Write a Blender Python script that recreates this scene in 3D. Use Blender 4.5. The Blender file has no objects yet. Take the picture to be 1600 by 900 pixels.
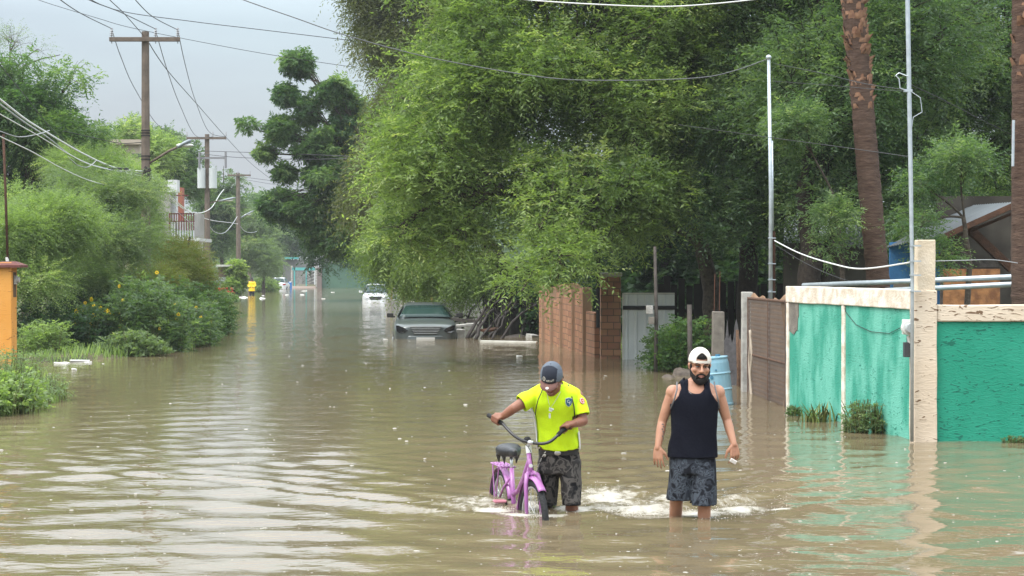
import bpy, bmesh, math, random
import numpy as np
from mathutils import Vector, Matrix, Euler, noise as mnoise
C = bpy.context.scene.collection
SC = bpy.context.scene
R = math.radians
PI = math.pi
random.seed(7); np.random.seed(7)
F = 2700.0; CH = 1.95; HY = 422.0
def P(px, py, d):
    "point at depth d (metres from the camera) on the ray through photo pixel px, py"
    return Vector(((px-800.0)/F*d, d, CH-(py-HY)/F*d))
def W(px, py):
    "point on the flood water seen at a photo pixel"
    return P(px, py, F*CH/(py-HY))

# ---------------------------------------------------------------- camera, sky, sun, exposure
cam = bpy.data.cameras.new('camera'); camo = bpy.data.objects.new('camera', cam); C.objects.link(camo)
camo.location = (0, 0, CH)
camo.rotation_euler = (PI/2 - math.atan((450-HY)/F), 0, 0)
cam.sensor_width = 36; cam.lens = F*36/1600
cam.clip_start = 0.1; cam.clip_end = 3000
SC.camera = camo
SC.render.resolution_x = 1024; SC.render.resolution_y = 576
SC.view_settings.view_transform = 'Standard'
try: SC.view_settings.look = 'None'
except Exception: pass
SC.view_settings.gamma = 1; SC.view_settings.use_curve_mapping = False
SC.view_settings.exposure = 0.7
SC.cycles.use_denoising = True
SC.cycles.max_bounces = 8; SC.cycles.transparent_max_bounces = 8
SC.cycles.diffuse_bounces = 4; SC.cycles.glossy_bounces = 3
SC.cycles.volume_bounces = 0
SC.cycles.caustics_reflective = False; SC.cycles.caustics_refractive = False
SC.cycles.sample_clamp_indirect = 4
SUN_EL, SUN_AZ = 58, -125          # high, soft, from behind the camera's left shoulder
world = bpy.data.worlds.new('World'); SC.world = world; world.use_nodes = True
wn = world.node_tree.nodes; wl = world.node_tree.links; wn.clear()
wout = wn.new('ShaderNodeOutputWorld')
sky = wn.new('ShaderNodeTexSky'); sky.sky_type = 'NISHITA'; sky.sun_disc = False
sky.sun_elevation = R(SUN_EL); sky.sun_rotation = R(SUN_AZ); sky.dust_density = 4; sky.air_density = 1.2
bg1 = wn.new('ShaderNodeBackground'); bg1.inputs[1].default_value = 0.05; wl.new(sky.outputs[0], bg1.inputs[0])
tc = wn.new('ShaderNodeTexCoord'); sep = wn.new('ShaderNodeSeparateXYZ'); wl.new(tc.outputs['Generated'], sep.inputs[0])
ramp = wn.new('ShaderNodeValToRGB'); wl.new(sep.outputs[2], ramp.inputs[0])
e = ramp.color_ramp.elements
e[0].position = 0.0; e[0].color = (0.112, 0.122, 0.135, 1)
e[1].position = 1.0; e[1].color = (1.0, 1.02, 1.03, 1)
a = ramp.color_ramp.elements.new(0.14); a.color = (0.119, 0.132, 0.149, 1)
a = ramp.color_ramp.elements.new(0.22); a.color = (0.30, 0.325, 0.345, 1)
a = ramp.color_ramp.elements.new(0.45); a.color = (0.62, 0.65, 0.68, 1)
mp = wn.new('ShaderNodeMapping'); mp.inputs['Scale'].default_value = (1.0, 1.0, 4.5); wl.new(tc.outputs['Generated'], mp.inputs[0])
nz = wn.new('ShaderNodeTexNoise'); nz.inputs['Scale'].default_value = 3.2; nz.inputs['Detail'].default_value = 5; nz.inputs['Roughness'].default_value = .5
wl.new(mp.outputs[0], nz.inputs['Vector'])
cr = wn.new('ShaderNodeValToRGB'); wl.new(nz.outputs[0], cr.inputs[0])
cr.color_ramp.elements[0].position = .36; cr.color_ramp.elements[0].color = (0.87, .86, .90, 1)
cr.color_ramp.elements[1].position = .64; cr.color_ramp.elements[1].color = (1.07, 1.13, 1.10, 1)
mul = wn.new('ShaderNodeMix'); mul.data_type = 'RGBA'; mul.blend_type = 'MULTIPLY'; mul.inputs['Factor'].default_value = 1
wl.new(ramp.outputs[0], mul.inputs['A']); wl.new(cr.outputs[0], mul.inputs['B'])
bg2 = wn.new('ShaderNodeBackground'); bg2.inputs[1].default_value = 2.15; wl.new(mul.outputs['Result'], bg2.inputs[0])
add = wn.new('ShaderNodeAddShader'); wl.new(bg1.outputs[0], add.inputs[0]); wl.new(bg2.outputs[0], add.inputs[1])
wl.new(add.outputs[0], wout.inputs[0])
sun = bpy.data.lights.new('sun', 'SUN'); sun.energy = 1.5; sun.angle = R(25); sun.color = (1, .97, .92)
suno = bpy.data.objects.new('sun', sun); C.objects.link(suno)
sd = Vector((math.sin(R(SUN_AZ))*math.cos(R(SUN_EL)), math.cos(R(SUN_AZ))*math.cos(R(SUN_EL)), math.sin(R(SUN_EL))))
suno.rotation_euler = (-sd).to_track_quat('-Z', 'Y').to_euler()

# ---------------------------------------------------------------- materials
MATS = {}
def mat(name, col, rough=.7, spec=.3, metal=0, noise=None, bump=None, col2=None, trans=0, coat=0):
    "noise=(scale, amount, detail) varies between col and col2; bump=(scale, strength)"
    if name in MATS: return MATS[name]
    m = bpy.data.materials.new(name); m.use_nodes = True; MATS[name] = m
    n = m.node_tree.nodes; l = m.node_tree.links
    b = n['Principled BSDF']
    b.inputs['Base Color'].default_value = (*col, 1); b.inputs['Roughness'].default_value = rough
    b.inputs['Specular IOR Level'].default_value = spec; b.inputs['Metallic'].default_value = metal
    if coat: b.inputs['Coat Weight'].default_value = coat
    if trans: b.inputs['Transmission Weight'].default_value = trans
    t = n.new('ShaderNodeTexCoord')
    if noise:
        z = n.new('ShaderNodeTexNoise'); z.inputs['Scale'].default_value = noise[0]; z.inputs['Detail'].default_value = noise[2] if len(noise) > 2 else 4
        l.new(t.outputs['Object'], z.inputs['Vector'])
        r = n.new('ShaderNodeValToRGB'); l.new(z.outputs[0], r.inputs[0])
        w = noise[1]
        r.color_ramp.elements[0].position = .5-w; r.color_ramp.elements[0].color = (*col, 1)
        r.color_ramp.elements[1].position = .5+w; r.color_ramp.elements[1].color = (*(col2 or [c*.7 for c in col]), 1)
        l.new(r.outputs[0], b.inputs['Base Color'])
    if bump:
        z = n.new('ShaderNodeTexNoise'); z.inputs['Scale'].default_value = bump[0]; z.inputs['Detail'].default_value = 5
        l.new(t.outputs['Object'], z.inputs['Vector'])
        u = n.new('ShaderNodeBump'); u.inputs['Strength'].default_value = bump[1]; u.inputs['Distance'].default_value = .02
        l.new(z.outputs[0], u.inputs['Height']); l.new(u.outputs[0], b.inputs['Normal'])
    return m
def leaf_mat(name, c1, c2, c3=None, transl=.35, rough=.45):
    "leaf colour varies from spray to spray through the vertex attribute tint"
    k_ = (1.0, 1.03, 1.22); c1, c2, c3 = [tuple(a*b for a, b in zip(c, k_)) if c else c for c in (c1, c2, c3)]; transl = max(transl, .5)
    if name in MATS: return MATS[name]
    m = bpy.data.materials.new(name); m.use_nodes = True; MATS[name] = m
    n = m.node_tree.nodes; l = m.node_tree.links; b = n['Principled BSDF']; out = n['Material Output']
    at = n.new('ShaderNodeAttribute'); at.attribute_name = 'tint'
    r = n.new('ShaderNodeValToRGB'); l.new(at.outputs['Fac'], r.inputs[0])
    r.color_ramp.elements[0].color = (*c1, 1); r.color_ramp.elements[1].color = (*c2, 1)
    if c3:
        r.color_ramp.elements[1].position = .86
        q = r.color_ramp.elements.new(1.0); q.color = (*c3, 1)
    l.new(r.outputs[0], b.inputs['Base Color']); b.inputs['Roughness'].default_value = rough
    b.inputs['Specular IOR Level'].default_value = .35
    tr = n.new('ShaderNodeBsdfTranslucent')
    br = n.new('ShaderNodeMix'); br.data_type = 'RGBA'; br.blend_type = 'MULTIPLY'; br.inputs['Factor'].default_value = 1
    br.inputs['B'].default_value = (1.5, 1.6, .7, 1); l.new(r.outputs[0], br.inputs['A']); l.new(br.outputs['Result'], tr.inputs[0])
    mx = n.new('ShaderNodeMixShader'); mx.inputs[0].default_value = transl
    l.new(b.outputs[0], mx.inputs[1]); l.new(tr.outputs[0], mx.inputs[2]); l.new(mx.outputs[0], out.inputs[0])
    return m

# ---------------------------------------------------------------- object helpers
def tag(o, label=None, cat=None, group=None, kind=None):
    if label: o['label'] = label
    if cat: o['category'] = cat
    if group: o['group'] = group
    if kind: o['kind'] = kind
    return o
def wloc(o):
    v = Vector((0, 0, 0))
    while o is not None:
        v = v + o.location; o = o.parent
    return v
def thing(name, loc, label, cat, group=None):
    o = bpy.data.objects.new(name, None); C.objects.link(o); o.location = loc; o.empty_display_size = .2
    return tag(o, label, cat, group)
def link(name, me, m, parent=None, origin=None):
    "mesh given in world coordinates; the object's origin is its parent's (or origin)"
    me.name = name
    if m is not None:
        me.materials.clear()
        for q in (m if isinstance(m, (list, tuple)) else [m]): me.materials.append(q)
    o = bpy.data.objects.new(name, me); C.objects.link(o)
    off = wloc(parent) if parent is not None else (Vector(origin) if origin is not None else Vector((0, 0, 0)))
    me.transform(Matrix.Translation(-off))
    if parent is not None: o.parent = parent
    else: o.location = off
    return o
def obj(name, bm, m, parent=None, smooth=False, origin=None, bevel=0):
    bmesh.ops.recalc_face_normals(bm, faces=bm.faces)
    me = bpy.data.meshes.new(name); bm.to_mesh(me); bm.free()
    if smooth: me.polygons.foreach_set('use_smooth', [True]*len(me.polygons))
    o = link(name, me, m, parent, origin)
    if bevel:
        b = o.modifiers.new('bevel', 'BEVEL'); b.width = bevel; b.segments = 2; b.limit_method = 'ANGLE'
    return o
def npmesh(name, v, f, m, parent=None, tint=None, smooth=False, origin=None):
    v = np.asarray(v, dtype=np.float32); f = np.asarray(f, dtype=np.int32); k = f.shape[1]
    me = bpy.data.meshes.new(name)
    me.vertices.add(len(v)); me.vertices.foreach_set('co', v.ravel())
    me.loops.add(f.size); me.loops.foreach_set('vertex_index', f.ravel())
    me.polygons.add(len(f)); me.polygons.foreach_set('loop_start', np.arange(0, f.size, k, dtype=np.int32))
    try: me.polygons.foreach_set('loop_total', np.full(len(f), k, dtype=np.int32))
    except Exception: pass
    me.update(calc_edges=True)
    if smooth: me.polygons.foreach_set('use_smooth', np.ones(len(f), dtype=bool))
    if tint is not None:
        a = me.attributes.new('tint', 'FLOAT', 'POINT'); a.data.foreach_set('value', np.asarray(tint, dtype=np.float32))
    return link(name, me, m, parent, origin)
def box(bm, c, s, rot=None, M=None):
    m = Matrix.Translation(Vector(c))
    if rot is not None: m = m @ Euler(rot).to_matrix().to_4x4()
    if M is not None: m = M @ m
    return bmesh.ops.create_cube(bm, size=1, matrix=m @ Matrix.Diagonal((*s, 1)))['verts']
def beam(bm, a, b, w, h, up=(0, 0, 1)):
    a, b = Vector(a), Vector(b); y = (b-a); L = y.length; y.normalize(); x = y.cross(Vector(up))
    if x.length < 1e-4: x = Vector((1, 0, 0))
    x.normalize(); z = x.cross(y)
    m = Matrix((( x.x, y.x, z.x, 0), (x.y, y.y, z.y, 0), (x.z, y.z, z.z, 0), (0, 0, 0, 1))); m.translation = (a+b)/2
    bmesh.ops.create_cube(bm, size=1, matrix=m @ Matrix.Diagonal((w, L, h, 1)))
def cyl(bm, a, b, r1, r2=None, n=10, caps=True):
    a, b = Vector(a), Vector(b); r2 = r1 if r2 is None else r2
    d = b-a; q = d.to_track_quat('Z', 'Y').to_matrix().to_4x4(); q.translation = (a+b)/2
    bmesh.ops.create_cone(bm, cap_ends=caps, segments=n, radius1=r1, radius2=r2, depth=d.length, matrix=q)
def tube(bm, pts, rad, n=8, caps=True):
    pts = [Vector(p) for p in pts]; rad = [rad]*len(pts) if not hasattr(rad, '__len__') else rad
    rings = []; ref = None
    for i, p in enumerate(pts):
        d = (pts[min(i+1, len(pts)-1)]-pts[max(i-1, 0)]).normalized()
        if ref is None:
            ref = d.orthogonal().normalized()
        else:
            ref = (ref - d*ref.dot(d))
            ref = ref.normalized() if ref.length > 1e-6 else d.orthogonal().normalized()
        s = d.cross(ref)
        rings.append([bm.verts.new(p + (ref*math.cos(2*PI*k/n)+s*math.sin(2*PI*k/n))*rad[i]) for k in range(n)])
    for r0, r1 in zip(rings, rings[1:]):
        for k in range(n): bm.faces.new((r0[k], r0[(k+1) % n], r1[(k+1) % n], r1[k]))
    if caps: bm.faces.new(rings[0]); bm.faces.new(rings[-1])
def loft(bm, rings, caps=True):
    vs = [[bm.verts.new(p) for p in r] for r in rings]; n = len(vs[0])
    for r0, r1 in zip(vs, vs[1:]):
        for k in range(n): bm.faces.new((r0[k], r0[(k+1) % n], r1[(k+1) % n], r1[k]))
    if caps: bm.faces.new(vs[0]); bm.faces.new(vs[-1])
    return vs
def ell(cx, cy, z, rx, ry, n=20, p=2.0):
    o = []
    for k in range(n):
        t = 2*PI*k/n; c, s = math.cos(t), math.sin(t)
        o.append(Vector((cx+rx*math.copysign(abs(c)**(2/p), c), cy+ry*math.copysign(abs(s)**(2/p), s), z)))
    return o
def blob(bm, c, r, rot=None, u=16, v=10):
    m = Matrix.Translation(Vector(c))
    if rot is not None: m = m @ Euler(rot).to_matrix().to_4x4()
    r = (r, r, r) if not hasattr(r, '__len__') else r
    return bmesh.ops.create_uvsphere(bm, u_segments=u, v_segments=v, radius=1, matrix=m @ Matrix.Diagonal((*r, 1)))['verts']
def chain(bm, pts, rad, n=12):
    "tapered limb: tube plus a ball at every joint (to be fused)"
    pts = [Vector(p) for p in pts]
    for i in range(len(pts)-1): cyl(bm, pts[i], pts[i+1], rad[i], rad[i+1], n)
    for p, r in zip(pts, rad): blob(bm, p, r, u=12, v=8)
def fuse(bm, voxel, smooth=4, factor=.5):
    "one continuous surface from overlapping closed shapes"
    bmesh.ops.recalc_face_normals(bm, faces=bm.faces)
    me = bpy.data.meshes.new('t'); bm.to_mesh(me); bm.free()
    o = bpy.data.objects.new('t', me); C.objects.link(o)
    r = o.modifiers.new('r', 'REMESH'); r.mode = 'VOXEL'; r.voxel_size = voxel
    if smooth:
        s = o.modifiers.new('s', 'SMOOTH'); s.iterations = smooth; s.factor = factor
    dg = bpy.context.evaluated_depsgraph_get(); dg.update()
    out = bpy.data.meshes.new_from_object(o.evaluated_get(dg), depsgraph=dg)
    C.objects.unlink(o); bpy.data.objects.remove(o); bpy.data.meshes.remove(me)
    out.polygons.foreach_set('use_smooth', [True]*len(out.polygons))
    return out
def copy_tree(o, parent=None):
    c = o.copy(); C.objects.link(c); c.parent = parent
    for ch in [x for x in C.objects if x.parent == o]: copy_tree(ch, c)
    return c
def text_bm(s, size, extrude=.002):
    cu = bpy.data.curves.new('t', 'FONT'); cu.body = s; cu.size = size; cu.extrude = extrude
    cu.align_x = 'CENTER'; cu.align_y = 'CENTER'; cu.resolution_u = 3
    o = bpy.data.objects.new('t', cu); C.objects.link(o)
    dg = bpy.context.evaluated_depsgraph_get(); dg.update()
    me = bpy.data.meshes.new_from_object(o.evaluated_get(dg), depsgraph=dg)
    C.objects.unlink(o); bpy.data.objects.remove(o)
    bm = bmesh.new(); bm.from_mesh(me); bpy.data.meshes.remove(me); return bm
def move(bm, M): bmesh.ops.transform(bm, matrix=M, verts=bm.verts)
# ---------------------------------------------------------------- terrain
SL = np.array([(0,-9),(10,-7.6),(20,-6.95),(24.5,-6.45),(27,-6.7),(29.5,-8.3),(32,-10.2),(34,-11.6),(36,-10.3),(38,-8.5),(43,-8.0),(50,-8.6),(57,-9.6),(62,-12.2),(90,-15.6),(131,-20.9),(180,-26),(250,-34)])
SR = np.array([(0,9),(19,6.2),(24,5.6),(28,4.9),(31,3.9),(35,3.7),(38,3.0),(47,1.6),(52,0.4),(60,-.3),(100,-5),(188,-16),(250,-22)])
def sstep(a, b, x):
    t = np.clip((x-a)/(b-a), 0, 1); return t*t*(3-2*t)
def vnoise(x, y, s, seed=0):
    "smooth value noise, numpy"
    x = np.asarray(x, float)*s+seed*17.3; y = np.asarray(y, float)*s+seed*9.1
    xi = np.floor(x); yi = np.floor(y); fx = x-xi; fy = y-yi; fx = fx*fx*(3-2*fx); fy = fy*fy*(3-2*fy)
    def h(a, b): return np.modf(np.abs(np.sin(a*127.1+b*311.7+seed*3.7)*43758.5453))[0]
    return (h(xi, yi)*(1-fx)+h(xi+1, yi)*fx)*(1-fy)+(h(xi, yi+1)*(1-fx)+h(xi+1, yi+1)*fx)*fy
def ground_z(x, y):
    x = np.asarray(x, float); y = np.asarray(y, float)
    wob = (vnoise(x, y, .9, 1)-.5)*1.1
    lx = np.interp(y, SL[:, 0], SL[:, 1]); rx = np.interp(y, SR[:, 0], SR[:, 1])
    inl = (lx+wob*.6)-x; inr = x-(rx+wob*.4); inf = (y-189)
    m = np.maximum(np.maximum(inl, inr), inf)
    z = -.38+.46*sstep(-.9, .7, m)+.25*sstep(.7, 9, m)
    return z+(vnoise(x, y, 2.1, 2)-.5)*.06*sstep(-.5, 1, m)+(vnoise(x, y, .02, 3)-.3)*5*sstep(230, 500, y)
ys = np.concatenate([np.arange(-20, 8, 4.0), np.arange(8, 66, .5), np.arange(66, 200, 2.5), np.geomspace(200, 1800, 24)])
xs = np.concatenate([-np.geomspace(900, 42, 14), np.arange(-40, -14, 1.0), np.arange(-14, 14, .4), np.arange(14, 40, 1.5), np.geomspace(42, 900, 14)])
gx, gy = np.meshgrid(xs, ys); gz = ground_z(gx, gy)
def grid_faces(ny, nx):
    i = np.arange(ny-1)[:, None]*nx+np.arange(nx-1)[None, :]; i = i.ravel()
    return np.stack([i, i+1, i+nx+1, i+nx], 1)
gm = mat('muddy_ground', (.10, .085, .05), .85, .2, noise=(1.3, .18, 8), col2=(.045, .065, .02), bump=(9, .5))
tag(npmesh('ground', np.stack([gx, gy, gz], -1).reshape(-1, 3), grid_faces(len(ys), len(xs)), gm, smooth=True), kind='structure')

# ---------------------------------------------------------------- flood water: one sheet, real waves
MAN_A = Vector(((884-800)/F*14.05, 14.05, 0))      # the man with the bicycle
MAN_B = Vector(((1080-800)/F*13.55, 13.55, 0))     # the man in the black tank top
BIKE = Vector(((832-800)/F*13.7, 13.7, 0))
def water_h(x, y):
    h = np.zeros_like(x)
    # wakes: crests run back from each wader at an angle; crest distance along the normal
    for (p, amp) in ((BIKE, 1.0), (MAN_B, .8)):
        dx = x-p.x; dy = y-(p.y-.12)
        for s in (-1, 1):
            # arm direction (s*.80,.60): outward and away from the camera
            al = dx*s*.82+dy*.57; q = -dx*s*.57+dy*.82
            env = sstep(.0, 1.0, al)*np.exp(-np.maximum(al, 0)/7.5)
            k1 = 2*PI/.42; k2 = 2*PI/.74
            q = q+.10*np.sin(al*1.3+p.x)+.05*np.sin(al*3.1)
            inside = np.exp(-np.maximum(q, 0)/1.7)*np.exp(-np.maximum(-q, 0)/.05)
            front = np.exp(-np.maximum(-q, 0)/1.6)*np.exp(-np.maximum(q, 0)/.08)
            h += amp*env*.016*inside*np.cos(k1*q)
            h += amp*env*.011*front*np.cos(k2*q)
    # long low swells rolling to the camera, strongest in the lower left
    w = np.exp(-((x+1.6)/2.8)**2)*np.exp(-((y-11.8)/2.2)**2)
    h += w*.0065*np.sin(2*PI/.62*(y+.10*x+.12*np.sin(x*1.1)))
    w = np.exp(-((x-3.3)/1.6)**2)*np.exp(-((y-16.5)/2.8)**2)
    h += w*.0045*np.sin(2*PI/.85*(y-.12*x+.18*np.sin(x*1.6)))
    # crossing ripples everywhere
    rng = np.random.RandomState(3)
    for i in range(16):
        lam = rng.uniform(.22, .9); ang = rng.normal(PI/2, .55); ph = rng.uniform(0, 6.28)
        k = 2*PI/lam
        h += .00085*(lam/.35)*np.sin(k*(x*math.cos(ang)+y*math.sin(ang))+ph+1.5*np.sin(x*.35*rng.uniform(.5, 1.5)+ph)+1.1*np.sin(y*.3+ph))*(.35+1.3*vnoise(x, y, .22, i))
    calm = .35+.65*sstep(-1, 1, np.sin(x*.5+y*.21)+np.sin(y*.33-x*.2)) 
    return h*calm if False else h
def foam_field(x, y):
    f = np.zeros_like(x)
    def add(cx, cy, rx, ry, a):
        nonlocal f
        f = np.maximum(f, a*np.exp(-((x-cx)/rx)**2-((y-cy)/ry)**2))
    for (px, py, rpx, ry, a) in ((1090,802,60,.30,.85),(1000,796,80,.45,.72),(1150,797,60,.35,.72),(1222,799,22,.06,1.05),(950,778,75,1.1,.66),(900,797,40,.2,.9),
                                 (1040,780,90,.9,.5),(1140,780,70,.8,.48),(770,797,38,.26,.95),(810,806,40,.10,.9),(740,785,90,.9,.52),(860,806,40,.08,.9),(980,765,90,1.0,.42),(690,800,80,.2,.48),(830,790,70,.7,.55)):
        c = W(px, py); add(c.x, c.y, rpx/F*c.y, ry, a)
    # the foam ends sharply along the leading crest
    return f
wy = [6.0]
while wy[-1] < 200: wy.append(wy[-1]+max(.035, wy[-1]**2/F*1.1 if wy[-1] < 40 else .65+.02*(wy[-1]-40)))
wy = np.array(wy)
u = np.linspace(-1, 1, 620)
wx_, wy_ = np.meshgrid(u, wy); wx_ = wx_*(3.4+.345*wy_)
side = np.array([-1, 1])
wz = water_h(wx_, wy_)*np.where(wy_ < 60, 1, np.exp(-(wy_-60)/30))
wfoam = foam_field(wx_, wy_)
m = bpy.data.materials.new('muddy_water'); m.use_nodes = True
n = m.node_tree.nodes; l = m.node_tree.links; b = n['Principled BSDF']
b.inputs['IOR'].default_value = 1.36; b.inputs['Roughness'].default_value = .045; b.inputs['Specular IOR Level'].default_value = .5
t = n.new('ShaderNodeTexCoord')
z = n.new('ShaderNodeTexNoise'); z.inputs['Scale'].default_value = .35; z.inputs['Detail'].default_value = 4; l.new(t.outputs['Object'], z.inputs['Vector'])
r = n.new('ShaderNodeValToRGB'); l.new(z.outputs[0], r.inputs[0])
r.color_ramp.elements[0].position = .3; r.color_ramp.elements[0].color = (.138, .108, .064, 1)
r.color_ramp.elements[1].position = .7; r.color_ramp.elements[1].color = (.160, .126, .075, 1)
# foam: white froth with holes
at = n.new('ShaderNodeAttribute'); at.attribute_name = 'foam'
fm = n.new('ShaderNodeMapping'); fm.inputs['Scale'].default_value = (1, .55, 1); l.new(t.outputs['Object'], fm.inputs[0])
fz = n.new('ShaderNodeTexNoise'); fz.inputs['Scale'].default_value = 11; fz.inputs['Detail'].default_value = 8; fz.inputs['Roughness'].default_value = .68; fz.inputs['Distortion'].default_value = .6
l.new(fm.outputs[0], fz.inputs['Vector'])
ad = n.new('ShaderNodeMath'); ad.operation = 'ADD'; l.new(at.outputs['Fac'], ad.inputs[0]); l.new(fz.outputs[0], ad.inputs[1])
fr = n.new('ShaderNodeMapRange'); fr.inputs['From Min'].default_value = .88; fr.inputs['From Max'].default_value = 1.30; l.new(ad.outputs[0], fr.inputs['Value'])
mx = n.new('ShaderNodeMix'); mx.data_type = 'RGBA'; l.new(fr.outputs[0], mx.inputs['Factor']); l.new(r.outputs[0], mx.inputs['A']); mx.inputs['B'].default_value = (.50, .47, .41, 1)
l.new(mx.outputs['Result'], b.inputs['Base Color'])
rr = n.new('ShaderNodeMapRange'); rr.inputs['To Min'].default_value = .045; rr.inputs['To Max'].default_value = .6; l.new(fr.outputs[0], rr.inputs['Value']); l.new(rr.outputs[0], b.inputs['Roughness'])
# fine ripples
m1 = n.new('ShaderNodeMapping'); m1.inputs['Scale'].default_value = (.8, 1.9, 1); l.new(t.outputs['Object'], m1.inputs[0])
z1 = n.new('ShaderNodeTexNoise'); z1.inputs['Scale'].default_value = 5.5; z1.inputs['Detail'].default_value = 2.5; z1.inputs['Roughness'].default_value = .5; l.new(m1.outputs[0], z1.inputs['Vector'])
z2 = n.new('ShaderNodeTexNoise'); z2.inputs['Scale'].default_value = .9; z2.inputs['Detail'].default_value = 2; l.new(m1.outputs[0], z2.inputs['Vector'])
b1 = n.new('ShaderNodeBump'); b1.inputs['Strength'].default_value = .5; b1.inputs['Distance'].default_value = .012; l.new(z1.outputs[0], b1.inputs['Height'])
b2 = n.new('ShaderNodeBump'); b2.inputs['Strength'].default_value = .5; b2.inputs['Distance'].default_value = .02; l.new(z2.outputs[0], b2.inputs['Height']); l.new(b1.outputs[0], b2.inputs['Normal'])
b3 = n.new('ShaderNodeBump'); b3.inputs['Distance'].default_value = .03; l.new(fr.outputs[0], b3.inputs['Strength']); l.new(fz.outputs[0], b3.inputs['Height']); l.new(b2.outputs[0], b3.inputs['Normal'])
l.new(b3.outputs[0], b.inputs['Normal'])
wo = npmesh('flood_water', np.stack([wx_, wy_, wz], -1).reshape(-1, 3), grid_faces(len(wy), 620), m, smooth=True)
fa = wo.data.attributes.new('foam', 'FLOAT', 'POINT'); fa.data.foreach_set('value', wfoam.ravel().astype(np.float32))
tag(wo, kind='structure')
# wider calm water outside the wave sheet, close under it
bm = bmesh.new()
for sx in (-1, 1):
    v = [bm.verts.new(q) for q in ((sx*(3.4+.345*6-.02), 6, 0), (sx*(3.4+.345*200-.02), 200, 0), (sx*140, 200, 0), (sx*140, -15, 0), (sx*(3.4+.345*6-.02), -15, 0))]
    bm.faces.new(v)
v = [bm.verts.new(q) for q in ((-5.45, -15, 0), (5.45, -15, 0), (5.45, 6, 0), (-5.45, 6, 0))]; bm.faces.new(v)
tag(obj('calm_water', bm, m), kind='structure')
# ---------------------------------------------------------------- trees
def unit(a): return a/np.maximum(np.linalg.norm(a, axis=-1, keepdims=True), 1e-9)
def sprays_mesh(P0, D, L, nl, ll, lw, tint, rng, droop=.25, pair=True, spread=1.0):
    """P0 (n,3) twig starts, D (n,3) unit twig directions, L (n,) twig lengths, nl leaves a twig, leaf length/width."""
    n = len(P0)
    t = (np.arange(nl)+.6)/nl
    T = np.broadcast_to(t, (n, nl))
    side = np.where(np.arange(nl) % 2 == 0, 1, -1)
    up = np.zeros_like(D); up[:, 2] = 1
    A = unit(np.cross(D, up)+rng.normal(0, .15, D.shape)); B = np.cross(A, D)
    pos = P0[:, None]+D[:, None]*(T*L[:, None])[..., None]
    pos[..., 2] -= droop*(T*L[:, None])**2
    dirr = D[:, None]*.55+A[:, None]*(side[None, :, None]*.8*spread)+B[:, None]*rng.uniform(-.5, .5, (n, nl))[..., None]
    dirr[..., 2] -= droop*.5
    dirr = unit(dirr+rng.normal(0, .22, dirr.shape))
    nrm = unit(np.cross(dirr, rng.normal(0, 1, dirr.shape)*.5+D[:, None]))
    w = np.cross(dirr, nrm)
    sc = rng.uniform(.65, 1.25, (n, nl))[..., None]*np.sin(np.clip(T, .12, .95)*PI*.9+.25)[..., None]**.35
    a = pos; tip = pos+dirr*ll*sc; mid = pos+dirr*ll*.45*sc
    b = mid+w*lw*.5*sc+nrm*lw*.12*sc; c = mid-w*lw*.5*sc+nrm*lw*.12*sc
    V = np.stack([a, b, tip, c], 2).reshape(-1, 3)
    Fc = np.arange(len(V), dtype=np.int32).reshape(-1, 4)
    tt = np.repeat(np.clip(tint[:, None]+rng.normal(0, .08, (n, nl)), 0, 1).ravel(), 4)
    return V, Fc, tt
def tubes_mesh(lines, k=5):
    "many tapered polylines [(pts (n,3), radii (n,))] as one mesh"
    Vs, Fs, o = [], [], 0
    ang = np.arange(k)*2*PI/k
    for pts, rad in lines:
        pts = np.asarray(pts, float); n = len(pts)
        d = unit(np.gradient(pts, axis=0)); ref = np.array([.3, .9, .2]) if abs(d[0, 2]) > .8 else np.array([0, 0, 1.0])
        a = unit(np.cross(d, ref)); b = np.cross(d, a)
        V = pts[:, None]+(a[:, None]*np.cos(ang)[None, :, None]+b[:, None]*np.sin(ang)[None, :, None])*np.asarray(rad)[:, None, None]
        Vs.append(V.reshape(-1, 3))
        i = (np.arange(n-1)[:, None]*k+np.arange(k)[None, :]); j = (np.arange(n-1)[:, None]*k+(np.arange(k)[None, :]+1) % k)
        Fs.append(np.stack([i, j, j+k, i+k], -1).reshape(-1, 4)+o); o += n*k
    return np.concatenate(Vs), np.concatenate(Fs)
def curve_to(a, b, n, sag, rng, wob=.04):
    t = np.linspace(0, 1, n)[:, None]; a = np.asarray(a, float); b = np.asarray(b, float)
    L = np.linalg.norm(b-a); p = a+(b-a)*t
    p[:, 2] += sag*L*np.sin(t[:, 0]*PI)
    p[1:-1] += np.cumsum(rng.normal(0, wob*L/n, (n-2, 3)), 0)
    return p
BARK = mat('bark', (.045, .035, .028), .9, .15, noise=(14, .2, 6), col2=(.11, .09, .07), bump=(30, .8))
BARK_DARK = mat('wet_dark_bark', (.018, .014, .011), .85, .2, noise=(14, .2, 6), col2=(.045, .035, .028), bump=(30, .8))
def env_sample(blobs, n, rng, shell=.55, vw=.8):
    "points inside a union of ellipsoids given as (centre xyz, rx, ry, rz), denser towards the surface"
    vol = np.array([b[1]*b[2]*b[3] for b in blobs])**vw
    idx = rng.choice(len(blobs), n, p=vol/vol.sum())
    d = unit(rng.normal(0, 1, (n, 3))); r = rng.uniform(0, 1, n)**(1/3*(1-shell)+.02)
    r = np.minimum(r, 1)
    c = np.array([b[0][:] for b in blobs])[idx]; s = np.array([[b[1], b[2], b[3]] for b in blobs])[idx]
    return c+d*s*r[:, None], d, idx
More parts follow.
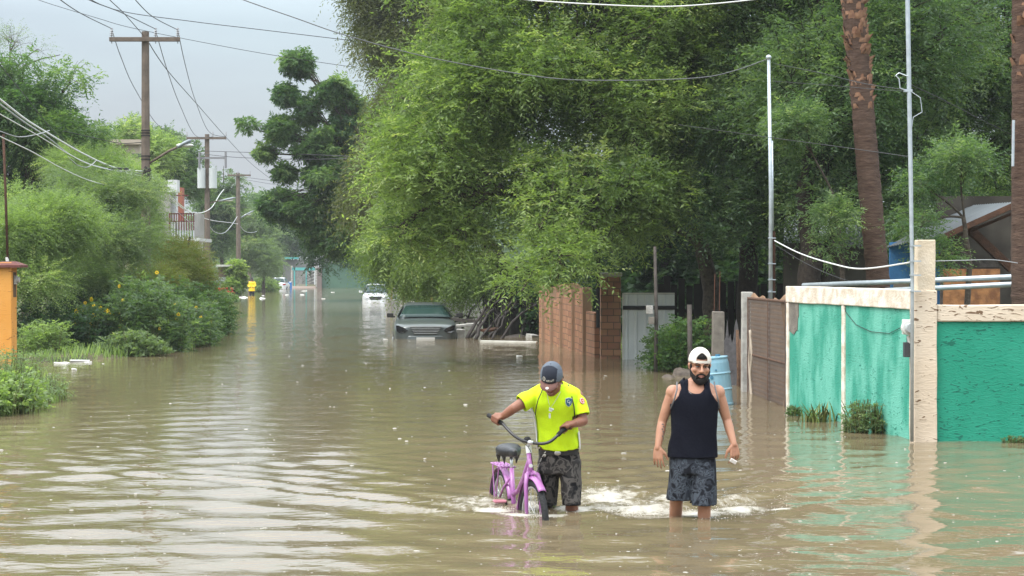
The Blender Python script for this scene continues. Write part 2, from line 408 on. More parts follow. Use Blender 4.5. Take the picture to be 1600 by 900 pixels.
def tree(name, label, cat, base, trunk, blobs, lm, seed, n_clump=60, clump_r=(.5, 1.0), sprays=60, nl=14, ll=.08, lw=.028, L=(.4, .8),
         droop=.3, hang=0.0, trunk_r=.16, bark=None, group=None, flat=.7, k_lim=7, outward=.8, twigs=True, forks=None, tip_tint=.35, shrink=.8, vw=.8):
    """trunk: world points from base up to the fork; blobs: the crown's envelope [(px, py, depth, rx_px, rz_px, ry_m)]"""
    rng = np.random.RandomState(seed); bark = bark or BARK
    root = thing(name, base, label, cat, group)
    sh = (np.mean(clump_r)*.75+np.mean(L)*.55)*shrink     # leaves reach this far beyond the clump centres
    B = [(np.array(P(px, py, d)), max(rx/F*d-sh, rx/F*d*.3), max(ry-sh*.5, ry*.4), max(rz/F*d-sh*flat, rz/F*d*.3)) for (px, py, d, rx, rz, ry) in blobs]
    cc, cd, idx = env_sample(B, n_clump, rng, vw=vw)
    cr = rng.uniform(*clump_r, n_clump)
    if vw < .6: cr = np.minimum(cr, np.array([.75*rx/F*d for (px, py, d, rx, rz, ry) in blobs])[idx])
    # limbs: trunk -> each envelope ellipsoid -> its clumps
    lines = []
    tp = np.array([list(p) for p in trunk]); tr = np.linspace(trunk_r, trunk_r*.6, len(tp))
    tb = []
    # densify the trunk
    tt = np.linspace(0, len(tp)-1, len(tp)*4); dense = np.stack([np.interp(tt, np.arange(len(tp)), tp[:, i]) for i in range(3)], 1)
    dense[1:-1] += rng.normal(0, trunk_r*.12, dense[1:-1].shape)
    rad = np.interp(tt, np.arange(len(tp)), tr)*(1+.5*np.exp(-tt/max(len(tp)-1, 1)*9)); tb.append((dense, rad))
    for (pts, r0, r1) in (forks or []):
        pts = np.array([list(p) for p in pts]); tq = np.linspace(0, len(pts)-1, len(pts)*4)
        dn = np.stack([np.interp(tq, np.arange(len(pts)), pts[:, i]) for i in range(3)], 1); dn[1:-1] += rng.normal(0, r0*.2, dn[1:-1].shape)
        tb.append((dn, np.linspace(r0, r1, len(dn))))
    anchors = np.concatenate([q[0][len(q[0])//2:] for q in tb])
    hubs = []
    for i, b in enumerate(B):
        c = b[0]+np.array([0, 0, -b[3]*.35]); j = np.argmin(np.linalg.norm(anchors-c, axis=1)+rng.uniform(0, .3, len(anchors)))
        pl = curve_to(anchors[j], c, 9, .08, rng); lines.append((pl, np.linspace(trunk_r*.38, trunk_r*.12, 9))); hubs.append(pl)
    for i in range(n_clump):
        h = hubs[idx[i]]; j = rng.randint(len(h)//2, len(h)); end = cc[i]-np.array([0, 0, cr[i]*.2])
        pl = curve_to(h[j], end, 6, .1, rng, .06); lines.append((pl, np.linspace(trunk_r*.16, trunk_r*.04, 6)))
        if twigs:
            for q in range(4):
                e2 = cc[i]+unit(rng.normal(0, 1, 3)+np.array([0, 0, .3]))*cr[i]*.9
                pl2 = curve_to(pl[rng.randint(2, 6)], e2, 4, .05, rng, .08); lines.append((pl2, np.linspace(trunk_r*.05, trunk_r*.012+.002, 4)))
    V, Fc = tubes_mesh(tb, 10); npmesh('trunk', V, Fc, bark, root, smooth=True)
    V, Fc = tubes_mesh(lines, 4); npmesh('limbs', V, Fc, bark, root, smooth=True)
    # foliage
    tot = n_clump*sprays; ci = np.repeat(np.arange(n_clump), sprays)
    d = unit(rng.normal(0, 1, (tot, 3))*np.array([1, 1, flat])); rr = rng.uniform(0, 1, tot)**.45
    p = cc[ci]+d*(cr[ci]*rr)[:, None]*np.array([1, 1, flat])
    D = unit(d*outward+rng.normal(0, .45, (tot, 3))+np.array([0, 0, .12-hang]))
    Ls = rng.uniform(*L, tot)
    ctint = np.clip(rng.normal(.45, .27, n_clump), 0, 1)
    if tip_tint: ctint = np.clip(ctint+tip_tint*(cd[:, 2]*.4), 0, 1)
    ti = np.clip(ctint[ci]+rng.normal(0, .12, tot), 0, 1)
    V, Fc, t_ = sprays_mesh(p, D, Ls, nl, ll, lw, ti, rng, droop=droop)
    npmesh('crown', V, Fc, lm, root, tint=t_)
    return root
L_LIGHT = leaf_mat('leaf_light', (.09, .145, .04), (.25, .33, .095), (.36, .40, .15))
L_MID = leaf_mat('leaf_mid', (.045, .09, .036), (.135, .20, .075), (.22, .28, .11))
L_DARK = leaf_mat('leaf_dark', (.035, .085, .028), (.115, .19, .055), (.18, .25, .08))
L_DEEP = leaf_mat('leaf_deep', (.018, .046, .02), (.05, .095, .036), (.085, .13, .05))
L_WILLOW = leaf_mat('leaf_willow', (.08, .13, .028), (.19, .26, .055), (.27, .31, .09))
L_OLIVE = leaf_mat('leaf_olive', (.075, .085, .025), (.13, .15, .05), (.16, .15, .07))
L_FEATHER = leaf_mat('leaf_feather', (.11, .165, .05), (.24, .32, .105), (.34, .38, .15))
L_GREY = leaf_mat('leaf_greygreen', (.09, .135, .055), (.18, .24, .10), (.25, .28, .13))
L_RUST = leaf_mat('leaf_rusty', (.10, .13, .025), (.18, .19, .05), (.25, .15, .06))
def G(px, d, z=None):
    x = (px-800)/F*d
    return Vector((x, d, float(ground_z(x, d)) if z is None else z))
# --- right side
tree('spreading_tree', 'huge light green tree leaning over the street from behind the brick fence', 'tree', G(1118, 37),
     [G(1118, 37), P(1108, 430, 37), P(1085, 330, 37), P(1060, 260, 36.7)],
     [(760,110,36,150,150,2.2), (900,60,36,190,150,2.4), (685,250,35.5,105,85,1.5), (615,285,35.3,58,52,1.0), (800,290,36,150,85,1.8), (935,300,35,130,90,1.7), (1010,150,36.5,140,140,2.2),
      (850,400,33.8,80,50,1.0), (700,365,36,105,55,1.3), (620,350,35.6,45,40,.8), (1060,20,37,130,110,2.2), (780,-80,36.5,200,90,2.3), (960,-100,36.5,190,80,2.3),(870,432,33.5,50,40,.7),(945,375,34,66,46,.8),(815,450,33.3,50,36,.7),(905,380,33.2,80,44,.8),(1000,290,34.5,60,50,.9),(835,340,33.6,80,50,.9)],
     L_LIGHT, 11, n_clump=320, clump_r=(.42, .92), sprays=92, nl=12, ll=.13, lw=.04, L=(.35, .8), droop=.35, shrink=.45, trunk_r=.2, bark=BARK, k_lim=9,
     forks=[([P(1085, 330, 37), P(1000, 235, 36), P(930, 175, 35.5), P(890, 90, 35.5)], .15, .04), ([P(1060, 260, 36.7), P(1080, 150, 36.5), P(1040, 70, 36)], .13, .04),
            ([P(1100, 390, 37), P(930, 270, 35.6), P(840, 285, 35.3), P(770, 300, 35.3)], .06, .02), ([P(1060, 300, 36), P(960, 325, 35), P(880, 385, 34.6)], .05, .02)])
tree('shade_tree', 'tall dark-trunked tree behind the blue barrel, between the brick fence and the left conduit mast', 'tree', G(1172, 36.5),
     [G(1172, 36.5), P(1168, 400, 36.5), P(1175, 250, 36.5)],
     [(1180,210,35.5,110,110,1.8), (1140,330,35.5,90,60,1.2), (1230,60,36,130,120,2), (1220,330,35.5,60,50,1.0), (1200,-80,36,150,90,2)],
     L_MID, 12, n_clump=140, clump_r=(.45, .85), sprays=80, nl=12, ll=.11, lw=.034, shrink=.4, droop=.4, trunk_r=.24, bark=BARK_DARK)
tree('shade_tree', 'dark double-trunked tree right behind the rusty wire gate', 'tree', G(1262, 33),
     [G(1262, 33), P(1268, 380, 33), P(1255, 280, 33)],
     [(1290,150,33,110,140,1.8), (1400,60,33.5,140,120,2), (1310,310,33,90,60,1.2), (1420,260,34,90,80,1.5), (1350,-90,33.5,170,80,2)],
     L_MID, 13, n_clump=130, clump_r=(.45, .85), sprays=80, nl=12, ll=.11, lw=.034, shrink=.4, droop=.4, trunk_r=.26, bark=BARK_DARK,
     forks=[([G(1285, 33.2), P(1290, 390, 33.2), P(1325, 300, 33)], .17, .1)])
tree('feathery_tree', 'large grey green tree filling the upper right corner between the two palm trunks', 'tree', G(1490, 38),
     [G(1490, 38), P(1480, 330, 38), P(1490, 170, 38)],
     [(1480,120,37,130,110,2.4), (1560,220,37,90,110,1.9), (1600,60,37,110,130,2.2), (1450,-60,37,190,90,2.4), (1440,300,37,80,45,1.1), (1380,190,37,90,90,1.8)],
     L_MID, 14, n_clump=140, clump_r=(.5, .95), sprays=80, nl=12, ll=.12, lw=.036, shrink=.4, droop=.35, trunk_r=.22, bark=BARK_DARK,
     forks=[([P(1485, 260, 38), P(1520, 120, 36), P(1570, 60, 35.5)], .09, .03), ([P(1490, 150, 36.5), P(1500, 40, 35.5)], .07, .03)])
tree('bright_tree', 'yellow green bushy tree glowing behind the low tin roof at the right edge', 'tree', G(1560, 50),
     [G(1560, 50), P(1560, 330, 50)], [(1550,290,50,100,50,2.2), (1640,230,50,80,110,2.2), (1480,300,52,60,40,1.6),(1700,150,50,90,150,2.4)],
     L_LIGHT, 15, n_clump=60, clump_r=(.5, 1.0), sprays=80, nl=12, ll=.12, lw=.045, trunk_r=.2)
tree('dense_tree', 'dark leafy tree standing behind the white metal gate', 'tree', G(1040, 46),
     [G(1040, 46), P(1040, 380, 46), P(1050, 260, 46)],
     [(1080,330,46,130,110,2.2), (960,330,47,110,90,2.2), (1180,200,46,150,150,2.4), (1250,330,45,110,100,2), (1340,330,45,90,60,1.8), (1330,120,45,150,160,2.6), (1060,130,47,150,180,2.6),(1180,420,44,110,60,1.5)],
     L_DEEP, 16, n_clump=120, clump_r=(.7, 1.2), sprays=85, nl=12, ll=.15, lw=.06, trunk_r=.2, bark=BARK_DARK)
tree('roof_branch_tree', 'small pale leafed tree whose twigs droop over the tin roof beside the tall wall pillar', 'tree', G(1500, 24.8, .1),
     [G(1500, 24.8, .1), P(1515, 420, 24.8), P(1505, 340, 24.8)], [(1432,350,24.5,38,32,.5), (1475,400,24.3,46,30,.5), (1428,285,24.8,34,28,.5), (1500,250,24.8,50,40,.6)],
     L_MID, 17, n_clump=26, clump_r=(.16, .34), sprays=45, nl=11, ll=.075, lw=.022, L=(.2, .4), droop=.5, trunk_r=.05)
tree('palm_side_sapling', 'sapling with light drooping sprays between the left conduit mast and the nearer palm trunk', 'tree', G(1322, 28, .1),
     [G(1322, 28, .1), P(1315, 380, 28), P(1300, 300, 28)], [(1295,335,27.5,38,30,.5), (1300,385,27.8,24,26,.35), (1240,195,28,50,38,.6)],
     L_MID, 18, n_clump=30, clump_r=(.18, .36), sprays=45, nl=11, ll=.08, lw=.022, L=(.2, .42), droop=.5, trunk_r=.05)
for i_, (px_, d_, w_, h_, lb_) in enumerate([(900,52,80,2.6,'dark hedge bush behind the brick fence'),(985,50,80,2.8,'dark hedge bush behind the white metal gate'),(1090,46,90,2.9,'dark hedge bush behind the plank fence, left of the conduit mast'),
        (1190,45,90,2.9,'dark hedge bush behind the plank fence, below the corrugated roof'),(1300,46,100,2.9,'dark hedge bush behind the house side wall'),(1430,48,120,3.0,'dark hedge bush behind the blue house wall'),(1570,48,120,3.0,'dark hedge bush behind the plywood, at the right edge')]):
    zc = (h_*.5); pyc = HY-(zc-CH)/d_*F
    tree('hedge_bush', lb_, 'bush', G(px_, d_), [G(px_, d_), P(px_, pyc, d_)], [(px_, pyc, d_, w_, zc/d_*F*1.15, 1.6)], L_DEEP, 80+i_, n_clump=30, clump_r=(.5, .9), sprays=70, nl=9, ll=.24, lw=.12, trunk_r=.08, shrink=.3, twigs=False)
# --- middle distance
tree('weeping_tree', 'tall brownish weeping tree behind the leaning tree, top out of the photo', 'tree', G(790, 62),
     [G(790, 62), P(760, 380, 62), P(690, 200, 62), P(655, 60, 62)],
     [(625,35,61,80,75,1.8), (600,-50,61,80,60,1.8), (650,160,60,75,70,1.8), (690,40,61,70,80,1.8), (640,260,60,75,60,1.8), (590,165,60,40,40,.9), (600,235,61,56,50,1.4), (575,300,62,50,44,1.4), (720,200,60,80,140,2)],
     L_OLIVE, 21, n_clump=180, shrink=.6, vw=.65, clump_r=(.5, 1.0), sprays=65, nl=16, ll=.19, lw=.045, L=(.7, 1.3), droop=.5, hang=1.1, outward=.4, trunk_r=.25)
tree('pinnate_tree', 'dark green tree with separate tufts of foliage reaching left into the sky over the street', 'tree', G(745, 75),
     [G(745, 75), P(680, 350, 75), P(590, 290, 75)],
     [(465,98,75,26,22,.7), (447,147,75,22,15,.6), (480,168,75,24,28,.7), (524,140,75,34,26,1), (392,198,75,20,15,.6), (440,205,75,27,30,.8), (414,238,75,18,13,.5), (443,268,75,20,13,.6),
      (500,225,75,45,36,1.3), (515,275,75,50,32,1.4), (550,200,76,40,60,1.4), (490,325,76,70,30,1.6), (540,360,76,70,40,1.6), (440,318,76,40,24,1.0),(600,280,76,50,80,1.6)],
     L_DARK, 22, n_clump=230, clump_r=(.34, .52), sprays=64, nl=12, ll=.21, lw=.065, L=(.18, .42), shrink=.75, vw=.45, droop=.7, hang=.35, trunk_r=.2, outward=.6, tip_tint=.3)
tree('weeping_tree', 'bright green willow whose hanging curtain of leaves meets the roofs of the parked cars', 'tree', G(818, 54),
     [G(818, 54), P(780, 400, 54), P(710, 330, 54)],
     [(612,372,54,44,38,1.5), (665,392,53,56,34,1.5), (730,410,52,56,36,1.4), (585,368,56,30,28,1.0), (650,330,54,80,46,1.6), (655,428,54,45,14,1.0)],
     L_WILLOW, 23, n_clump=120, clump_r=(.35, .7), sprays=60, nl=18, ll=.125, lw=.034, shrink=.55, L=(.6, 1.2), droop=.5, hang=1.3, outward=.35, trunk_r=.22, bark=BARK_DARK)
tree('dense_tree', 'dark broad tree low over the far end of the street, above the green wall', 'tree', G(680, 110),
     [G(680, 110), P(640, 400, 110)], [(500,345,108,60,34,3), (560,370,110,70,40,3.2), (520,395,108,45,25,2.2), (620,390,110,60,50,3), (450,330,108,40,22,2)],
     L_DEEP, 24, n_clump=60, clump_r=(.9, 1.6), sprays=70, nl=12, ll=.26, lw=.10, L=(.6, 1.2), trunk_r=.25)
# --- left side
tree('pinnate_tree', 'tall dark green tree with drooping tufts at the left edge, behind the utility cables', 'tree', G(48, 54),
     [G(48, 54), P(46, 300, 54), P(44, 240, 54)],
     [(30,105,54,45,28,1.2), (110,125,54,38,26,1), (50,165,54,55,40,1.6), (120,165,54,28,26,.8), (90,215,54,70,38,1.6), (10,190,54,60,70,1.6), (148,210,54,20,40,.7), (20,270,54,70,40,1.6), (-60,150,54,60,90,1.8)],
     L_DARK, 31, n_clump=130, clump_r=(.4, .8), sprays=70, nl=14, ll=.15, lw=.046, shrink=.5, L=(.4, .8), droop=.6, hang=.3, trunk_r=.2, outward=.6)
tree('bare_twig_tree', 'thin wispy tree with nearly leafless pale twigs poking up at the top left', 'tree', G(20, 60),
     [G(20, 60), P(20, 200, 60), P(15, 120, 60)], [(20,60,60,36,28,1), (60,75,60,20,20,.6), (95,85,60,12,10,.4), (-20,60,60,40,40,1)],
     L_GREY, 32, n_clump=40, clump_r=(.35, .6), sprays=12, nl=9, ll=.07, lw=.02, L=(.5, 1.0), droop=.5, trunk_r=.1)
for i, (lab, base, bl, lm_, sd_) in enumerate([
    ('feathery light green thicket tree right behind the orange pillar', (50, 41.5), [(40,370,41,60,60,1.4), (100,350,42,60,50,1.4), (20,310,42,40,30,1), (60,440,40.5,60,40,1.2)], L_FEATHER, 41),
    ('feathery grey green thicket tree amid the left bank under the thick cables', (160, 45), [(150,320,46,60,45,1.6), (200,300,46,50,36,1.4), (180,380,45,80,50,1.6), (110,290,46,40,30,1.2), (150,440,44,70,36,1.4)], L_GREY, 42),
    ('tallest feathery thicket tree, just left of the nearest utility pole', (205, 52), [(212,290,51,40,38,1.6), (170,258,52,40,24,1.3), (216,352,51,36,42,1.6), (160,300,52,50,40,1.5), (110,260,52,40,26,1.3)], L_FEATHER, 43),
    ('rust tinted feathery shrub tree in front of the balcony house', (285, 53), [(282,402,53,36,22,1.3), (296,432,52,28,30,1.1), (252,412,51,38,34,1.3), (240,445,49,46,28,1.2), (312,452,53,18,26,.8)], L_RUST, 44)]):
    b0 = G(*base)
    tree('thicket_tree', lab, 'tree', b0, [b0, P(base[0]+4, 420, base[1]), P(base[0]+12, 370, base[1])], bl, lm_, sd_, n_clump=130, clump_r=(.2, .42), sprays=52, nl=20, ll=.085, lw=.024, shrink=.75,
         L=(.45, .95), droop=.35, trunk_r=.06, group='feathery trees on the left bank', outward=.9)
tree('round_tree', 'round mid green tree seen behind the nearest utility pole, left of it', 'tree', G(190, 100),
     [G(190, 100), P(190, 250, 100)], [(185,225,100,35,28,1.8), (215,205,100,26,16,1.4), (240,240,100,40,40,2)], L_FEATHER, 51, n_clump=38, clump_r=(.6, 1.1), sprays=70, nl=12, ll=.2, lw=.07)
tree('round_tree', 'darker round tree right of the nearest utility pole, above the balcony house', 'tree', G(275, 105),
     [G(275, 105), P(275, 260, 105)], [(255,220,105,32,22,1.8), (290,245,105,30,32,1.8), (300,285,105,28,36,1.8), (260,260,106,40,30,2)], L_MID, 52, n_clump=50, clump_r=(.6, 1.1), sprays=70, nl=12, ll=.22, lw=.08)
tree('pinnate_tree', 'distant tufted tree around the transformers of the second utility pole', 'tree', G(345, 145),
     [G(345, 145), P(350, 300, 145)], [(350,258,145,24,12,1.2), (322,290,145,26,32,2), (365,285,145,24,14,1.3), (384,290,146,16,10,1), (345,325,145,45,32,2.5), (335,370,145,40,36,2.4)],
     L_MID, 53, n_clump=60, clump_r=(.6, 1.1), sprays=60, nl=14, ll=.25, lw=.09, L=(.5, 1.1), droop=.5)
tree('round_tree', 'pale green willowy tree beside the third utility pole, over the person in yellow', 'tree', G(408, 152),
     [G(412, 152), P(412, 420, 152)], [(410,395,152,32,30,2.4), (395,350,154,36,26,2.4), (425,415,151,20,20,1.8), (388,395,151,20,30,1.8), (370,340,155,28,26,2.2)],
     L_GREY, 54, n_clump=60, clump_r=(.7, 1.3), sprays=75, nl=14, ll=.22, lw=.07, L=(.6, 1.2), hang=.5)
tree('small_street_tree', 'bright leafy sapling beside the small tin shack on the left bank', 'tree', G(368, 112),
     [G(368, 112), P(368, 440, 112)], [(368,420,112,9,16,.6), (362,448,111,11,12,.6), (372,440,112,6,18,.5)], L_LIGHT, 55, n_clump=22, clump_r=(.25, .45), shrink=1.0, L=(.3, .5), sprays=60, nl=12, ll=.2, lw=.09)
tree('round_tree', 'tree in the haze closing the far left of the street', 'tree', G(420, 205),
     [G(420, 205), P(420, 360, 205)], [(410,320,205,40,26,4), (450,330,208,50,30,4), (430,370,205,60,40,4), (360,350,200,50,50,4)], L_MID, 56, n_clump=50, clump_r=(1.2, 2.2), sprays=60, nl=12, ll=.5, lw=.18, L=(1, 2))
tree('round_tree', 'tree in the haze behind the turquoise gate at the far end', 'tree', G(500, 215),
     [G(500, 215), P(500, 380, 215)], [(480,345,215,50,36,4), (540,360,218,60,50,4), (470,385,212,40,22,4), (600,350,215,60,70,4)], L_DEEP, 57, n_clump=50, clump_r=(1.2, 2.2), sprays=60, nl=12, ll=.5, lw=.18, L=(1, 2))
# a far wood closing the horizon, one mass
rng = np.random.RandomState(77)
n_ = 900; xx = rng.uniform(-260, 190, n_); yy = rng.uniform(235, 330, n_); keep = (xx < 200); xx = xx[keep]; yy = yy[keep]
zz = rng.uniform(.5, 9, len(xx))+3*vnoise(xx, yy, .03, 5); ci = np.repeat(np.arange(len(xx)), 80)
d_ = unit(rng.normal(0, 1, (len(ci), 3))); pp = np.stack([xx, yy, zz], 1)[ci]+d_*rng.uniform(.4, 1, len(ci))[:, None]*np.array([3.5, 3.5, 2.6])
V, Fc, t_ = sprays_mesh(pp, unit(d_+rng.normal(0, .4, d_.shape)), rng.uniform(1, 2, len(ci)), 4, 1.1, .55, rng.uniform(.1, .9, len(xx))[ci], rng)
tag(npmesh('far_woods', V, Fc, L_MID, tint=t_), label='hazy belt of woods closing the view beyond the street', cat='woods', kind='stuff')
# --- low plants
def weeds(name, label, cat, px, d, w, h, dep, lm, seed, n=260, ll=.11, lw=.05, nl=9, L=(.3, .6), flowers=0, group=None, zb=0.0, stems=True):
    "an untidy clump of upright leafy stems, w x dep metres, h high"
    rng = np.random.RandomState(seed); x0 = (px-800)/F*d
    rt = thing(name, (x0, d, zb), label, cat, group)
    n = int(n*1.5)
    a = rng.uniform(0, 2*PI, n); r = rng.uniform(0, 1, n)**.5
    bx_, by_ = x0+np.cos(a)*r*w/2, d+np.sin(a)*r*dep/2
    hh = h*(.55+.75*vnoise(bx_, by_, 1.6, seed))*np.sqrt(np.clip(1.1-r**2, .1, 1)); hh = np.maximum(hh, min(.12, h*.25))
    p0, dd, tt, LL = [], [], [], []
    lines = []
    for i in range(n):
        lean = rng.normal(0, .18, 2); k = max(2, int(hh[i]/.16)); tn = np.clip(rng.normal(.45, .2), 0, 1)
        for j in range(k):
            f = (j+rng.uniform(.2, 1))/k
            p0.append((bx_[i]+lean[0]*hh[i]*f, by_[i]+lean[1]*hh[i]*f, zb+hh[i]*f*.9)); an = rng.uniform(0, 2*PI)
            dd.append((math.cos(an), math.sin(an), rng.uniform(-.1, .9))); tt.append(np.clip(tn+.25*(f-.5), 0, 1)); LL.append(rng.uniform(*L)*(1.1-.5*f)*min(1, h))
        if stems and i % 3 == 0:
            lines.append((np.array([(bx_[i], by_[i], zb-.15), (bx_[i]+lean[0]*hh[i]*.5, by_[i]+lean[1]*hh[i]*.5, zb+hh[i]*.5), (bx_[i]+lean[0]*hh[i], by_[i]+lean[1]*hh[i], zb+hh[i])]), np.array([.010, .007, .003])))
    V, Fc, t_ = sprays_mesh(np.array(p0), unit(np.array(dd)), np.array(LL), nl, ll, lw, np.array(tt), rng, droop=.5)
    npmesh('foliage', V, Fc, lm, rt, tint=t_)
    if lines:
        V, Fc = tubes_mesh(lines, 4); npmesh('stems', V, Fc, mat('green_stem', (.09, .10, .03), .7), rt)
    if flowers:
        YF = mat('yellow_petals', (.80, .55, .02), .6); YC = mat('flower_centre', (.22, .09, .02), .8)
        fv, ff, cv, cf = [], [], [], []
        for q in range(flowers):
            i = rng.randint(n); z = zb+hh[i]*rng.uniform(.75, 1.12); c = np.array([bx_[i], by_[i]-rng.uniform(0, .25), z]); nr = unit(np.array([rng.normal(0, .5), -1, rng.normal(.3, .4)]))
            u_ = unit(np.cross(nr, [0, 0, 1.0])); v_ = np.cross(u_, nr); s = rng.uniform(.035, .06)
            for k in range(8):
                t0 = k*PI/4; e1 = u_*math.cos(t0)+v_*math.sin(t0); e2 = -u_*math.sin(t0)+v_*math.cos(t0)
                o = len(fv); fv += [c+e1*s*.15, c+e1*s*.7+e2*s*.28, c+e1*s*1.1, c+e1*s*.7-e2*s*.28]; ff.append((o, o+1, o+2, o+3))
            o = len(cv); cv += [c+nr*.006+(u_*math.cos(k*PI/3)+v_*math.sin(k*PI/3))*s*.28 for k in range(6)]; cf += [(o, o+1, o+2, o+3), (o, o+3, o+4, o+5)]
        npmesh('flowers', fv, ff, YF, rt)['kind'] = 'stuff'; npmesh('flower_centres', cv, cf, YC, rt)['kind'] = 'stuff'
    return rt
weeds('sunflower_bush', 'bush of wild sunflowers with many small yellow blooms on the left bank', 'bush', 165, 41.5, 1.7, 1.25, 1.5, L_MID, 61, n=150, flowers=60)
weeds('leafy_bush', 'tall light green leafy bush with drooping sprays, right of the wild sunflowers', 'bush', 225, 41.5, 1.9, 1.75, 2.0, L_MID, 62, n=190, flowers=12, ll=.13, lw=.045)
weeds('leafy_bush', 'low mid green bush at the bend of the left shore with few yellow flowers', 'bush', 282, 44.5, 1.6, 1.2, 3.2, L_MID, 63, n=220, flowers=12)
weeds('leafy_bush', 'dark leafy bush filling the far tip of the left bank below the second utility pole', 'bush', 315, 52, 1.6, 1.4, 6, L_DARK, 64, n=260)
weeds('leafy_bush', 'grey green bush right at the water below the sunflowers', 'bush', 205, 39.2, 1.6, .55, 1.0, L_GREY, 65, n=150, ll=.08)
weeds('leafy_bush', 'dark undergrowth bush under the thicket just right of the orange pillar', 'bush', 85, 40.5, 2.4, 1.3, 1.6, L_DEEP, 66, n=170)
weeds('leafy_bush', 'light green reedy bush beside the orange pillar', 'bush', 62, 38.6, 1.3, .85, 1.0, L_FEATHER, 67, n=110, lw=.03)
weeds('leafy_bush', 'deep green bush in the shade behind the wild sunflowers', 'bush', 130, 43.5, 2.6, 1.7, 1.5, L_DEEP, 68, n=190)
weeds('leafy_bush', 'dark green bush hidden under the rust tinted shrub tree', 'bush', 262, 48, 2.6, 1.7, 2, L_DARK, 75, n=190)
weeds('waterside_weeds', 'leafy green weeds in the left foreground corner, cut by the photo edge', 'weeds', 8, 23.6, .9, .55, 1.6, L_FEATHER, 69, n=110, ll=.09, lw=.05)
weeds('waterside_weeds', 'pale flowering weeds with thin stems at the left edge before the orange pillar', 'weeds', 10, 27.5, 1.1, .72, 2.2, L_GREY, 70, n=150, ll=.05, lw=.02)
weeds('waterside_weeds', 'yellowish green weed tuft reaching furthest into the water in the left foreground', 'weeds', 62, 25.6, .75, .42, 1.6, L_GREY, 71, n=120, ll=.05, lw=.018)
weeds('waterside_weeds', 'weeds around the tin shack and red flowers by the third utility pole', 'weeds', 350, 103, 1.3, .6, 5, L_FEATHER, 72, n=120, ll=.2, lw=.1)
weeds('waterside_weeds', 'low weeds behind the person in yellow, left of the white hatchback', 'weeds', 416, 158, 2.0, 1.3, 5, L_FEATHER, 73, n=130, ll=.3, lw=.14)
weeds('leafy_bush', 'leafy bush between the dark meter post and the grey block pillar', 'bush', 1062, 33.5, .9, 1.15, 1.2, L_DARK, 74, n=110, ll=.10)
weeds('leafy_bush', 'creeper bush hanging on the white metal gate beside the dark meter post', 'bush', 1036, 34.5, .5, 1.1, .8, L_MID, 76, n=60, ll=.10)
weeds('waterside_weeds', 'fine pale weed clump against the green wall, right of the spiky plant', 'weeds', 1350, 20.75, .50, .32, .45, L_GREY, 77, n=150, ll=.05, lw=.012, L=(.12, .3))
weeds('waterside_weeds', 'tiny weed tuft in the water at the far left corner of the green wall', 'weeds', 1240, 23.2, .18, .16, .3, L_MID, 78, n=40, ll=.04, lw=.014, L=(.1, .22))
weeds('waterside_weeds', 'small weeds at the foot of the green wall at the right edge of the photo', 'weeds', 1592, 19.5, .4, .10, .10, L_GREY, 79, n=40, ll=.035, lw=.008, L=(.06, .16))
# spiky plant: blades
rt = thing('spiky_plant', G(1278, 22.2, 0), 'low spiky agave-like plant in the water at the foot of the green wall', 'plant')
rng = np.random.RandomState(5); fv, ff = [], []
for i in range(60):
    c = np.array([(1278-800)/F*22.2+rng.normal(0, .12), 22.2+rng.normal(0, .08), -.03]); an = rng.uniform(0, 2*PI); tl = rng.uniform(.1, .8); Lh = rng.uniform(.16, .36); w_ = .014
    ax = np.array([math.cos(an), math.sin(an), 0]); sd_ = np.array([-math.sin(an), math.cos(an), 0])
    p_ = [c+ax*(tl*Lh*f**1.4)+np.array([0, 0, Lh*f*(1-.35*tl*f)]) for f in (0, .35, .7, 1)]; o = len(fv)
    for q, ww in zip(p_[:3], (w_*.8, w_, w_*.7)): fv += [q-sd_*ww, q+sd_*ww]
    fv += [p_[3]-sd_*.001, p_[3]+sd_*.001]
    for k in range(3): ff.append((o+2*k, o+2*k+1, o+2*k+3, o+2*k+2))
npmesh('blades', fv, ff, mat('agave_leaf', (.06, .12, .02), .5, noise=(6, .2, 3), col2=(.18, .17, .05)), rt)
# grass along the shores: one ground cover
rng = np.random.RandomState(9); n_ = 60000
yy = 22+rng.uniform(0, 1, n_)**1.4*110; sdx = rng.exponential(1.3, n_)-.9; left = rng.uniform(0, 1, n_) < .8
lx = np.interp(yy, SL[:, 0], SL[:, 1]); rx = np.interp(yy, SR[:, 0], SR[:, 1]); xx = np.where(left, lx-sdx, rx+sdx+1.2)
gz_ = ground_z(xx, yy); k_ = (gz_ > -.03); xx, yy, gz_ = xx[k_], yy[k_], gz_[k_]; n_ = len(xx)
h_ = rng.uniform(.08, .26, n_)*(.5+vnoise(xx, yy, .8, 8)); an = rng.uniform(0, 2*PI, n_); w_ = .006+yy*.00018
ax = np.stack([np.cos(an), np.sin(an), np.zeros(n_)], 1); sd2 = np.stack([-np.sin(an), np.cos(an), np.zeros(n_)], 1); c = np.stack([xx, yy, gz_-.02], 1); up = np.array([0, 0, 1.0])
V = np.stack([c-sd2*w_[:, None], c+sd2*w_[:, None], c+sd2*w_[:, None]*.3+ax*h_[:, None]*.45+up*h_[:, None], c-sd2*w_[:, None]*.3+ax*h_[:, None]*.45+up*h_[:, None]], 1).reshape(-1, 3)
tag(npmesh('shore_grass', V, np.arange(n_*4).reshape(-1, 4), L_FEATHER, tint=np.repeat(np.clip(vnoise(xx, yy, 1.2, 4)+rng.normal(0, .15, n_), 0, 1), 4)), 'short green grass along the flooded banks', 'grass', kind='stuff')
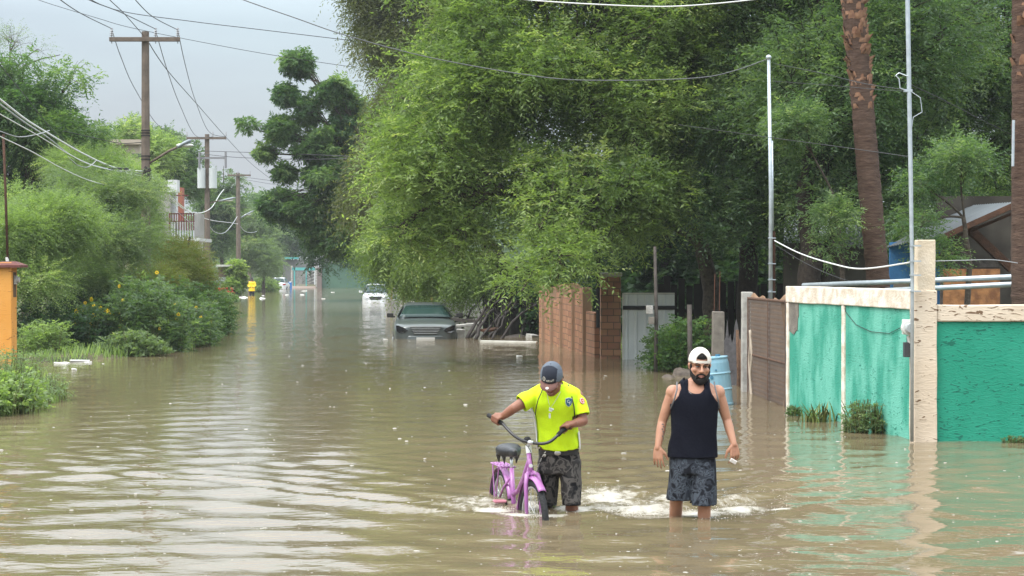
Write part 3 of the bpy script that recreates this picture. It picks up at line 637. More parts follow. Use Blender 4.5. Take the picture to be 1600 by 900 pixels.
# ---------------------------------------------------------------- materials of the built things
CREAM = mat('cream_paint', (.56, .47, .35), .85, .2, noise=(5, .16, 8), col2=(.66, .57, .45), bump=(45, .5))
def plaster(name, base, wash, mark, washmix=.5, mscale=9.0, thr=.60):
    "painted rough plaster: brush washes of a paler tone and short dark scratches"
    m = mat(name, base, .8, .25); n = m.node_tree.nodes; l = m.node_tree.links; b = n['Principled BSDF']; t = n['Texture Coordinate']
    mp = n.new('ShaderNodeMapping'); mp.inputs['Scale'].default_value = (1.8, 1.8, .8); l.new(t.outputs['Object'], mp.inputs[0])
    z = n.new('ShaderNodeTexNoise'); z.inputs['Scale'].default_value = 1.6; z.inputs['Detail'].default_value = 6; l.new(mp.outputs[0], z.inputs['Vector'])
    r = n.new('ShaderNodeValToRGB'); l.new(z.outputs[0], r.inputs[0]); r.color_ramp.elements[0].position = .42; r.color_ramp.elements[1].position = .42+washmix*.6
    r.color_ramp.elements[0].color = (*base, 1); r.color_ramp.elements[1].color = (*wash, 1)
    mp2 = n.new('ShaderNodeMapping'); mp2.inputs['Scale'].default_value = (.55, .55, 1.7); mp2.inputs['Rotation'].default_value = (.15, .25, .1); l.new(t.outputs['Object'], mp2.inputs[0])
    z2 = n.new('ShaderNodeTexNoise'); z2.inputs['Scale'].default_value = mscale; z2.inputs['Detail'].default_value = 3; z2.inputs['Distortion'].default_value = 1.5; l.new(mp2.outputs[0], z2.inputs['Vector'])
    z3 = n.new('ShaderNodeTexNoise'); z3.inputs['Scale'].default_value = 1.3; l.new(t.outputs['Object'], z3.inputs['Vector'])
    ad = n.new('ShaderNodeMath'); ad.operation = 'MULTIPLY_ADD'; ad.inputs[1].default_value = .25; l.new(z3.outputs[0], ad.inputs[0]); l.new(z2.outputs[0], ad.inputs[2])
    q = n.new('ShaderNodeMapRange'); q.inputs['From Min'].default_value = thr+.13; q.inputs['From Max'].default_value = thr+.17; l.new(ad.outputs[0], q.inputs['Value'])
    mx = n.new('ShaderNodeMix'); mx.data_type = 'RGBA'; l.new(q.outputs[0], mx.inputs['Factor']); l.new(r.outputs[0], mx.inputs['A']); mx.inputs['B'].default_value = (*mark, 1)
    l.new(mx.outputs['Result'], b.inputs['Base Color'])
    u = n.new('ShaderNodeBump'); u.inputs['Strength'].default_value = .6; u.inputs['Distance'].default_value = .012; l.new(z2.outputs[0], u.inputs['Height']); l.new(u.outputs[0], b.inputs['Normal'])
    return m
GREEN = plaster('green_plaster', (.016, .235, .150), (.030, .29, .195), (.010, .12, .082), .8, 17, .60)
GREEN_WASH = plaster('washed_green_plaster', (.040, .275, .195), (.13, .42, .325), (.03, .19, .14), .30, 16, .64)
CREAM_S = plaster('scratched_cream_paint', (.56, .46, .35), (.66, .57, .46), (.16, .10, .06), .5, 12, .62)
CREAM_PALE = mat('pale_cream_paint', (.74, .69, .61), .85, .2, noise=(7, .12, 8), col2=(.55, .47, .37), bump=(40, .5))
CONC = mat('grey_concrete', (.22, .20, .17), .9, .2, noise=(8, .2, 8), col2=(.13, .115, .10), bump=(40, .6))
CONC_PALE = mat('pale_concrete', (.42, .41, .38), .9, .2, noise=(6, .12, 8), col2=(.26, .25, .23), bump=(40, .6))
GALV = mat('galvanised_steel', (.50, .55, .58), .38, .5, .55, noise=(12, .2, 4), col2=(.38, .42, .45))
WOOD_OLD = mat('weathered_wood', (.10, .085, .075), .85, .2, noise=(9, .2, 8), col2=(.045, .04, .036), bump=(40, .6))
WOOD_BROWN = mat('brown_wood', (.10, .05, .03), .85, .2, noise=(9, .2, 8), col2=(.05, .028, .02), bump=(40, .6))
BLACK_IRON = mat('dark_iron', (.02, .018, .017), .6, .3)
WHITE_P = mat('white_paint', (.66, .66, .62), .6, .3, noise=(4, .2, 6), col2=(.48, .47, .42))
PLY = mat('plywood', (.30, .14, .055), .7, .25, noise=(7, .12, 10), col2=(.15, .065, .028), bump=(30, .4))
BLUEW = mat('blue_wall_paint', (.045, .16, .33), .8, .2, noise=(3, .2, 6), col2=(.03, .10, .22), bump=(30, .3))
DARKIN = mat('shade_dark_boards', (.03, .026, .022), .9, .1, noise=(3, .2, 6), col2=(.015, .013, .011))  # dark brown boards, with the black interior's shade put into the colour
CABLE_B = mat('black_cable', (.03, .03, .032), .6, .3)
CABLE_G = mat('grey_cable', (.34, .35, .36), .5, .4)
CABLE_W = mat('pale_cable', (.62, .63, .62), .5, .4)

# ---------------------------------------------------------------- green wall with pillar (right)
PX, PY = 4.69, 19.7; CX_, CY_ = 3.93, 24.15
root = thing('garden_wall', (PX, PY, -.38), 'turquoise green plastered wall with cream bands and one tall cream pillar', 'wall')
dirA = (Vector((CX_, CY_, 0))-Vector((PX, PY, 0))); LA = dirA.length; dirA.normalize()
MA = Matrix.Translation((PX, PY, 0)) @ Matrix(((dirA.x, -dirA.y, 0, 0), (dirA.y, dirA.x, 0, 0), (0, 0, 1, 0), (0, 0, 0, 1)))   # x runs along the side wall away from the camera; +y faces the street
def roughen(bm, cuts, amp, seed=0, keep=None):
    bmesh.ops.subdivide_edges(bm, edges=[e for e in bm.edges if e.calc_length() > .35], cuts=cuts, use_grid_fill=True)
    for v in bm.verts:
        q = mnoise.noise_vector(v.co*2.3+Vector((seed, 0, 0)))*amp+mnoise.noise_vector(v.co*7+Vector((seed, 5, 0)))*amp*.4
        v.co += q
TH = .14
def wallbox(x0, x1, z0, z1, y0, y1, M, bm): box(bm, ((x0+x1)/2, (y0+y1)/2, (z0+z1)/2), (x1-x0, y1-y0, z1-z0), M=M)
bm = bmesh.new(); wallbox(.13, LA-.03, -.6, 1.505, -TH/2, TH/2, MA, bm); bmesh.ops.subdivide_edges(bm, edges=bm.edges, cuts=8, use_grid_fill=True)
obj('side_panel', bm, GREEN_WASH, root)
bm = bmesh.new(); wallbox(.13, LA+.04, 1.50, 1.725, -TH/2-.025, TH/2+.03, MA, bm); roughen(bm, 14, .007, 1); obj('top_band', bm, CREAM_PALE, root, bevel=.012)
for xa, xb in ((LA-.055, LA+.035), (LA*.505, LA*.505+.10)):
    bm = bmesh.new(); wallbox(xa, xb, -.6, 1.499, -TH/2-.02, TH/2+.025, MA, bm); roughen(bm, 12, .004, 2); obj('pilaster', bm, CREAM_PALE, root, bevel=.01)
bm = bmesh.new()   # bare plaster patch, thin layer
v = [bm.verts.new(MA @ Vector((x, TH/2+.004, z))) for x, z in ((LA-.06, 1.495), (LA-.06, 1.10), (LA-.25, 1.06), (LA-.36, 1.12), (LA-.40, 1.12), (LA-.42, 1.30), (LA-.45, 1.32), (LA-.45, 1.495))]
f_ = bm.faces.new(v); r_ = bmesh.ops.extrude_face_region(bm, geom=[f_]); bmesh.ops.translate(bm, verts=[q for q in r_['geom'] if isinstance(q, bmesh.types.BMVert)], vec=(MA.to_3x3() @ Vector((0, .004, 0))))
obj('bare_plaster_patch', bm, CONC, root)
bm = bmesh.new(); box(bm, (PX+.135+1.9+.0, PY+.02, .38), (3.8, TH, 1.96)); bmesh.ops.subdivide_edges(bm, edges=bm.edges, cuts=10, use_grid_fill=True); obj('front_panel', bm, GREEN, root)
bm = bmesh.new(); box(bm, (PX+.135+1.9, PY+.01, 1.46), (3.8, TH+.05, .19)); roughen(bm, 16, .008, 5); obj('top_band', bm, CREAM_S, root, bevel=.014)
bm = bmesh.new(); box(bm, (PX, PY, .55), (.262, .25, 2.34)); roughen(bm, 14, .007, 3); obj('pillar', bm, CREAM_S, root, bevel=.014)
bm = bmesh.new(); box(bm, (PX+.015, PY, 1.99), (.20, .20, .61)); roughen(bm, 6, .006, 4); obj('pillar_stub', bm, CREAM, root, bevel=.012)
# electric meter and boxes on the side wall, close to the pillar
mt = thing('electric_meter', MA @ Vector((.20, .1, 1.12)), 'round white electric meter fixed to the green wall by the tall pillar', 'meter')
WPL = mat('white_plastic', (.62, .63, .60), .4, .5); GLS = mat('meter_glass', (.35, .38, .38), .1, .6)
c0 = Vector((PX-.16, PY+.02, 1.30))
bm = bmesh.new(); cyl(bm, c0+Vector((0, .04, -.01)), c0+Vector((0, -.05, -.01)), .085, n=24); obj('meter_base', bm, WPL, mt, smooth=False, bevel=.006)
bm = bmesh.new(); cyl(bm, c0+Vector((0, -.05, -.01)), c0+Vector((0, -.13, -.01)), .066, .058, n=24); obj('meter_dome', bm, GLS, mt, bevel=.01)
bm = bmesh.new(); cyl(bm, c0+Vector((0, .02, -.10)), c0+Vector((0.015, .02, -.19)), .022, n=10); box(bm, c0+Vector((0, .04, 0)), (.13, .06, .17)); obj('meter_box', bm, WPL, mt, bevel=.005)
bm = bmesh.new(); c1 = Vector((PX-.165, PY+.06, 1.04)); box(bm, c1, (.09, .08, .17)); obj('breaker_box', bm, mat('dark_grey_box', (.05, .055, .06), .6, .3), mt, bevel=.006)
bm = bmesh.new(); tube(bm, [MA @ Vector((x, TH/2+.012, z)) for x, z in ((.25, 1.33), (.8, 1.20), (1.4, 1.20), (1.9, 1.27), (2.25, 1.42), (2.3, 1.5))], .004, 5); tube(bm, [MA @ Vector((.16, .13, 1.2)), MA @ Vector((.13, .14, 1.12)), MA @ Vector((.17, .13, 1.04))], .006, 5)
obj('meter_wire', bm, CABLE_B, mt)
# conduit mast on the pillar
ms = thing('service_mast', (PX-.10, PY-.15, -.1), 'tall thin steel conduit mast strapped to the cream wall pillar', 'mast')
bm = bmesh.new(); q = [P(1425.5, 690, 19.5), P(1425.5, 450, 19.5), P(1423, 300, 19.5), P(1417, 0, 19.5), P(1415.5, -90, 19.5)]; tube(bm, q, [.020, .020, .024, .026, .026], 12); obj('pipe', bm, GALV, ms, smooth=True)
for py in (455, 430, 408, 384):
    bm = bmesh.new(); a_ = P(1427, py, 19.46); box(bm, a_+Vector((.03, .03, 0)), (.12, .05, .016)); obj('strap', bm, GALV, ms)
bm = bmesh.new(); a_ = P(1418, 142, 19.5); box(bm, a_, (.09, .05, .03)); tube(bm, [a_+Vector((-.02, 0, .0)), a_+Vector((-.09, 0, .03)), a_+Vector((-.10, 0, .13)), a_+Vector((-.14, 0, .17)), a_+Vector((-.10, 0, .20)), a_+Vector((-.01, -.02, .16))], .007, 6)
tube(bm, [a_+Vector((.02, 0, 0)), a_+Vector((.14, 0, -.08)), a_+Vector((.16, 0, -.24)), a_+Vector((.06, 0, -.30)), a_+Vector((.03, 0, -.5)), a_+Vector((.035, 0, -1.3))], .005, 6); obj('wire_hook', bm, GALV, ms)
# second mast behind the wire gate
ms = thing('service_mast', G(1203, 27), 'tall thin steel conduit mast on a brown wooden post behind the rusty wire gate', 'mast')
bm = bmesh.new(); tube(bm, [P(1204, 540, 27), P(1204, 300, 27), P(1200.5, 92, 27)], [.032, .030, .026], 12); obj('pipe', bm, GALV, ms, smooth=True)
bm = bmesh.new(); tube(bm, [P(1207.5, 360, 27), P(1206, 220, 27)], .016, 8); obj('thin_pipe', bm, GALV, ms, smooth=True)
bm = bmesh.new(); blob(bm, P(1200.5, 90, 27), (.045, .045, .04)); obj('weather_head', bm, GALV, ms, smooth=True)
bm = bmesh.new(); beam(bm, P(1208, 545, 27.06), P(1208, 361, 27.06), .06, .06, up=(0, 1, 0)); obj('wooden_post', bm, WOOD_BROWN, ms)
for py in (372, 412, 437, 456):
    bm = bmesh.new(); box(bm, P(1206, py, 26.99), (.12, .05, .014)); obj('strap', bm, GALV, ms)
# palm trunks
PALM = mat('palm_bark', (.12, .078, .058), .9, .15, noise=(9, .2, 8), col2=(.055, .034, .027), bump=(26, 1))
_n = PALM.node_tree.nodes; _l = PALM.node_tree.links
_tc = _n['Texture Coordinate']; _mp = _n.new('ShaderNodeMapping'); _mp.inputs['Scale'].default_value = (.7, .7, 4.2); _l.new(_tc.outputs['Object'], _mp.inputs[0])
for _z in [q for q in _n if q.type == 'TEX_NOISE']: _l.new(_mp.outputs[0], _z.inputs['Vector'])
def palm(label, pts, rad, seed, boots):
    rng = random.Random(seed); rt = thing('palm_tree', pts[0], label, 'palm tree')
    n = 150; V, Fc = [], []; k = 18; P_ = [np.array(p) for p in pts]; T = np.linspace(0, len(P_)-1, n)
    C_ = np.stack([np.interp(T, range(len(P_)), [p[i] for p in P_]) for i in range(3)], 1); Rr = np.interp(T, range(len(P_)), rad)
    for i in range(n):
        ringr = Rr[i]*(1+.045*((i*1.0) % 3 < 1)+rng.uniform(-.015, .015))
        for j in range(k):
            a = 2*PI*j/k; rr = ringr*(1+.05*mnoise.noise(Vector((math.cos(a)*2, math.sin(a)*2, i*.35+seed))))
            V.append((C_[i][0]+math.cos(a)*rr, C_[i][1]+math.sin(a)*rr, C_[i][2]+.02*math.sin(a*2+i)))
    for i in range(n-1):
        for j in range(k): Fc.append((i*k+j, i*k+(j+1) % k, (i+1)*k+(j+1) % k, (i+1)*k+j))
    npmesh('trunk', V, Fc, PALM, rt, smooth=False)
    bv, bf = [], []     # old leaf bases: scales peeling off the bark
    for q in range(boots):
        f = rng.uniform(.35, 1)**.7; i = int(f*(n-1)); a = rng.uniform(PI, 2*PI) if rng.random() < .8 else rng.uniform(0, PI); c = C_[i]; r0 = Rr[i]
        u_ = np.array([math.cos(a), math.sin(a), 0]); s_ = np.array([-math.sin(a), math.cos(a), 0]); w = rng.uniform(.03, .07); h = rng.uniform(.06, .16); lift = rng.uniform(.01, .05) if rng.random() < .85 else .09
        o = len(bv); up = np.array([0, 0, 1.0])
        bv += [c+u_*r0*.97-s_*w, c+u_*r0*.97+s_*w, c+u_*(r0+lift)+up*h+s_*w*.4, c+u_*(r0+lift)+up*h-s_*w*.4, c+u_*(r0*.9)-s_*w*.9+up*h*.7, c+u_*(r0*.9)+s_*w*.9+up*h*.7]
        bf += [(o, o+1, o+2, o+3), (o, o+3, o+2, o+4), (o+4, o+2, o+5, o+1)]
    npmesh('leaf_bases', bv, bf, mat('dry_leaf_base', (.26, .15, .09), .85, .2, noise=(12, .2, 5), col2=(.12, .06, .04)), rt)['kind'] = 'stuff'
    top = np.array(pts[-1]); p0, dd, LL = [], [], []; rg = np.random.RandomState(seed)
    fv, ff = [], []
    for q in range(26):   # fan leaves, above the frame
        a = q*2.4; el = rg.uniform(-.7, 1.1); u_ = np.array([math.cos(a)*math.cos(el), math.sin(a)*math.cos(el), math.sin(el)]); hub = top+u_*1.0
        s_ = unit(np.cross(u_, [0, 0, 1.0])); 
        for b_ in np.linspace(-1.1, 1.1, 15):
            d_ = u_*math.cos(b_)+s_*math.sin(b_); t_ = hub+d_*.75-np.array([0, 0, .15+abs(b_)*.1]); o = len(fv); w = np.cross(d_, [0, 0, 1.0])*.02+1e-4
            fv += [hub-w*.3, hub+w*.3, t_+w*.6, t_-w*.6]; ff.append((o, o+1, o+2, o+3))
        o = len(fv); fv += [top-s_*.02, top+s_*.02, hub+s_*.02, hub-s_*.02]; ff.append((o, o+1, o+2, o+3))
    npmesh('fronds', fv, ff, L_DARK, rt, tint=np.full(len(fv), .4))
palm('nearer full palm trunk, leaning left, rough brown bark, rising behind the green wall', [P(1377, 560, 28), P(1373, 450, 28), P(1359, 300, 28), P(1346, 150, 28), P(1331, 0, 28), P(1322, -110, 28), P(1318, -240, 28)], [.19, .185, .182, .18, .185, .19, .2], 3, 260)
palm('straight reddish palm trunk cut by the right edge of the photo', [P(1600, 600, 21), P(1600, 450, 21), P(1600, 200, 21), P(1600, 0, 21), P(1600, -120, 21), P(1599, -420, 21)], [.15, .15, .15, .152, .155, .17], 5, 60)
bm = bmesh.new(); tube(bm, [P(1582, 260, 20.83), P(1583, 188, 20.83)], .018, 8); tag(obj('conduit_pipe', bm, GALV, origin=P(1582, 260, 20.83)), 'short grey pipe fixed on the reddish palm trunk at the right edge', 'pipe')

# wire gate between the concrete post and the wall's corner
g0, g1 = Vector((3.80, 27.6, 0)), Vector((3.95, 24.45, 0))
rt = thing('wire_gate', (g0+g1)/2+Vector((0, 0, -.3)), 'rusty wire mesh gate backed with brown sheet between white post and green wall', 'gate')
gd = (g1-g0).normalized(); gn = Vector((-gd.y, gd.x, 0)); gl = (g1-g0).length
MG = Matrix.Translation(g0) @ Matrix(((gd.x, gn.x, 0, 0), (gd.y, gn.y, 0, 0), (0, 0, 1, 0), (0, 0, 0, 1)))
RUST = mat('rusty_sheet', (.16, .095, .055), .85, .2, noise=(3.5, .18, 9), col2=(.26, .17, .11), bump=(14, .5))
bm = bmesh.new(); vs = []
for i in range(25):
    for j in range(18):
        x = .12+(gl-.30)*i/24; z = -.45+(1.97+.04*math.sin(i*.9)+.05*math.sin(i*.37))*j/17; vs.append(bm.verts.new(MG @ Vector((x, .03*mnoise.noise(Vector((x*3, z*2, 1))), z))))
for i in range(24):
    for j in range(17): bm.faces.new((vs[i*18+j], vs[(i+1)*18+j], vs[(i+1)*18+j+1], vs[i*18+j+1]))
o = obj('backing_sheet', bm, RUST, rt, smooth=True); s = o.modifiers.new('s', 'SOLIDIFY'); s.thickness = .01
bm = bmesh.new()
for a_, b_ in (((.1, 1.50), (gl-.14, 1.50)), ((.1, .62), (gl-.14, .62)), ((.1, -.4), (.1, 1.52)), ((gl-.14, -.4), (gl-.14, 1.52)), ((gl*.55, -.4), (gl*.55, 1.5))):
    cyl(bm, MG @ Vector((a_[0], -.04, a_[1])), MG @ Vector((b_[0], -.04, b_[1])), .022)
obj('frame', bm, mat('rusty_frame', (.07, .045, .035), .8, .25, noise=(9, .2, 5), col2=(.13, .07, .045)), rt)
bm = bmesh.new()
for k in range(-14, 36):
    for s_ in (1, -1):
        x0 = k*.075; pts_ = []
        for z in (-.3, 1.5):
            x = x0+s_*(z+.3)*.55+(1.0 if s_ < 0 else 0); pts_.append((x, z))
        (xa, za), (xb, zb) = pts_
        def clip(x, z, x2, z2, lo, hi):
            if x < lo: t = (lo-x)/(x2-x); return lo, z+(z2-z)*t
            if x > hi: t = (hi-x)/(x2-x); return hi, z+(z2-z)*t
            return x, z
        lo, hi = .1, gl-.14
        if max(xa, xb) <= lo or min(xa, xb) >= hi: continue
        A = clip(xa, za, xb, zb, lo, hi); Bq = clip(xb, zb, xa, za, lo, hi)
        cyl(bm, MG @ Vector((A[0], -.05, A[1])), MG @ Vector((Bq[0], -.05, Bq[1])), .0035, n=4)
obj('wire_mesh', bm, mat('old_wire', (.16, .13, .11), .6, .4, .3), rt)
bm = bmesh.new()
for x0 in (.33, .44): tube(bm, [MG @ Vector((x0+.05*math.sin(z*9+x0*20), -.06, z)) for z in np.linspace(-.1, 1.0, 16)], .02, 6)
obj('frayed_rope', bm, mat('pale_rope', (.40, .34, .27), .9), rt, smooth=True)
bm = bmesh.new(); wallbox(gl-.13, gl-.02, -.5, 1.47, -.06, .06, MG, bm); obj('gate_post', bm, WOOD_OLD, rt, bevel=.008)
# concrete post
bm = bmesh.new(); box(bm, (3.775, 27.75, .46), (.17, .2, 2.28)); roughen(bm, 10, .008, 8); tag(obj('concrete_post', bm, CONC_PALE, origin=(3.775, 27.75, -.6), bevel=.012), 'white painted square post at the left end of the rusty wire gate', 'post')
bm = bmesh.new(); box(bm, (P(1122, 487, 30).x, 30, .33), (.20, .20, 1.8)); roughen(bm, 10, .008, 9); o = tag(obj('block_pillar', bm, CONC, origin=(P(1122, 487, 30).x, 30, -.5), bevel=.012), 'grey rough concrete block pillar behind the blue barrel', 'pillar')
bm = bmesh.new()
for k, px in enumerate((1116, 1124)): cyl(bm, P(px, 486, 30), P(px+1, 428-4*k, 30), .006, n=5)
obj('rebar', bm, mat('rust', (.12, .05, .03), .8), o)
# torn weathered board
bm = bmesh.new(); zt = [.74, .80, 1.10, .78, .86, .70, .78, 1.02, 1.12, .98, .80, .62]; n_ = len(zt)
for i in range(n_-1):
    x0, x1 = P(1130, 500, 29.3).x+.02+i*.026, P(1130, 500, 29.3).x+.02+(i+1)*.026
    fr_ = [bm.verts.new((x, y, z)) for y in (29.3, 29.33) for x, z in ((x0, -.5), (x1, -.5), (x1, zt[i+1]), (x0, zt[i]))]
    bm.faces.new(fr_[:4]); bm.faces.new(fr_[4:][::-1]); bm.faces.new((fr_[3], fr_[2], fr_[6], fr_[7]))
tag(obj('splintered_board', bm, mat('grey_wood', (.13, .125, .13), .85, .2, noise=(12, .2, 8), col2=(.07, .066, .07), bump=(40, .6)), origin=(3.7, 29.3, -.5)), 'grey weathered board with jagged top standing behind the blue barrel', 'board')
for k, (px, h_, d_) in enumerate(((1153, .95, 28.9), (1158.5, .8, 28.7))):
    bm = bmesh.new(); x = P(px, 500, d_).x; tube(bm, [(x, d_, -.5), (x+.012, d_, .2), (x-.01, d_, h_)], [.035, .03, .028], 7)
    tag(obj('wooden_stake', bm, mat('bark_stake', (.16, .10, .065), .9, .1, noise=(20, .2, 6), col2=(.08, .045, .03), bump=(50, .8)), origin=(x, d_, -.5), smooth=True), ['taller rough stake between the jagged board and the white post', 'shorter rough stake right against the white post'][k], 'stake')
# blue barrel, floating tilted
bar = thing('blue_barrel', W(1117, 628), 'pale blue plastic barrel leaning in the water behind the man in the tank top', 'barrel')
BLP = mat('pale_blue_plastic', (.17, .33, .43), .55, .35, noise=(4, .2, 6), col2=(.26, .42, .50)); c = W(1115, 632); MB_ = Matrix.Translation(c) @ Euler((R(-2), R(-5), 0)).to_matrix().to_4x4()
bm = bmesh.new(); prof = [(-.4, .27), (-.05, .285), (.0, .292), (.02, .285), (.20, .285), (.215, .296), (.235, .285), (.43, .283), (.445, .294), (.465, .283), (.60, .275), (.655, .262), (.665, .272), (.68, .272), (.69, .262)]
loft(bm, [[MB_ @ p_ for p_ in ell(0, 0, z, r_, r_, 28)] for z, r_ in prof]); obj('barrel_body', bm, BLP, bar, smooth=False, bevel=0)
for p_ in bar.children if False else []: pass
bm = bmesh.new(); cyl(bm, MB_ @ Vector((.12, -.05, .69)), MB_ @ Vector((.12, -.05, .72)), .035, n=14); obj('bung', bm, mat('dark_blue_plastic', (.05, .16, .25), .5), bar)
for x_, z_, r_ in ((.05, .50, .014), (-.02, .40, .026), (-.09, .39, .014)):
    bm = bmesh.new(); cyl(bm, MB_ @ Vector((x_, -.27, z_)), MB_ @ Vector((x_, -.291, z_)), r_, n=10); obj('stain', bm, MATS['dark_blue_plastic'], bar)
# dark pole with meter box; plain dark pole
bm = bmesh.new(); x = P(1024, 500, 33).x; tube(bm, [(x, 33, -.4), (x+.02, 33, 1.0), (x-.01, 33, 2.4)], [.04, .036, .03], 8); o = tag(obj('meter_post', bm, WOOD_OLD, origin=(x, 33, -.4), smooth=True), 'thin dark wooden post with small grey boxes before the white metal gate', 'post')
bm = bmesh.new(); box(bm, P(1015, 484, 32.9), (.13, .10, .16)); obj('meter_box', bm, CONC_PALE, o, bevel=.01)
bm = bmesh.new(); box(bm, P(1018, 501, 32.9), (.11, .09, .14)); obj('breaker_box', bm, CONC, o, bevel=.01)
bm = bmesh.new(); x = P(1079, 500, 32.5).x; tube(bm, [(x, 32.5, -.4), (x-.02, 32.5, 1.3)], [.05, .045], 8); tag(obj('wooden_post', bm, WOOD_OLD, origin=(x, 32.5, -.4), smooth=True), 'stout dark wooden post standing left of the grey block pillar', 'post')
# stones
for k, (px, py, s_) in enumerate(((1066, 586, .22), (1047, 590, .11), (1084, 585, .2))):
    c = W(px, py); bm = bmesh.new(); bmesh.ops.create_icosphere(bm, subdivisions=3, radius=s_, matrix=Matrix.Translation(c+Vector((0, 0, -.03))) @ Matrix.Diagonal((1, .8, .62, 1)))
    for v in bm.verts: v.co += mnoise.noise_vector(v.co*7)*.07
    tag(obj('rubble_stone', bm, mat('wet_stone', (.07, .055, .045), .7, .4, noise=(9, .2, 8), col2=(.13, .105, .085), bump=(30, .8)), smooth=True, origin=c), ['largest rubble stone beside the head of the man in the tank top', 'smaller rubble stone left of the largest one', 'rubble stone nearest the grey block pillar, mostly hidden'][k], 'stone')

# ---------------------------------------------------------------- white metal gate
d = 37.7; x0, x1 = P(973, 500, d).x, P(1054, 500, d).x
rt = thing('metal_gate', (x0, d, -.38), 'white ribbed metal gate with a dark crossbar beside the brick fence', 'gate')
bm = bmesh.new(); n_ = 44; top = 1.42; prev = None
for i in range(n_+1):
    x = x0+(x1-x0)*i/n_; y = d+(-.025 if i % 8 in (3, 4) else (0.0))
    cur = (bm.verts.new((x, y, -.45)), bm.verts.new((x, y, top)))
    if prev: bm.faces.new((prev[0], cur[0], cur[1], prev[1]))
    prev = cur
o = obj('gate_panel', bm, mat('white_sheet', (.72, .75, .75), .45, .4, .1, noise=(2, .2, 8), col2=(.58, .61, .61)), rt); s = o.modifiers.new('s', 'SOLIDIFY'); s.thickness = .004
bm = bmesh.new(); box(bm, ((x0+x1)/2, d-.05, 1.13), (x1-x0, .04, .085)); obj('crossbar', bm, BLACK_IRON, rt)
bm = bmesh.new(); box(bm, ((x0+x1)/2, d, 1.44), (x1-x0, .05, .03)); box(bm, (x0+.01, d, .5), (.04, .05, 1.9)); obj('frame', bm, WHITE_P, rt)
# ---------------------------------------------------------------- brick fence
def brick(name, c1, c2, mortar, sc):
    m = mat(name, c1, .85, .2); n = m.node_tree.nodes; l = m.node_tree.links; b = n['Principled BSDF']; t = n['Texture Coordinate']
    # brick coordinates from object space: u along the fence or across, v up
    sp = n.new('ShaderNodeSeparateXYZ'); l.new(t.outputs['Object'], sp.inputs[0]); cb = n.new('ShaderNodeCombineXYZ')
    ad = n.new('ShaderNodeMath'); ad.operation = 'ADD'; l.new(sp.outputs[0], ad.inputs[0]); l.new(sp.outputs[1], ad.inputs[1]); l.new(ad.outputs[0], cb.inputs[0]); l.new(sp.outputs[2], cb.inputs[1])
    br = n.new('ShaderNodeTexBrick'); br.inputs['Scale'].default_value = sc; br.inputs['Color1'].default_value = (*c1, 1); br.inputs['Color2'].default_value = (*c2, 1); br.inputs['Mortar'].default_value = (*mortar, 1)
    br.inputs['Mortar Size'].default_value = .018; br.inputs['Brick Width'].default_value = .62; br.inputs['Row Height'].default_value = .34; l.new(cb.outputs[0], br.inputs['Vector'])
    z = n.new('ShaderNodeTexNoise'); z.inputs['Scale'].default_value = 7; z.inputs['Detail'].default_value = 6; l.new(t.outputs['Object'], z.inputs['Vector'])
    mx = n.new('ShaderNodeMix'); mx.data_type = 'RGBA'; mx.blend_type = 'MULTIPLY'; mx.inputs['Factor'].default_value = .6; l.new(br.outputs[0], mx.inputs['A']); l.new(z.outputs['Color'], mx.inputs['B']); l.new(br.outputs[0], mx.inputs['A'])
    h = n.new('ShaderNodeHueSaturation'); h.inputs['Value'].default_value = 1.4; l.new(mx.outputs['Result'], h.inputs['Color']); h.inputs['Saturation'].default_value = 1
    g = n.new('ShaderNodeMix'); g.data_type = 'RGBA'; g.inputs['Factor'].default_value = .35; l.new(br.outputs[0], g.inputs['A']); l.new(h.outputs[0], g.inputs['B']); l.new(g.outputs['Result'], b.inputs['Base Color'])
    u = n.new('ShaderNodeBump'); u.inputs['Strength'].default_value = .7; u.inputs['Distance'].default_value = .015; u.invert = True; l.new(br.outputs['Fac'], u.inputs['Height']); l.new(u.outputs[0], b.inputs['Normal'])
    return m
BRICK = brick('tan_brick', (.36, .19, .11), (.25, .125, .075), (.12, .085, .06), 2.3)
TANC = mat('tan_mortar_edge', (.36, .25, .17), .9, .2, noise=(9, .2, 6), col2=(.35, .23, .16), bump=(30, .5))
rt = thing('brick_fence', (2.16, 38, -.38), 'tan brick fence of square pillars and recessed panels with a pale capped corner pillar', 'fence')
pl = obj('corner_pillar', (lambda bm: (box(bm, (2.17, 38.15, .70), (.44, .44, 2.2)), bm)[1])(bmesh.new()), BRICK, rt, bevel=.012)
bm = bmesh.new(); box(bm, (2.17, 38.15, 1.845), (.5, .5, .09)); roughen(bm, 2, .01, 2)
obj('cap', bm, CONC_PALE, pl, bevel=.02)
fa_, fb_ = Vector((1.90, 38.5, 0)), Vector((.86, 48, 0)); fd = (fb_-fa_); fl = fd.length; fd.normalize(); fnrm = Vector((-fd.y, fd.x, 0))
MF = Matrix.Translation(fa_) @ Matrix(((fd.x, fnrm.x, 0, 0), (fd.y, fnrm.y, 0, 0), (0, 0, 1, 0), (0, 0, 0, 1)))
for k, (s_, h_) in enumerate(((1.7, 1.55), (3.5, 1.62), (5.6, 1.58), (7.4, 1.5), (9.2, 1.55))):
    bm = bmesh.new(); wallbox(s_-.3, s_+.3, -.5, h_, -.10, .12, MF, bm); obj('pillar', bm, BRICK, rt, bevel=.01)
    bm = bmesh.new(); wallbox(s_-.325, s_-.302, -.5, h_-.02, -.105, .128, MF, bm); obj('mortar_edge', bm, TANC, rt, bevel=.008)
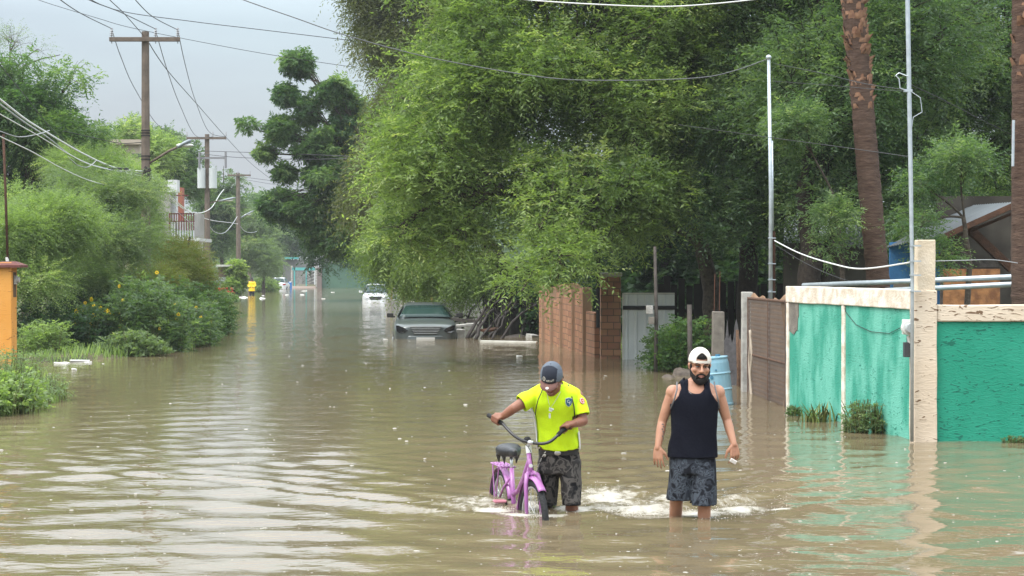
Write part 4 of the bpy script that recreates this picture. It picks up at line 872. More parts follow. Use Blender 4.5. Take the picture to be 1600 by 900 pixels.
for a_, b_, h_ in ((.1, 1.35, 1.0), (2.05, 3.15, 1.42), (3.85, 5.25, 1.3), (5.95, 7.05, 1.15), (7.75, 8.85, 1.35)):
    bm = bmesh.new(); wallbox(a_, b_, -.5, h_, -.09, .05, MF, bm); obj('panel', bm, BRICK, rt, bevel=.01)
bm = bmesh.new(); x = P(934.5, 470, 37.6).x; cyl(bm, (x, 37.6, .70), (x, 37.6, 3.4), .045, n=10); tag(obj('dark_post', bm, BLACK_IRON, origin=(x, 37.6, .6)), 'black upright post in front of the corner pillar of the brick fence', 'post')
# ---------------------------------------------------------------- shack, branches and debris right of the silver car
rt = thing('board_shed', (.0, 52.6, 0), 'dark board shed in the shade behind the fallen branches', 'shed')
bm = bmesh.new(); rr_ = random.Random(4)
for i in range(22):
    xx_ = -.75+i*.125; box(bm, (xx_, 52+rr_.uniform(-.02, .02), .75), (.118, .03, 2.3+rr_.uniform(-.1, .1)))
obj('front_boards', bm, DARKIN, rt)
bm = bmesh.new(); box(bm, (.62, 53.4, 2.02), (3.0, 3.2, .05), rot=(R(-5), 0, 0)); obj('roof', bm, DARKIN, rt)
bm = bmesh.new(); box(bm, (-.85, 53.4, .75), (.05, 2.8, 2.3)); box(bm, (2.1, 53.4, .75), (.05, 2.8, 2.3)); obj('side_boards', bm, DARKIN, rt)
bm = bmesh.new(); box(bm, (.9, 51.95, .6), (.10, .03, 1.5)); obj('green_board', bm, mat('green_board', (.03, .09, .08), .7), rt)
br = [((726,528),(775,455)),((733,529),(790,462)),((748,528),(800,470)),((760,530),(806,470)),((778,532),(850,470)),((715,520),(760,450)),((742,526),(770,482)),((808,528),(838,470)),((770,528),(792,488)),((705,500),(745,496))]
for i, ((xa, ya), (xb, yb)) in enumerate(br):
    dd_ = 49.5+.25*i*(1 if i % 2 else -.6); a_, b_ = P(xa, ya+6, dd_), P(xb, yb, dd_+.8); rg = random.Random(i)
    pts_ = [a_.lerp(b_, t)+Vector((rg.uniform(-.05, .05), 0, rg.uniform(-.05, .05)+.25*math.sin(t*PI)*(1 if i in (1, 4) else .2))) for t in np.linspace(0, 1, 7)]
    bm = bmesh.new(); tube(bm, pts_, list(np.linspace([.060, .045, .036][i % 3], .02, 7)), 7)
    for q in range(3):
        p_ = pts_[rg.randint(2, 5)]; tube(bm, [p_, p_+Vector((rg.uniform(-.3, .3), rg.uniform(-.2, .1), rg.uniform(.1, .4)))], [.02, .006], 5)
    tag(obj('fallen_branch', bm, mat('driftwood', (.055, .046, .042), .8, .3, noise=(8, .2, 6), col2=(.02, .017, .015), bump=(30, .6)), smooth=True, origin=a_),
        ['leftmost leaning grey branch of the heap beside the silver car', 'bowed pale branch second from the car in the heap', 'thin branch in the middle left of the heap', 'grey branch leaning in the middle of the heap', 'longest branch of the heap, rising right towards the brick fence',
         'branch nearest the silver car, behind the others of the heap', 'short low branch stub near the left of the heap', 'upright branch at the right of the heap', 'short branch low in the middle of the heap', 'flat lying branch on top of the rubbish beside the silver car'][i], 'branch', 'heap of fallen branches')
for i, (px, py, w, h, d, col, lab) in enumerate([(722,500,.75,.10,50.6,'g','flat grey board lying on the rubbish heap, upper one'),(728,508,.8,.07,50.2,'w','pale board lying on the rubbish heap beside the silver car, lower one'),(716,522,.28,.30,50,'w','white broken panel standing between the silver car and the heap'),
                                            (765,515,.55,.06,50,'b','brown board end sticking out low in the branch heap'),(832,527,.32,.16,50,'w','pale rounded lump at the foot of the brick fence'),(800,528,1.1,.08,50.3,'g','long low grey plank at the foot of the dark shed')]):
    bm = bmesh.new(); c = P(px, py, d); box(bm, c, (w, .25, h), rot=(.05*i, .08*(-1)**i, .2*i)); roughen(bm, 2, .015, i)
    tag(obj('debris_board', bm, {'g': WOOD_OLD, 'w': CONC_PALE, 'b': WOOD_BROWN}[col], origin=c, bevel=.01), lab, 'debris')
# white lattice fence
d = 56; x0, x1 = P(688, 470, d).x, P(722, 470, d).x; rt = thing('lattice_fence', (x0, d, -.2), 'white picket fence with a lattice top behind the silver car', 'fence')
bm = bmesh.new(); box(bm, ((x0+x1)/2, d, .35), (x1-x0, .04, 1.2)); obj('panel', bm, WHITE_P, rt)
bm = bmesh.new()
for i in range(9): box(bm, (x0+.04+i*(x1-x0-.08)/8, d-.02, 1.12), (.045, .03, .62))
for z in (.98, 1.2, 1.36): box(bm, ((x0+x1)/2, d+.012, z), (x1-x0, .025, .04))
obj('lattice', bm, WHITE_P, rt)
bm = bmesh.new(); box(bm, (x1, d-.02, .55), (.09, .09, 1.9)); blob(bm, (x1, d-.02, 1.55), .07); obj('post', bm, WHITE_P, rt)
x0, x1 = P(722, 470, 56).x+.1, P(752, 470, 56).x; rt = thing('white_panel_fence', (x0, 56.4, -.2), 'low whitish fence partly hidden by leaves, right of the white lattice fence', 'fence')
bm = bmesh.new()
for i in range(8): box(bm, (x0+i*(x1-x0)/7, 56.4, .45+.03*(i % 2)), (.07, .03, 1.35))
obj('pickets', bm, WHITE_P, rt); bm = bmesh.new(); box(bm, ((x0+x1)/2, 56.43, .9), (x1-x0, .03, .07)); obj('rail', bm, WHITE_P, rt)
# pale low wall seen between the cars, under the willow
x0, x1 = P(605, 465, 80).x, P(690, 465, 66).x
rt = thing('low_wall', (x0, 80, -.3), 'low pale wall with thin posts under the willow, between white car and lattice fence', 'wall')
bm = bmesh.new(); a_, b_ = Vector((x0, 80, .15)), Vector((x1, 66, .15)); beam(bm, a_, b_, .15, .95); obj('wall_body', bm, mat('stained_white', (.45, .44, .40), .85, .2, noise=(1.5, .2, 8), col2=(.28, .26, .22)), rt)
bm = bmesh.new(); 
for t in (.1, .35, .6, .85): q = a_.lerp(b_, t); cyl(bm, q+Vector((0, -.2, -.5)), q+Vector((0, -.2, 1.2)), .04)
obj('posts', bm, mat('ochre_post', (.4, .3, .12), .8), rt)['kind'] = 'stuff'
# ---------------------------------------------------------------- house behind the green wall
rt = thing('tin_roof_house', (9, 33, 0), 'dark shabby house with a blue wall, plywood sheet and corrugated tin roof', 'house')
TIN = mat('grey_tin', (.16, .175, .19), .4, .5, .25, noise=(1.5, .2, 8), col2=(.11, .12, .13)); 
rf = []
bm = bmesh.new()
def sheet(bm, q, n=30, amp=.02, along=True):
    "corrugated sheet over the quad q = (a, b, c, d), ribs run from a-b edge to d-c edge"
    a, b, c, d_ = [Vector(v) for v in q]; nrm = (b-a).cross(d_-a).normalized(); prev = None
    for i in range(n*4+1):
        t = i/(n*4); o = nrm*amp*math.sin(i*PI/2); cur = (bm.verts.new(a.lerp(b, t)+o), bm.verts.new(d_.lerp(c, t)+o))
        if prev: bm.faces.new((prev[0], cur[0], cur[1], prev[1]))
        prev = cur
rA = [P(1385, 386, 31), P(1478, 366, 28.5), P(1586, 316, 28.0), P(1505, 322, 32.5)]
sheet(bm, rA, 22, .012); o = obj('roof', bm, TIN, rt, smooth=True); s = o.modifiers.new('s', 'SOLIDIFY'); s.thickness = .006
bm = bmesh.new(); beam(bm, P(1470, 372, 28.5), P(1590, 318, 28.0), .07, .09); beam(bm, P(1480, 376, 28.7), P(1600, 326, 28.3), .05, .05); obj('roof_beam', bm, WOOD_BROWN, rt)
bm = bmesh.new(); sheet(bm, [P(1225, 388, 36), P(1362, 384, 34), P(1362, 330, 37), P(1225, 335, 39)], 22, .03); o = obj('corrugated_roof', bm, mat('pale_tin', (.50, .52, .53), .35, .5, .35), rt, smooth=True); s = o.modifiers.new('s', 'SOLIDIFY'); s.thickness = .006
bm = bmesh.new(); box(bm, ((P(1390, 0, 31).x+P(1476, 0, 31).x)/2, 31, 1.2), (P(1476, 0, 31).x-P(1390, 0, 31).x, .1, 2.5)); obj('blue_wall', bm, BLUEW, rt)
bm = bmesh.new(); box(bm, ((P(1476, 0, 31).x+P(1720, 0, 31).x)/2, 31.6, 1.6), (P(1720, 0, 31).x-P(1476, 0, 31).x, .1, 3.4)); obj('back_wall', bm, mat('dark_interior_wall', (.075, .066, .055), .9, .1, noise=(2, .2, 8), col2=(.03, .026, .022)), rt)  # the dark interior's shade is put into this wall's colour
bm = bmesh.new(); box(bm, ((P(1230, 0, 35).x+P(1385, 0, 35).x)/2, 35.5, 1.2), (P(1385, 0, 35).x-P(1230, 0, 35).x, .1, 2.6)); obj('side_wall', bm, mat('mottled_wall', (.11, .10, .08), .9, .1, noise=(2, .2, 8), col2=(.05, .045, .036)), rt)
bm = bmesh.new(); beam(bm, P(1512, 355, 29.5), P(1580, 420, 29.5), .14, .14); obj('brace', bm, WOOD_BROWN, rt)
bm = bmesh.new(); beam(bm, P(1522, 412, 29.5), P(1600, 409, 29.5), .08, .14); cyl(bm, P(1472, 480, 29), P(1473, 372, 29), .04); obj('porch_frame', bm, WOOD_OLD, rt)
bm = bmesh.new(); box(bm, (P(1518, 447, 27.5).x, 27.5, P(1518, 452, 27.5).z-.15), (.90, .03, .95)); obj('plywood_sheet', bm, PLY, rt)
bm = bmesh.new(); box(bm, (P(1411, 0, 30.8).x, 30.93, P(0, 449, 30.8).z), (.28, .03, .22)); obj('window', bm, mat('window_pane', (.16, .13, .10), .3, .5), rt)
for k, (ya, yb, xa) in enumerate(((447, 431, 1255), (454, 442, 1384))):
    bm = bmesh.new(); cyl(bm, P(xa, ya-(1 if k == 0 else 0), 24.6-(0 if k == 0 else 1.5)), P(1625, yb, 21.3), .034, n=12)
    tag(obj('steel_rail', bm, GALV, smooth=True, origin=P(xa, ya, 24)), ['upper galvanised pipe rail running just above the green wall', 'lower galvanised pipe rail starting at the nearer palm trunk above the wall'][k], 'pipe')
# fence and undergrowth line closing the yard behind
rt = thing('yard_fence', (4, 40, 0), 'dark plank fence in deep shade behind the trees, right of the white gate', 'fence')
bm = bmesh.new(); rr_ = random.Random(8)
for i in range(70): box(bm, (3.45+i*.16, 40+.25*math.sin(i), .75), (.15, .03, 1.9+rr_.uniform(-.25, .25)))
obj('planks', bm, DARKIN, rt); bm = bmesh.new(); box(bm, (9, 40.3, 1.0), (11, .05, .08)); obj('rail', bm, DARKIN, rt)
# ---------------------------------------------------------------- orange gate pillar (left edge)
ORG = plaster('orange_plaster', (.60, .27, .055), (.66, .33, .085), (.30, .12, .03), .6, 9, .62)
d = 36.0; rt = thing('gate_pillar', W(12, 568), 'orange plastered pillar with a dark red cap and meter niche at the left edge', 'pillar')
xa, xb = P(-4, 0, d).x, P(18, 0, d).x
bm = bmesh.new(); box(bm, ((xa+xb)/2, d+.2, .86), (xb-xa, .40, 2.5)); roughen(bm, 6, .007, 3); obj('shaft', bm, ORG, rt, bevel=.015)
bm = bmesh.new(); c = Vector((xb+.002, d+.22, P(0, 445, d).z)); box(bm, c, (.012, .22, .52)); obj('niche', bm, mat('niche_dark', (.10, .06, .03), .9), rt)
bm = bmesh.new(); box(bm, c+Vector((.02, 0, .1)), (.06, .13, .18)); cyl(bm, c+Vector((.03, 0, .1)), c+Vector((.10, 0, .1)), .055, n=16); obj('meter', bm, CONC_PALE, rt)
bm = bmesh.new(); xm = (xa+xb)/2+.05; zt = P(0, 418, d).z
for (z, r_) in ():
    pass
q = [Vector((xm+sx*.30, d+.2+sy*.30, zt)) for sx, sy in ((-1, -1), (1, -1), (1, 1), (-1, 1))]; q2 = [v+Vector((0, 0, .05)) for v in q]; q3 = [Vector((xm+sx*.12, d+.2+sy*.12, zt+.13)) for sx, sy in ((-1, -1), (1, -1), (1, 1), (-1, 1))]
loft(bm, [q, q2, q3]); obj('cap', bm, mat('dark_red_tile', (.14, .045, .035), .75, .3, noise=(6, .2, 6), col2=(.10, .035, .03)), rt)
bm = bmesh.new(); cyl(bm, P(12, 412, 36.2), P(11, 402, 36.2), .035); obj('pipe_collar', bm, WPL, rt)
bm = bmesh.new(); tube(bm, [P(12, 404, 36.2), P(9, 300, 36.2), P(6, 210, 36.2)], .028, 8); tag(obj('rusty_mast', bm, WOOD_BROWN, smooth=True, origin=P(12, 404, 36.2)), 'thin dark rusty pipe mast standing on the orange pillar', 'mast')

# ---------------------------------------------------------------- utility poles
CPOLE = mat('old_concrete_pole', (.165, .13, .105), .9, .15, noise=(5, .2, 8), col2=(.11, .088, .072), bump=(20, .4))
CER = mat('grey_insulator', (.20, .20, .21), .3, .5)
def utility_pole(label, px, ytop, d, w, yarm, arm, ins, r0=.15, r1=.105, tilt=0):
    x = P(px, 0, d).x; zt = P(0, ytop, d).z; s = d/F
    rt = thing('utility_pole', (x, d, -.3), label, 'utility pole', 'utility poles along the left side of the street')
    bm = bmesh.new(); loft(bm, [ell(x+tilt*(zt-z), d, z, r, r, 8) for z, r in ((-.5, r0), (zt*.5, (r0+r1)/2), (zt, r1))]); obj('pole', bm, CPOLE, rt, bevel=0)
    za = P(0, yarm, d).z; a0, a1 = arm
    bm = bmesh.new(); beam(bm, P(a0, yarm, d-.16), P(a1, yarm, d-.16), .10, .12); arm_o = obj('crossarm', bm, CPOLE, rt, bevel=.008)
    for pxi in ins:
        q = P(pxi, yarm, d-.16)+Vector((0, 0, .06)); bm = bmesh.new(); cyl(bm, q-Vector((0, 0, .18)), q+Vector((0, 0, .2)), .014, n=6)
        for j in range(4): cyl(bm, q+Vector((0, 0, .05+j*.058)), q+Vector((0, 0, .085+j*.058)), .062-.006*j, .03, n=12)
        obj('insulator', bm, CER, rt)
    return rt, x
p1, x1_ = utility_pole('nearest and tallest utility pole on the left, three insulators on its crossarm', 228, 50, 49, 0, 62, (172, 282), (175.5, 244, 278.5))
bm = bmesh.new()
for z_ in (205, 209, 213, 245, 250): cyl(bm, P(228, z_, 49)+Vector((0, 0, 0)), P(228, z_-1.6, 49), .135, n=12)
obj('steel_bands', bm, BLACK_IRON, p1)
bm = bmesh.new(); q = P(229, 276, 48.75); rg = random.Random(2)
for k in range(9): tube(bm, [q+Vector((rg.uniform(-.12, .16), rg.uniform(-.08, .02), rg.uniform(-.3, .3))) for _ in range(5)], .012, 5)
box(bm, q+Vector((.05, 0, 0)), (.16, .12, .22)); obj('cable_tangle', bm, BLACK_IRON, p1)
p2, x2_ = utility_pole('second utility pole, with two pale transformers high on its sides', 324, 210, 90, 0, 216, (292, 354), (292.5, 333, 353.5), r0=.17, r1=.12)
for sx in (-1, 1):
    q = P(324+sx*9, 0, 89.8); zz_ = P(0, 278, 90).z; bm = bmesh.new(); cyl(bm, (q.x, 89.8, zz_-.55), (q.x, 89.8, zz_+.5), .21, n=16); cyl(bm, (q.x, 89.8, zz_+.5), (q.x, 89.8, zz_+.72), .045, n=8); obj('transformer', bm, mat('pale_grey_paint', (.46, .49, .49), .5, .4), p2)
bm = bmesh.new(); beam(bm, P(308, 247, 89.7), P(352, 247, 89.7), .09, .10)
for px in (312, 353): q = P(px, 245, 89.6); cyl(bm, q+Vector((0, 0, .25)), q-Vector((0, 0, .6)), .06, n=8)
obj('lower_crossarm', bm, CER, p2)
p3, x3_ = utility_pole('third utility pole, farthest clear one, beside the tin shack', 372, 270, 128, 0, 274, (356, 392), (357, 372, 391), r0=.19, r1=.14, tilt=.005)
p4, x4_ = utility_pole('thin pale pole in the haze behind the third utility pole', 390, 352, 175, 0, 360, (382, 399), (383, 398), r0=.2, r1=.15)
def lamp(label, foot, tip, d, L=.8):
    a_, b_ = P(*foot, d), P(*tip, d); dr = (b_-a_).normalized()
    rt = thing('street_lamp', a_, label, 'street lamp', 'street lamps on the utility poles')
    bm = bmesh.new(); tube(bm, [a_, a_.lerp(b_, .5)+Vector((0, 0, .04)), b_-dr*L*.7], .035, 8); obj('lamp_arm', bm, CPOLE, rt, smooth=True)
    bm = bmesh.new(); rings = []
    ux = dr; uy = Vector((0, 1, 0)); uz = ux.cross(uy)
    for t, w in ((0, .04), (.15, .10), (.5, .15), (.85, .13), (1, .05)):
        c = b_-dr*L*(1-t); rings.append([c+uy*math.cos(k*PI/6)*w+uz*math.sin(k*PI/6)*w*.45 for k in range(12)])
    loft(bm, rings); hd = obj('lamp_head', bm, mat('lamp_grey', (.22, .25, .27), .45, .4, .2), rt, smooth=True)
    bm = bmesh.new(); c = b_-dr*L*.45-Vector((0, 0, .05)); blob(bm, c, (.2*abs(dr.x)+.08, .10, .06)); obj('lens', bm, WPL, rt, smooth=True)
lamp('longest street lamp, on the nearest pole, its arm rising right', (229, 258), (299, 219), 49, .45)
lamp('street lamp on the second pole level with its lower wires', (326, 318), (368, 309), 90, .9)
lamp('street lamp high on the third utility pole, pointing up right', (373, 342), (397, 329), 128, 1.2)
lamp('small lower street lamp beyond the third utility pole', (386, 365), (409, 352), 160, 1.3)

# ---------------------------------------------------------------- wires (each a sagging line)
def wire(label, pts, r, m=CABLE_B, kind='power_line', group='overhead wires', n=14, cat='wire'):
    "pts: [(px, py, depth), ...]; a smooth line through them"
    p = [P(*q) for q in pts]; out = []
    for i in range(len(p)-1):
        a0 = p[max(i-1, 0)]; b0 = p[i]; c0 = p[i+1]; d0 = p[min(i+2, len(p)-1)]
        for k in range(n):
            t = k/n; out.append(.5*((2*b0)+(c0-a0)*t+(2*a0-5*b0+4*c0-d0)*t*t+(3*b0-a0-3*c0+d0)*t**3))
    out.append(p[-1]); bm = bmesh.new(); tube(bm, out, r, 5)
    return tag(obj(kind, bm, m, origin=p[0], smooth=True), label, cat, group)
wire('wire from the top left of the sky to the left insulator of the nearest pole', [(60, -30, 30), (95, 0, 34), (130, 23, 41), (175, 45, 49)], .011)
wire('wire from the top edge to the middle insulator of the nearest pole', [(110, -22, 33), (150, 4, 36), (190, 20, 41), (244, 46, 49)], .011)
wire('wire from the top edge to the right insulator of the nearest pole', [(190, -28, 33), (212, 0, 37), (240, 27, 43), (278, 47, 49)], .011)
wire('wire from the top edge down to the head of the nearest pole', [(150, -25, 34), (172, 0, 38), (195, 22, 43), (224, 55, 49)], .011)
wire('wire from the nearest pole left insulator down to the second pole', [(176, 48, 49), (190, 90, 54), (212, 140, 64), (250, 198, 80), (292, 214, 90)], .012)
wire('wire from the nearest pole middle insulator to the second pole', [(244, 48, 49), (262, 110, 57), (282, 165, 70), (306, 212, 86), (333, 214, 90)], .012)
wire('wire from the nearest pole right insulator to the second pole', [(279, 49, 49), (291, 105, 58), (306, 158, 72), (327, 206, 88), (353, 214, 90)], .012)
wire('long wire crossing behind the nearest pole down to the third pole', [(230, 62, 49), (262, 110, 58), (310, 165, 75), (353, 214, 95), (392, 255, 120), (430, 285, 140)], .014)
wire('upper thin wire crossing the whole sky to the weeping tree', [(120, -8, 55), (190, 18, 56), (300, 34, 58), (400, 46, 60), (550, 64, 61)], .012)
wire('lower thin wire crossing the sky behind the nearest pole', [(20, -20, 58), (60, 0, 58), (150, 28, 58), (220, 47, 59), (400, 82, 60), (550, 105, 61)], .009)
wire('thick twisted service cable crossing the leaning tree to the left conduit mast', [(340, -18, 27), (380, 0, 27), (460, 28, 27), (545, 57, 27), (680, 92, 27), (850, 121, 27), (960, 126, 27), (1090, 122, 27), (1150, 110, 27), (1200, 92, 27)], .008, mat('twisted_cable', (.12, .125, .13), .6, .3))
wire('bright white cable sagging along the top edge of the photo', [(780, -6, 25), (830, 1, 25), (920, 7, 25), (1030, 11, 25), (1110, 7, 25), (1200, -3, 25), (1240, -12, 25)], .010, CABLE_W)
wire('upper of the two street crossing wires right of the second pole', [(318, 236, 90), (440, 240, 78), (560, 245, 62)], .014)
wire('lower of the two street crossing wires right of the second pole', [(312, 240, 90), (370, 246, 84), (470, 249, 74), (570, 247, 62)], .014)
wire('wire from the third pole right to the pinnate tree', [(373, 276, 128), (430, 283, 110), (500, 293, 90), (560, 292, 78)], .015)
wire('second wire from the third pole right, just under the first', [(373, 279, 128), (440, 290, 108), (510, 296, 88), (560, 296, 78)], .013)
wire('wire from the second pole transformer level to the right behind the leaves', [(330, 318, 90), (400, 326, 85), (500, 331, 75), (560, 330, 70)], .010)
wire('thin wire from the left conduit mast to the pillar mast, upper', [(1210, 100, 27), (1280, 114, 25), (1350, 131, 22), (1418, 141, 19.6)], .005)
wire('thin wire from the left conduit mast to the pillar mast, lower', [(1205, 127, 27), (1300, 134, 24), (1370, 140, 21.5), (1416, 143, 19.6)], .004, CABLE_B)
wire('wire from the pillar mast down right to the reddish palm trunk', [(1424, 134, 19.6), (1470, 155, 20), (1530, 186, 20.5), (1582, 212, 21)], .005, CABLE_B)
wire('faint wire through the trees to the lower part of the pillar mast', [(1060, 195, 29), (1180, 212, 27), (1300, 228, 23), (1420, 245, 19.6)], .005)
wire('white cable from the wooden post of the left mast sagging to the pillar', [(1210, 376, 26.9), (1250, 396, 25.5), (1300, 412, 23.5), (1345, 420, 22), (1410, 412, 20.2), (1426, 408, 19.6)], .010, CABLE_W)
wire('dark cable under the white one, from the left mast to the palm', [(1210, 382, 26.9), (1260, 412, 26), (1310, 434, 25), (1350, 444, 24.4)], .006)
wire('wire from the wall pillar right past the plywood to the edge', [(1458, 408, 19.7), (1500, 407, 20), (1550, 406, 20.2), (1590, 411, 20.5)], .005, CABLE_G)
wire('thick pale cable from the left edge to the nearest pole, topmost of three', [(-20, 140, 34), (0, 155, 35), (40, 186, 38), (75, 208, 40.5), (130, 240, 44), (180, 262, 47), (226, 268, 49)], .022, CABLE_W)
wire('thick grey cable bundled just under the topmost pale one at the left', [(-20, 150, 34), (0, 163, 35), (40, 192, 38), (75, 215, 40.5), (115, 245, 44), (160, 262, 47), (226, 272, 49)], .018, CABLE_G)
wire('second pale cable from the left edge, sagging low to the nearest pole', [(-20, 165, 34), (0, 178, 35), (60, 212, 39), (110, 242, 42.5), (150, 260, 45), (226, 276, 49)], .012, CABLE_W)
wire('lowest pale cable, sagging in a wide bow before the thicket', [(-20, 200, 34), (0, 213, 35), (50, 237, 38), (95, 262, 41), (140, 282, 44), (185, 292, 46.5), (220, 287, 49)], .013, CABLE_W)
wire('thin dark wire from the left edge down to the nearest pole tangle', [(0, 100, 36), (40, 150, 40), (85, 205, 44), (130, 240, 47)], .010)
wire('looped loose cable end hanging in front of the left pinnate tree', [(0, 205, 36), (30, 214, 38), (60, 210, 39), (78, 204, 40)], .012, CABLE_G)
wire('small drooping loop under the pale cables near the nearest pole', [(107, 245, 42.5), (122, 258, 43), (138, 261, 43.5), (152, 250, 44)], .010, CABLE_G)
o = wire('black splice sleeve on the pale cable left of the nearest pole', [(171, 263.5, 46.3), (186, 263.5, 46.8), (200, 263.5, 47.3)], .035, CABLE_B, kind='cable_splice', group=None, cat='cable splice')
wire('bright looping cable between the first and second pole', [(232, 268, 49), (258, 300, 58), (285, 325, 70), (310, 333, 82), (330, 325, 90), (343, 305, 96), (350, 296, 100)], .020, CABLE_W)
wire('pale cable from the nearest pole down to the third pole street level', [(232, 272, 49), (270, 310, 60), (300, 333, 75), (330, 344, 92), (360, 348, 110), (372, 350, 128)], .020, CABLE_W)
wire('thin wire down from the nearest pole to the balcony house', [(232, 275, 49), (250, 305, 58), (280, 333, 68), (310, 358, 78)], .010, CABLE_G)
wire('sagging cable loop between second and third pole', [(324, 348, 90), (335, 362, 95), (350, 364, 105), (362, 352, 118), (371, 338, 128)], .022, CABLE_G)
wire('second sagging loop right of the third pole', [(373, 350, 128), (384, 362, 135), (400, 362, 150), (410, 352, 165)], .026, CABLE_G)
wire('dark cable through the leaves left of the nearest pole', [(100, 205, 46), (150, 216, 47), (190, 224, 48.5), (226, 222, 49)], .012)

# ---------------------------------------------------------------- houses and gate down the street
GREYW = mat('grey_house_wall', (.36, .35, .33), .9, .2, noise=(.8, .2, 8), col2=(.25, .24, .22)); WHITEW = mat('white_house_wall', (.60, .61, .62), .85, .2, noise=(.8, .2, 8), col2=(.50, .51, .52))
REDW = mat('brick_red_wall', (.34, .12, .085), .85, .2, noise=(3, .2, 6), col2=(.26, .10, .07)); DRED = mat('dark_red_railing', (.12, .03, .03), .6, .3); GLASS = mat('dark_window', (.05, .06, .065), .15, .6)
rt = thing('balcony_house', (P(285, 0, 80).x, 80, 0), 'two storey grey and white house with dark red balcony railing by the second pole', 'house')
def pbox(bm, x0, x1, y0, y1, d, dep):
    a_, b_ = P(x0, y1, d), P(x1, y0, d); box(bm, ((a_.x+b_.x)/2, d+dep/2, (a_.z+b_.z)/2), (b_.x-a_.x, dep, b_.z-a_.z))
bm = bmesh.new(); pbox(bm, 225, 266, 282, 470, 76, .8); obj('wall', bm, GREYW, rt)
bm = bmesh.new(); pbox(bm, 262, 277, 281, 300, 75.7, .6); obj('parapet', bm, WHITEW, rt)
bm = bmesh.new(); pbox(bm, 266.4, 275, 300.5, 345, 76.4, .5); obj('white_wall', bm, WHITEW, rt)
bm = bmesh.new(); pbox(bm, 275.5, 285, 293, 345, 78, .5); obj('red_wall', bm, REDW, rt)
bm = bmesh.new(); pbox(bm, 303, 310, 333, 374, 77.5, 1.5); obj('upper_room', bm, GREYW, rt)
bm = bmesh.new(); pbox(bm, 262, 312, 372, 377, 75.2, 3); obj('balcony_slab', bm, WHITEW, rt)
bm = bmesh.new(); pbox(bm, 264, 304, 333, 335, 75.6, .06); pbox(bm, 264, 304, 345, 346.5, 75.6, .06)
for i in range(11): pbox(bm, 264+i*3.8, 265.3+i*3.8, 333, 347 if i < 4 else 360, 75.6, .05)
pbox(bm, 264, 266, 333, 360, 75.58, .08); obj('railing', bm, DRED, rt)
bm = bmesh.new()
for i in range(9): pbox(bm, 268+i*4.2, 269.6+i*4.2, 345, 373, 75.9, .08)
obj('balusters', bm, WHITEW, rt)
bm = bmesh.new(); pbox(bm, 266, 308, 378, 470, 77, 1.5); obj('ground_floor', bm, WHITEW, rt)
bm = bmesh.new(); pbox(bm, 294, 303, 386, 415, 76.9, .1); obj('window', bm, GLASS, rt)
bm = bmesh.new(); pbox(bm, 275, 293, 304.5, 306, 75.4, .3); obj('roof_edge', bm, DRED, rt)
for k in range(3):
    bm = bmesh.new(); pbox(bm, 298+k*6, 299.2+k*6, 378, 430, 75.4, .1); obj('post', bm, WHITEW, rt)
rt = thing('beige_house', (P(200, 0, 92).x, 92, 0), 'top of a beige flat roofed house behind the nearest utility pole', 'house')
bm = bmesh.new(); pbox(bm, 172, 219, 226, 460, 92, 1.5); obj('wall', bm, mat('beige_wall', (.38, .33, .26), .9, .2, noise=(.8, .2, 6), col2=(.30, .25, .2)), rt); bm = bmesh.new(); pbox(bm, 170, 220, 218, 225.5, 91.7, 2); obj('roof_slab', bm, MATS['beige_wall'], rt)
bm = bmesh.new(); pbox(bm, 206, 222, 240, 246, 91.95, .1); obj('window', bm, GLASS, rt)
rt = thing('tin_shack', (P(352, 0, 112).x, 112, 0), 'small brick shack with pale tin sheets and a white roof edge beside the third pole', 'shack')
bm = bmesh.new(); pbox(bm, 341, 364, 417, 465, 112, 1); obj('wall', bm, mat('old_brick', (.20, .15, .12), .9, .2, noise=(3, .2, 6), col2=(.13, .10, .08)), rt)
bm = bmesh.new(); pbox(bm, 338, 365, 413.5, 416.5, 111.5, 1.8); obj('roof', bm, WHITE_P, rt)
bm = bmesh.new()
for i in range(8): pbox(bm, 341.5+i*.2, 357-i*.1, 433+i*3.6, 436+i*3.6, 111.8-.02*i, .05)
obj('tin_sheets', bm, GALV, rt)
bm = bmesh.new(); pbox(bm, 334, 341, 438, 462, 111, .1); obj('blue_grey_sheet', bm, mat('blue_grey_tin', (.30, .38, .44), .5), rt)
for k, (px, py) in enumerate(((343, 463), (358, 461))):
    c = P(px, py, 108); bm = bmesh.new(); rg = random.Random(k)
    for q in range(26): blob(bm, c+Vector((rg.uniform(-.3, .3), rg.uniform(-.3, .3), rg.uniform(-.25, .45))), rg.uniform(.06, .12), u=6, v=5)
    tag(obj('red_flowers', bm, mat('red_petals', (.42, .05, .02), .7), origin=c), ['red flower clump left, in front of the tin shack', 'red flower clump right, in front of the tin shack'][k], 'flowers')
# far end: turquoise gate between grey posts, blue drum, dark green wall, far roofs
TUR = mat('turquoise_steel', (.08, .33, .32), .6, .3)
D_ = 189; rt = thing('turquoise_gate', (P(473, 0, D_).x, D_, 0), 'turquoise steel gate with grey posts closing the far end of the street', 'gate')
bm = bmesh.new(); pbox(bm, 456, 493, 418, 422.5, D_, .15); pbox(bm, 459, 461, 418, 447, D_, .12); pbox(bm, 477.6, 479.2, 418, 447, D_, .1); obj('gate_frame', bm, TUR, rt)
bm = bmesh.new()
for i in range(14): pbox(bm, 461+i*1.2, 461.4+i*1.2, 424, 447, D_+.1, .05)
for i in range(8): beam(bm, P(480, 426+i*2.6, D_+.05), P(491, 424+i*2.6-4*(i % 2), D_+.05), .06, .06)
obj('gate_bars', bm, CONC_PALE, rt)
bm = bmesh.new(); pbox(bm, 492.5, 496.5, 408, 449, D_-.2, .3); pbox(bm, 454.5, 457, 415, 447, D_, .3); obj('gate_posts', bm, CONC_PALE, rt)
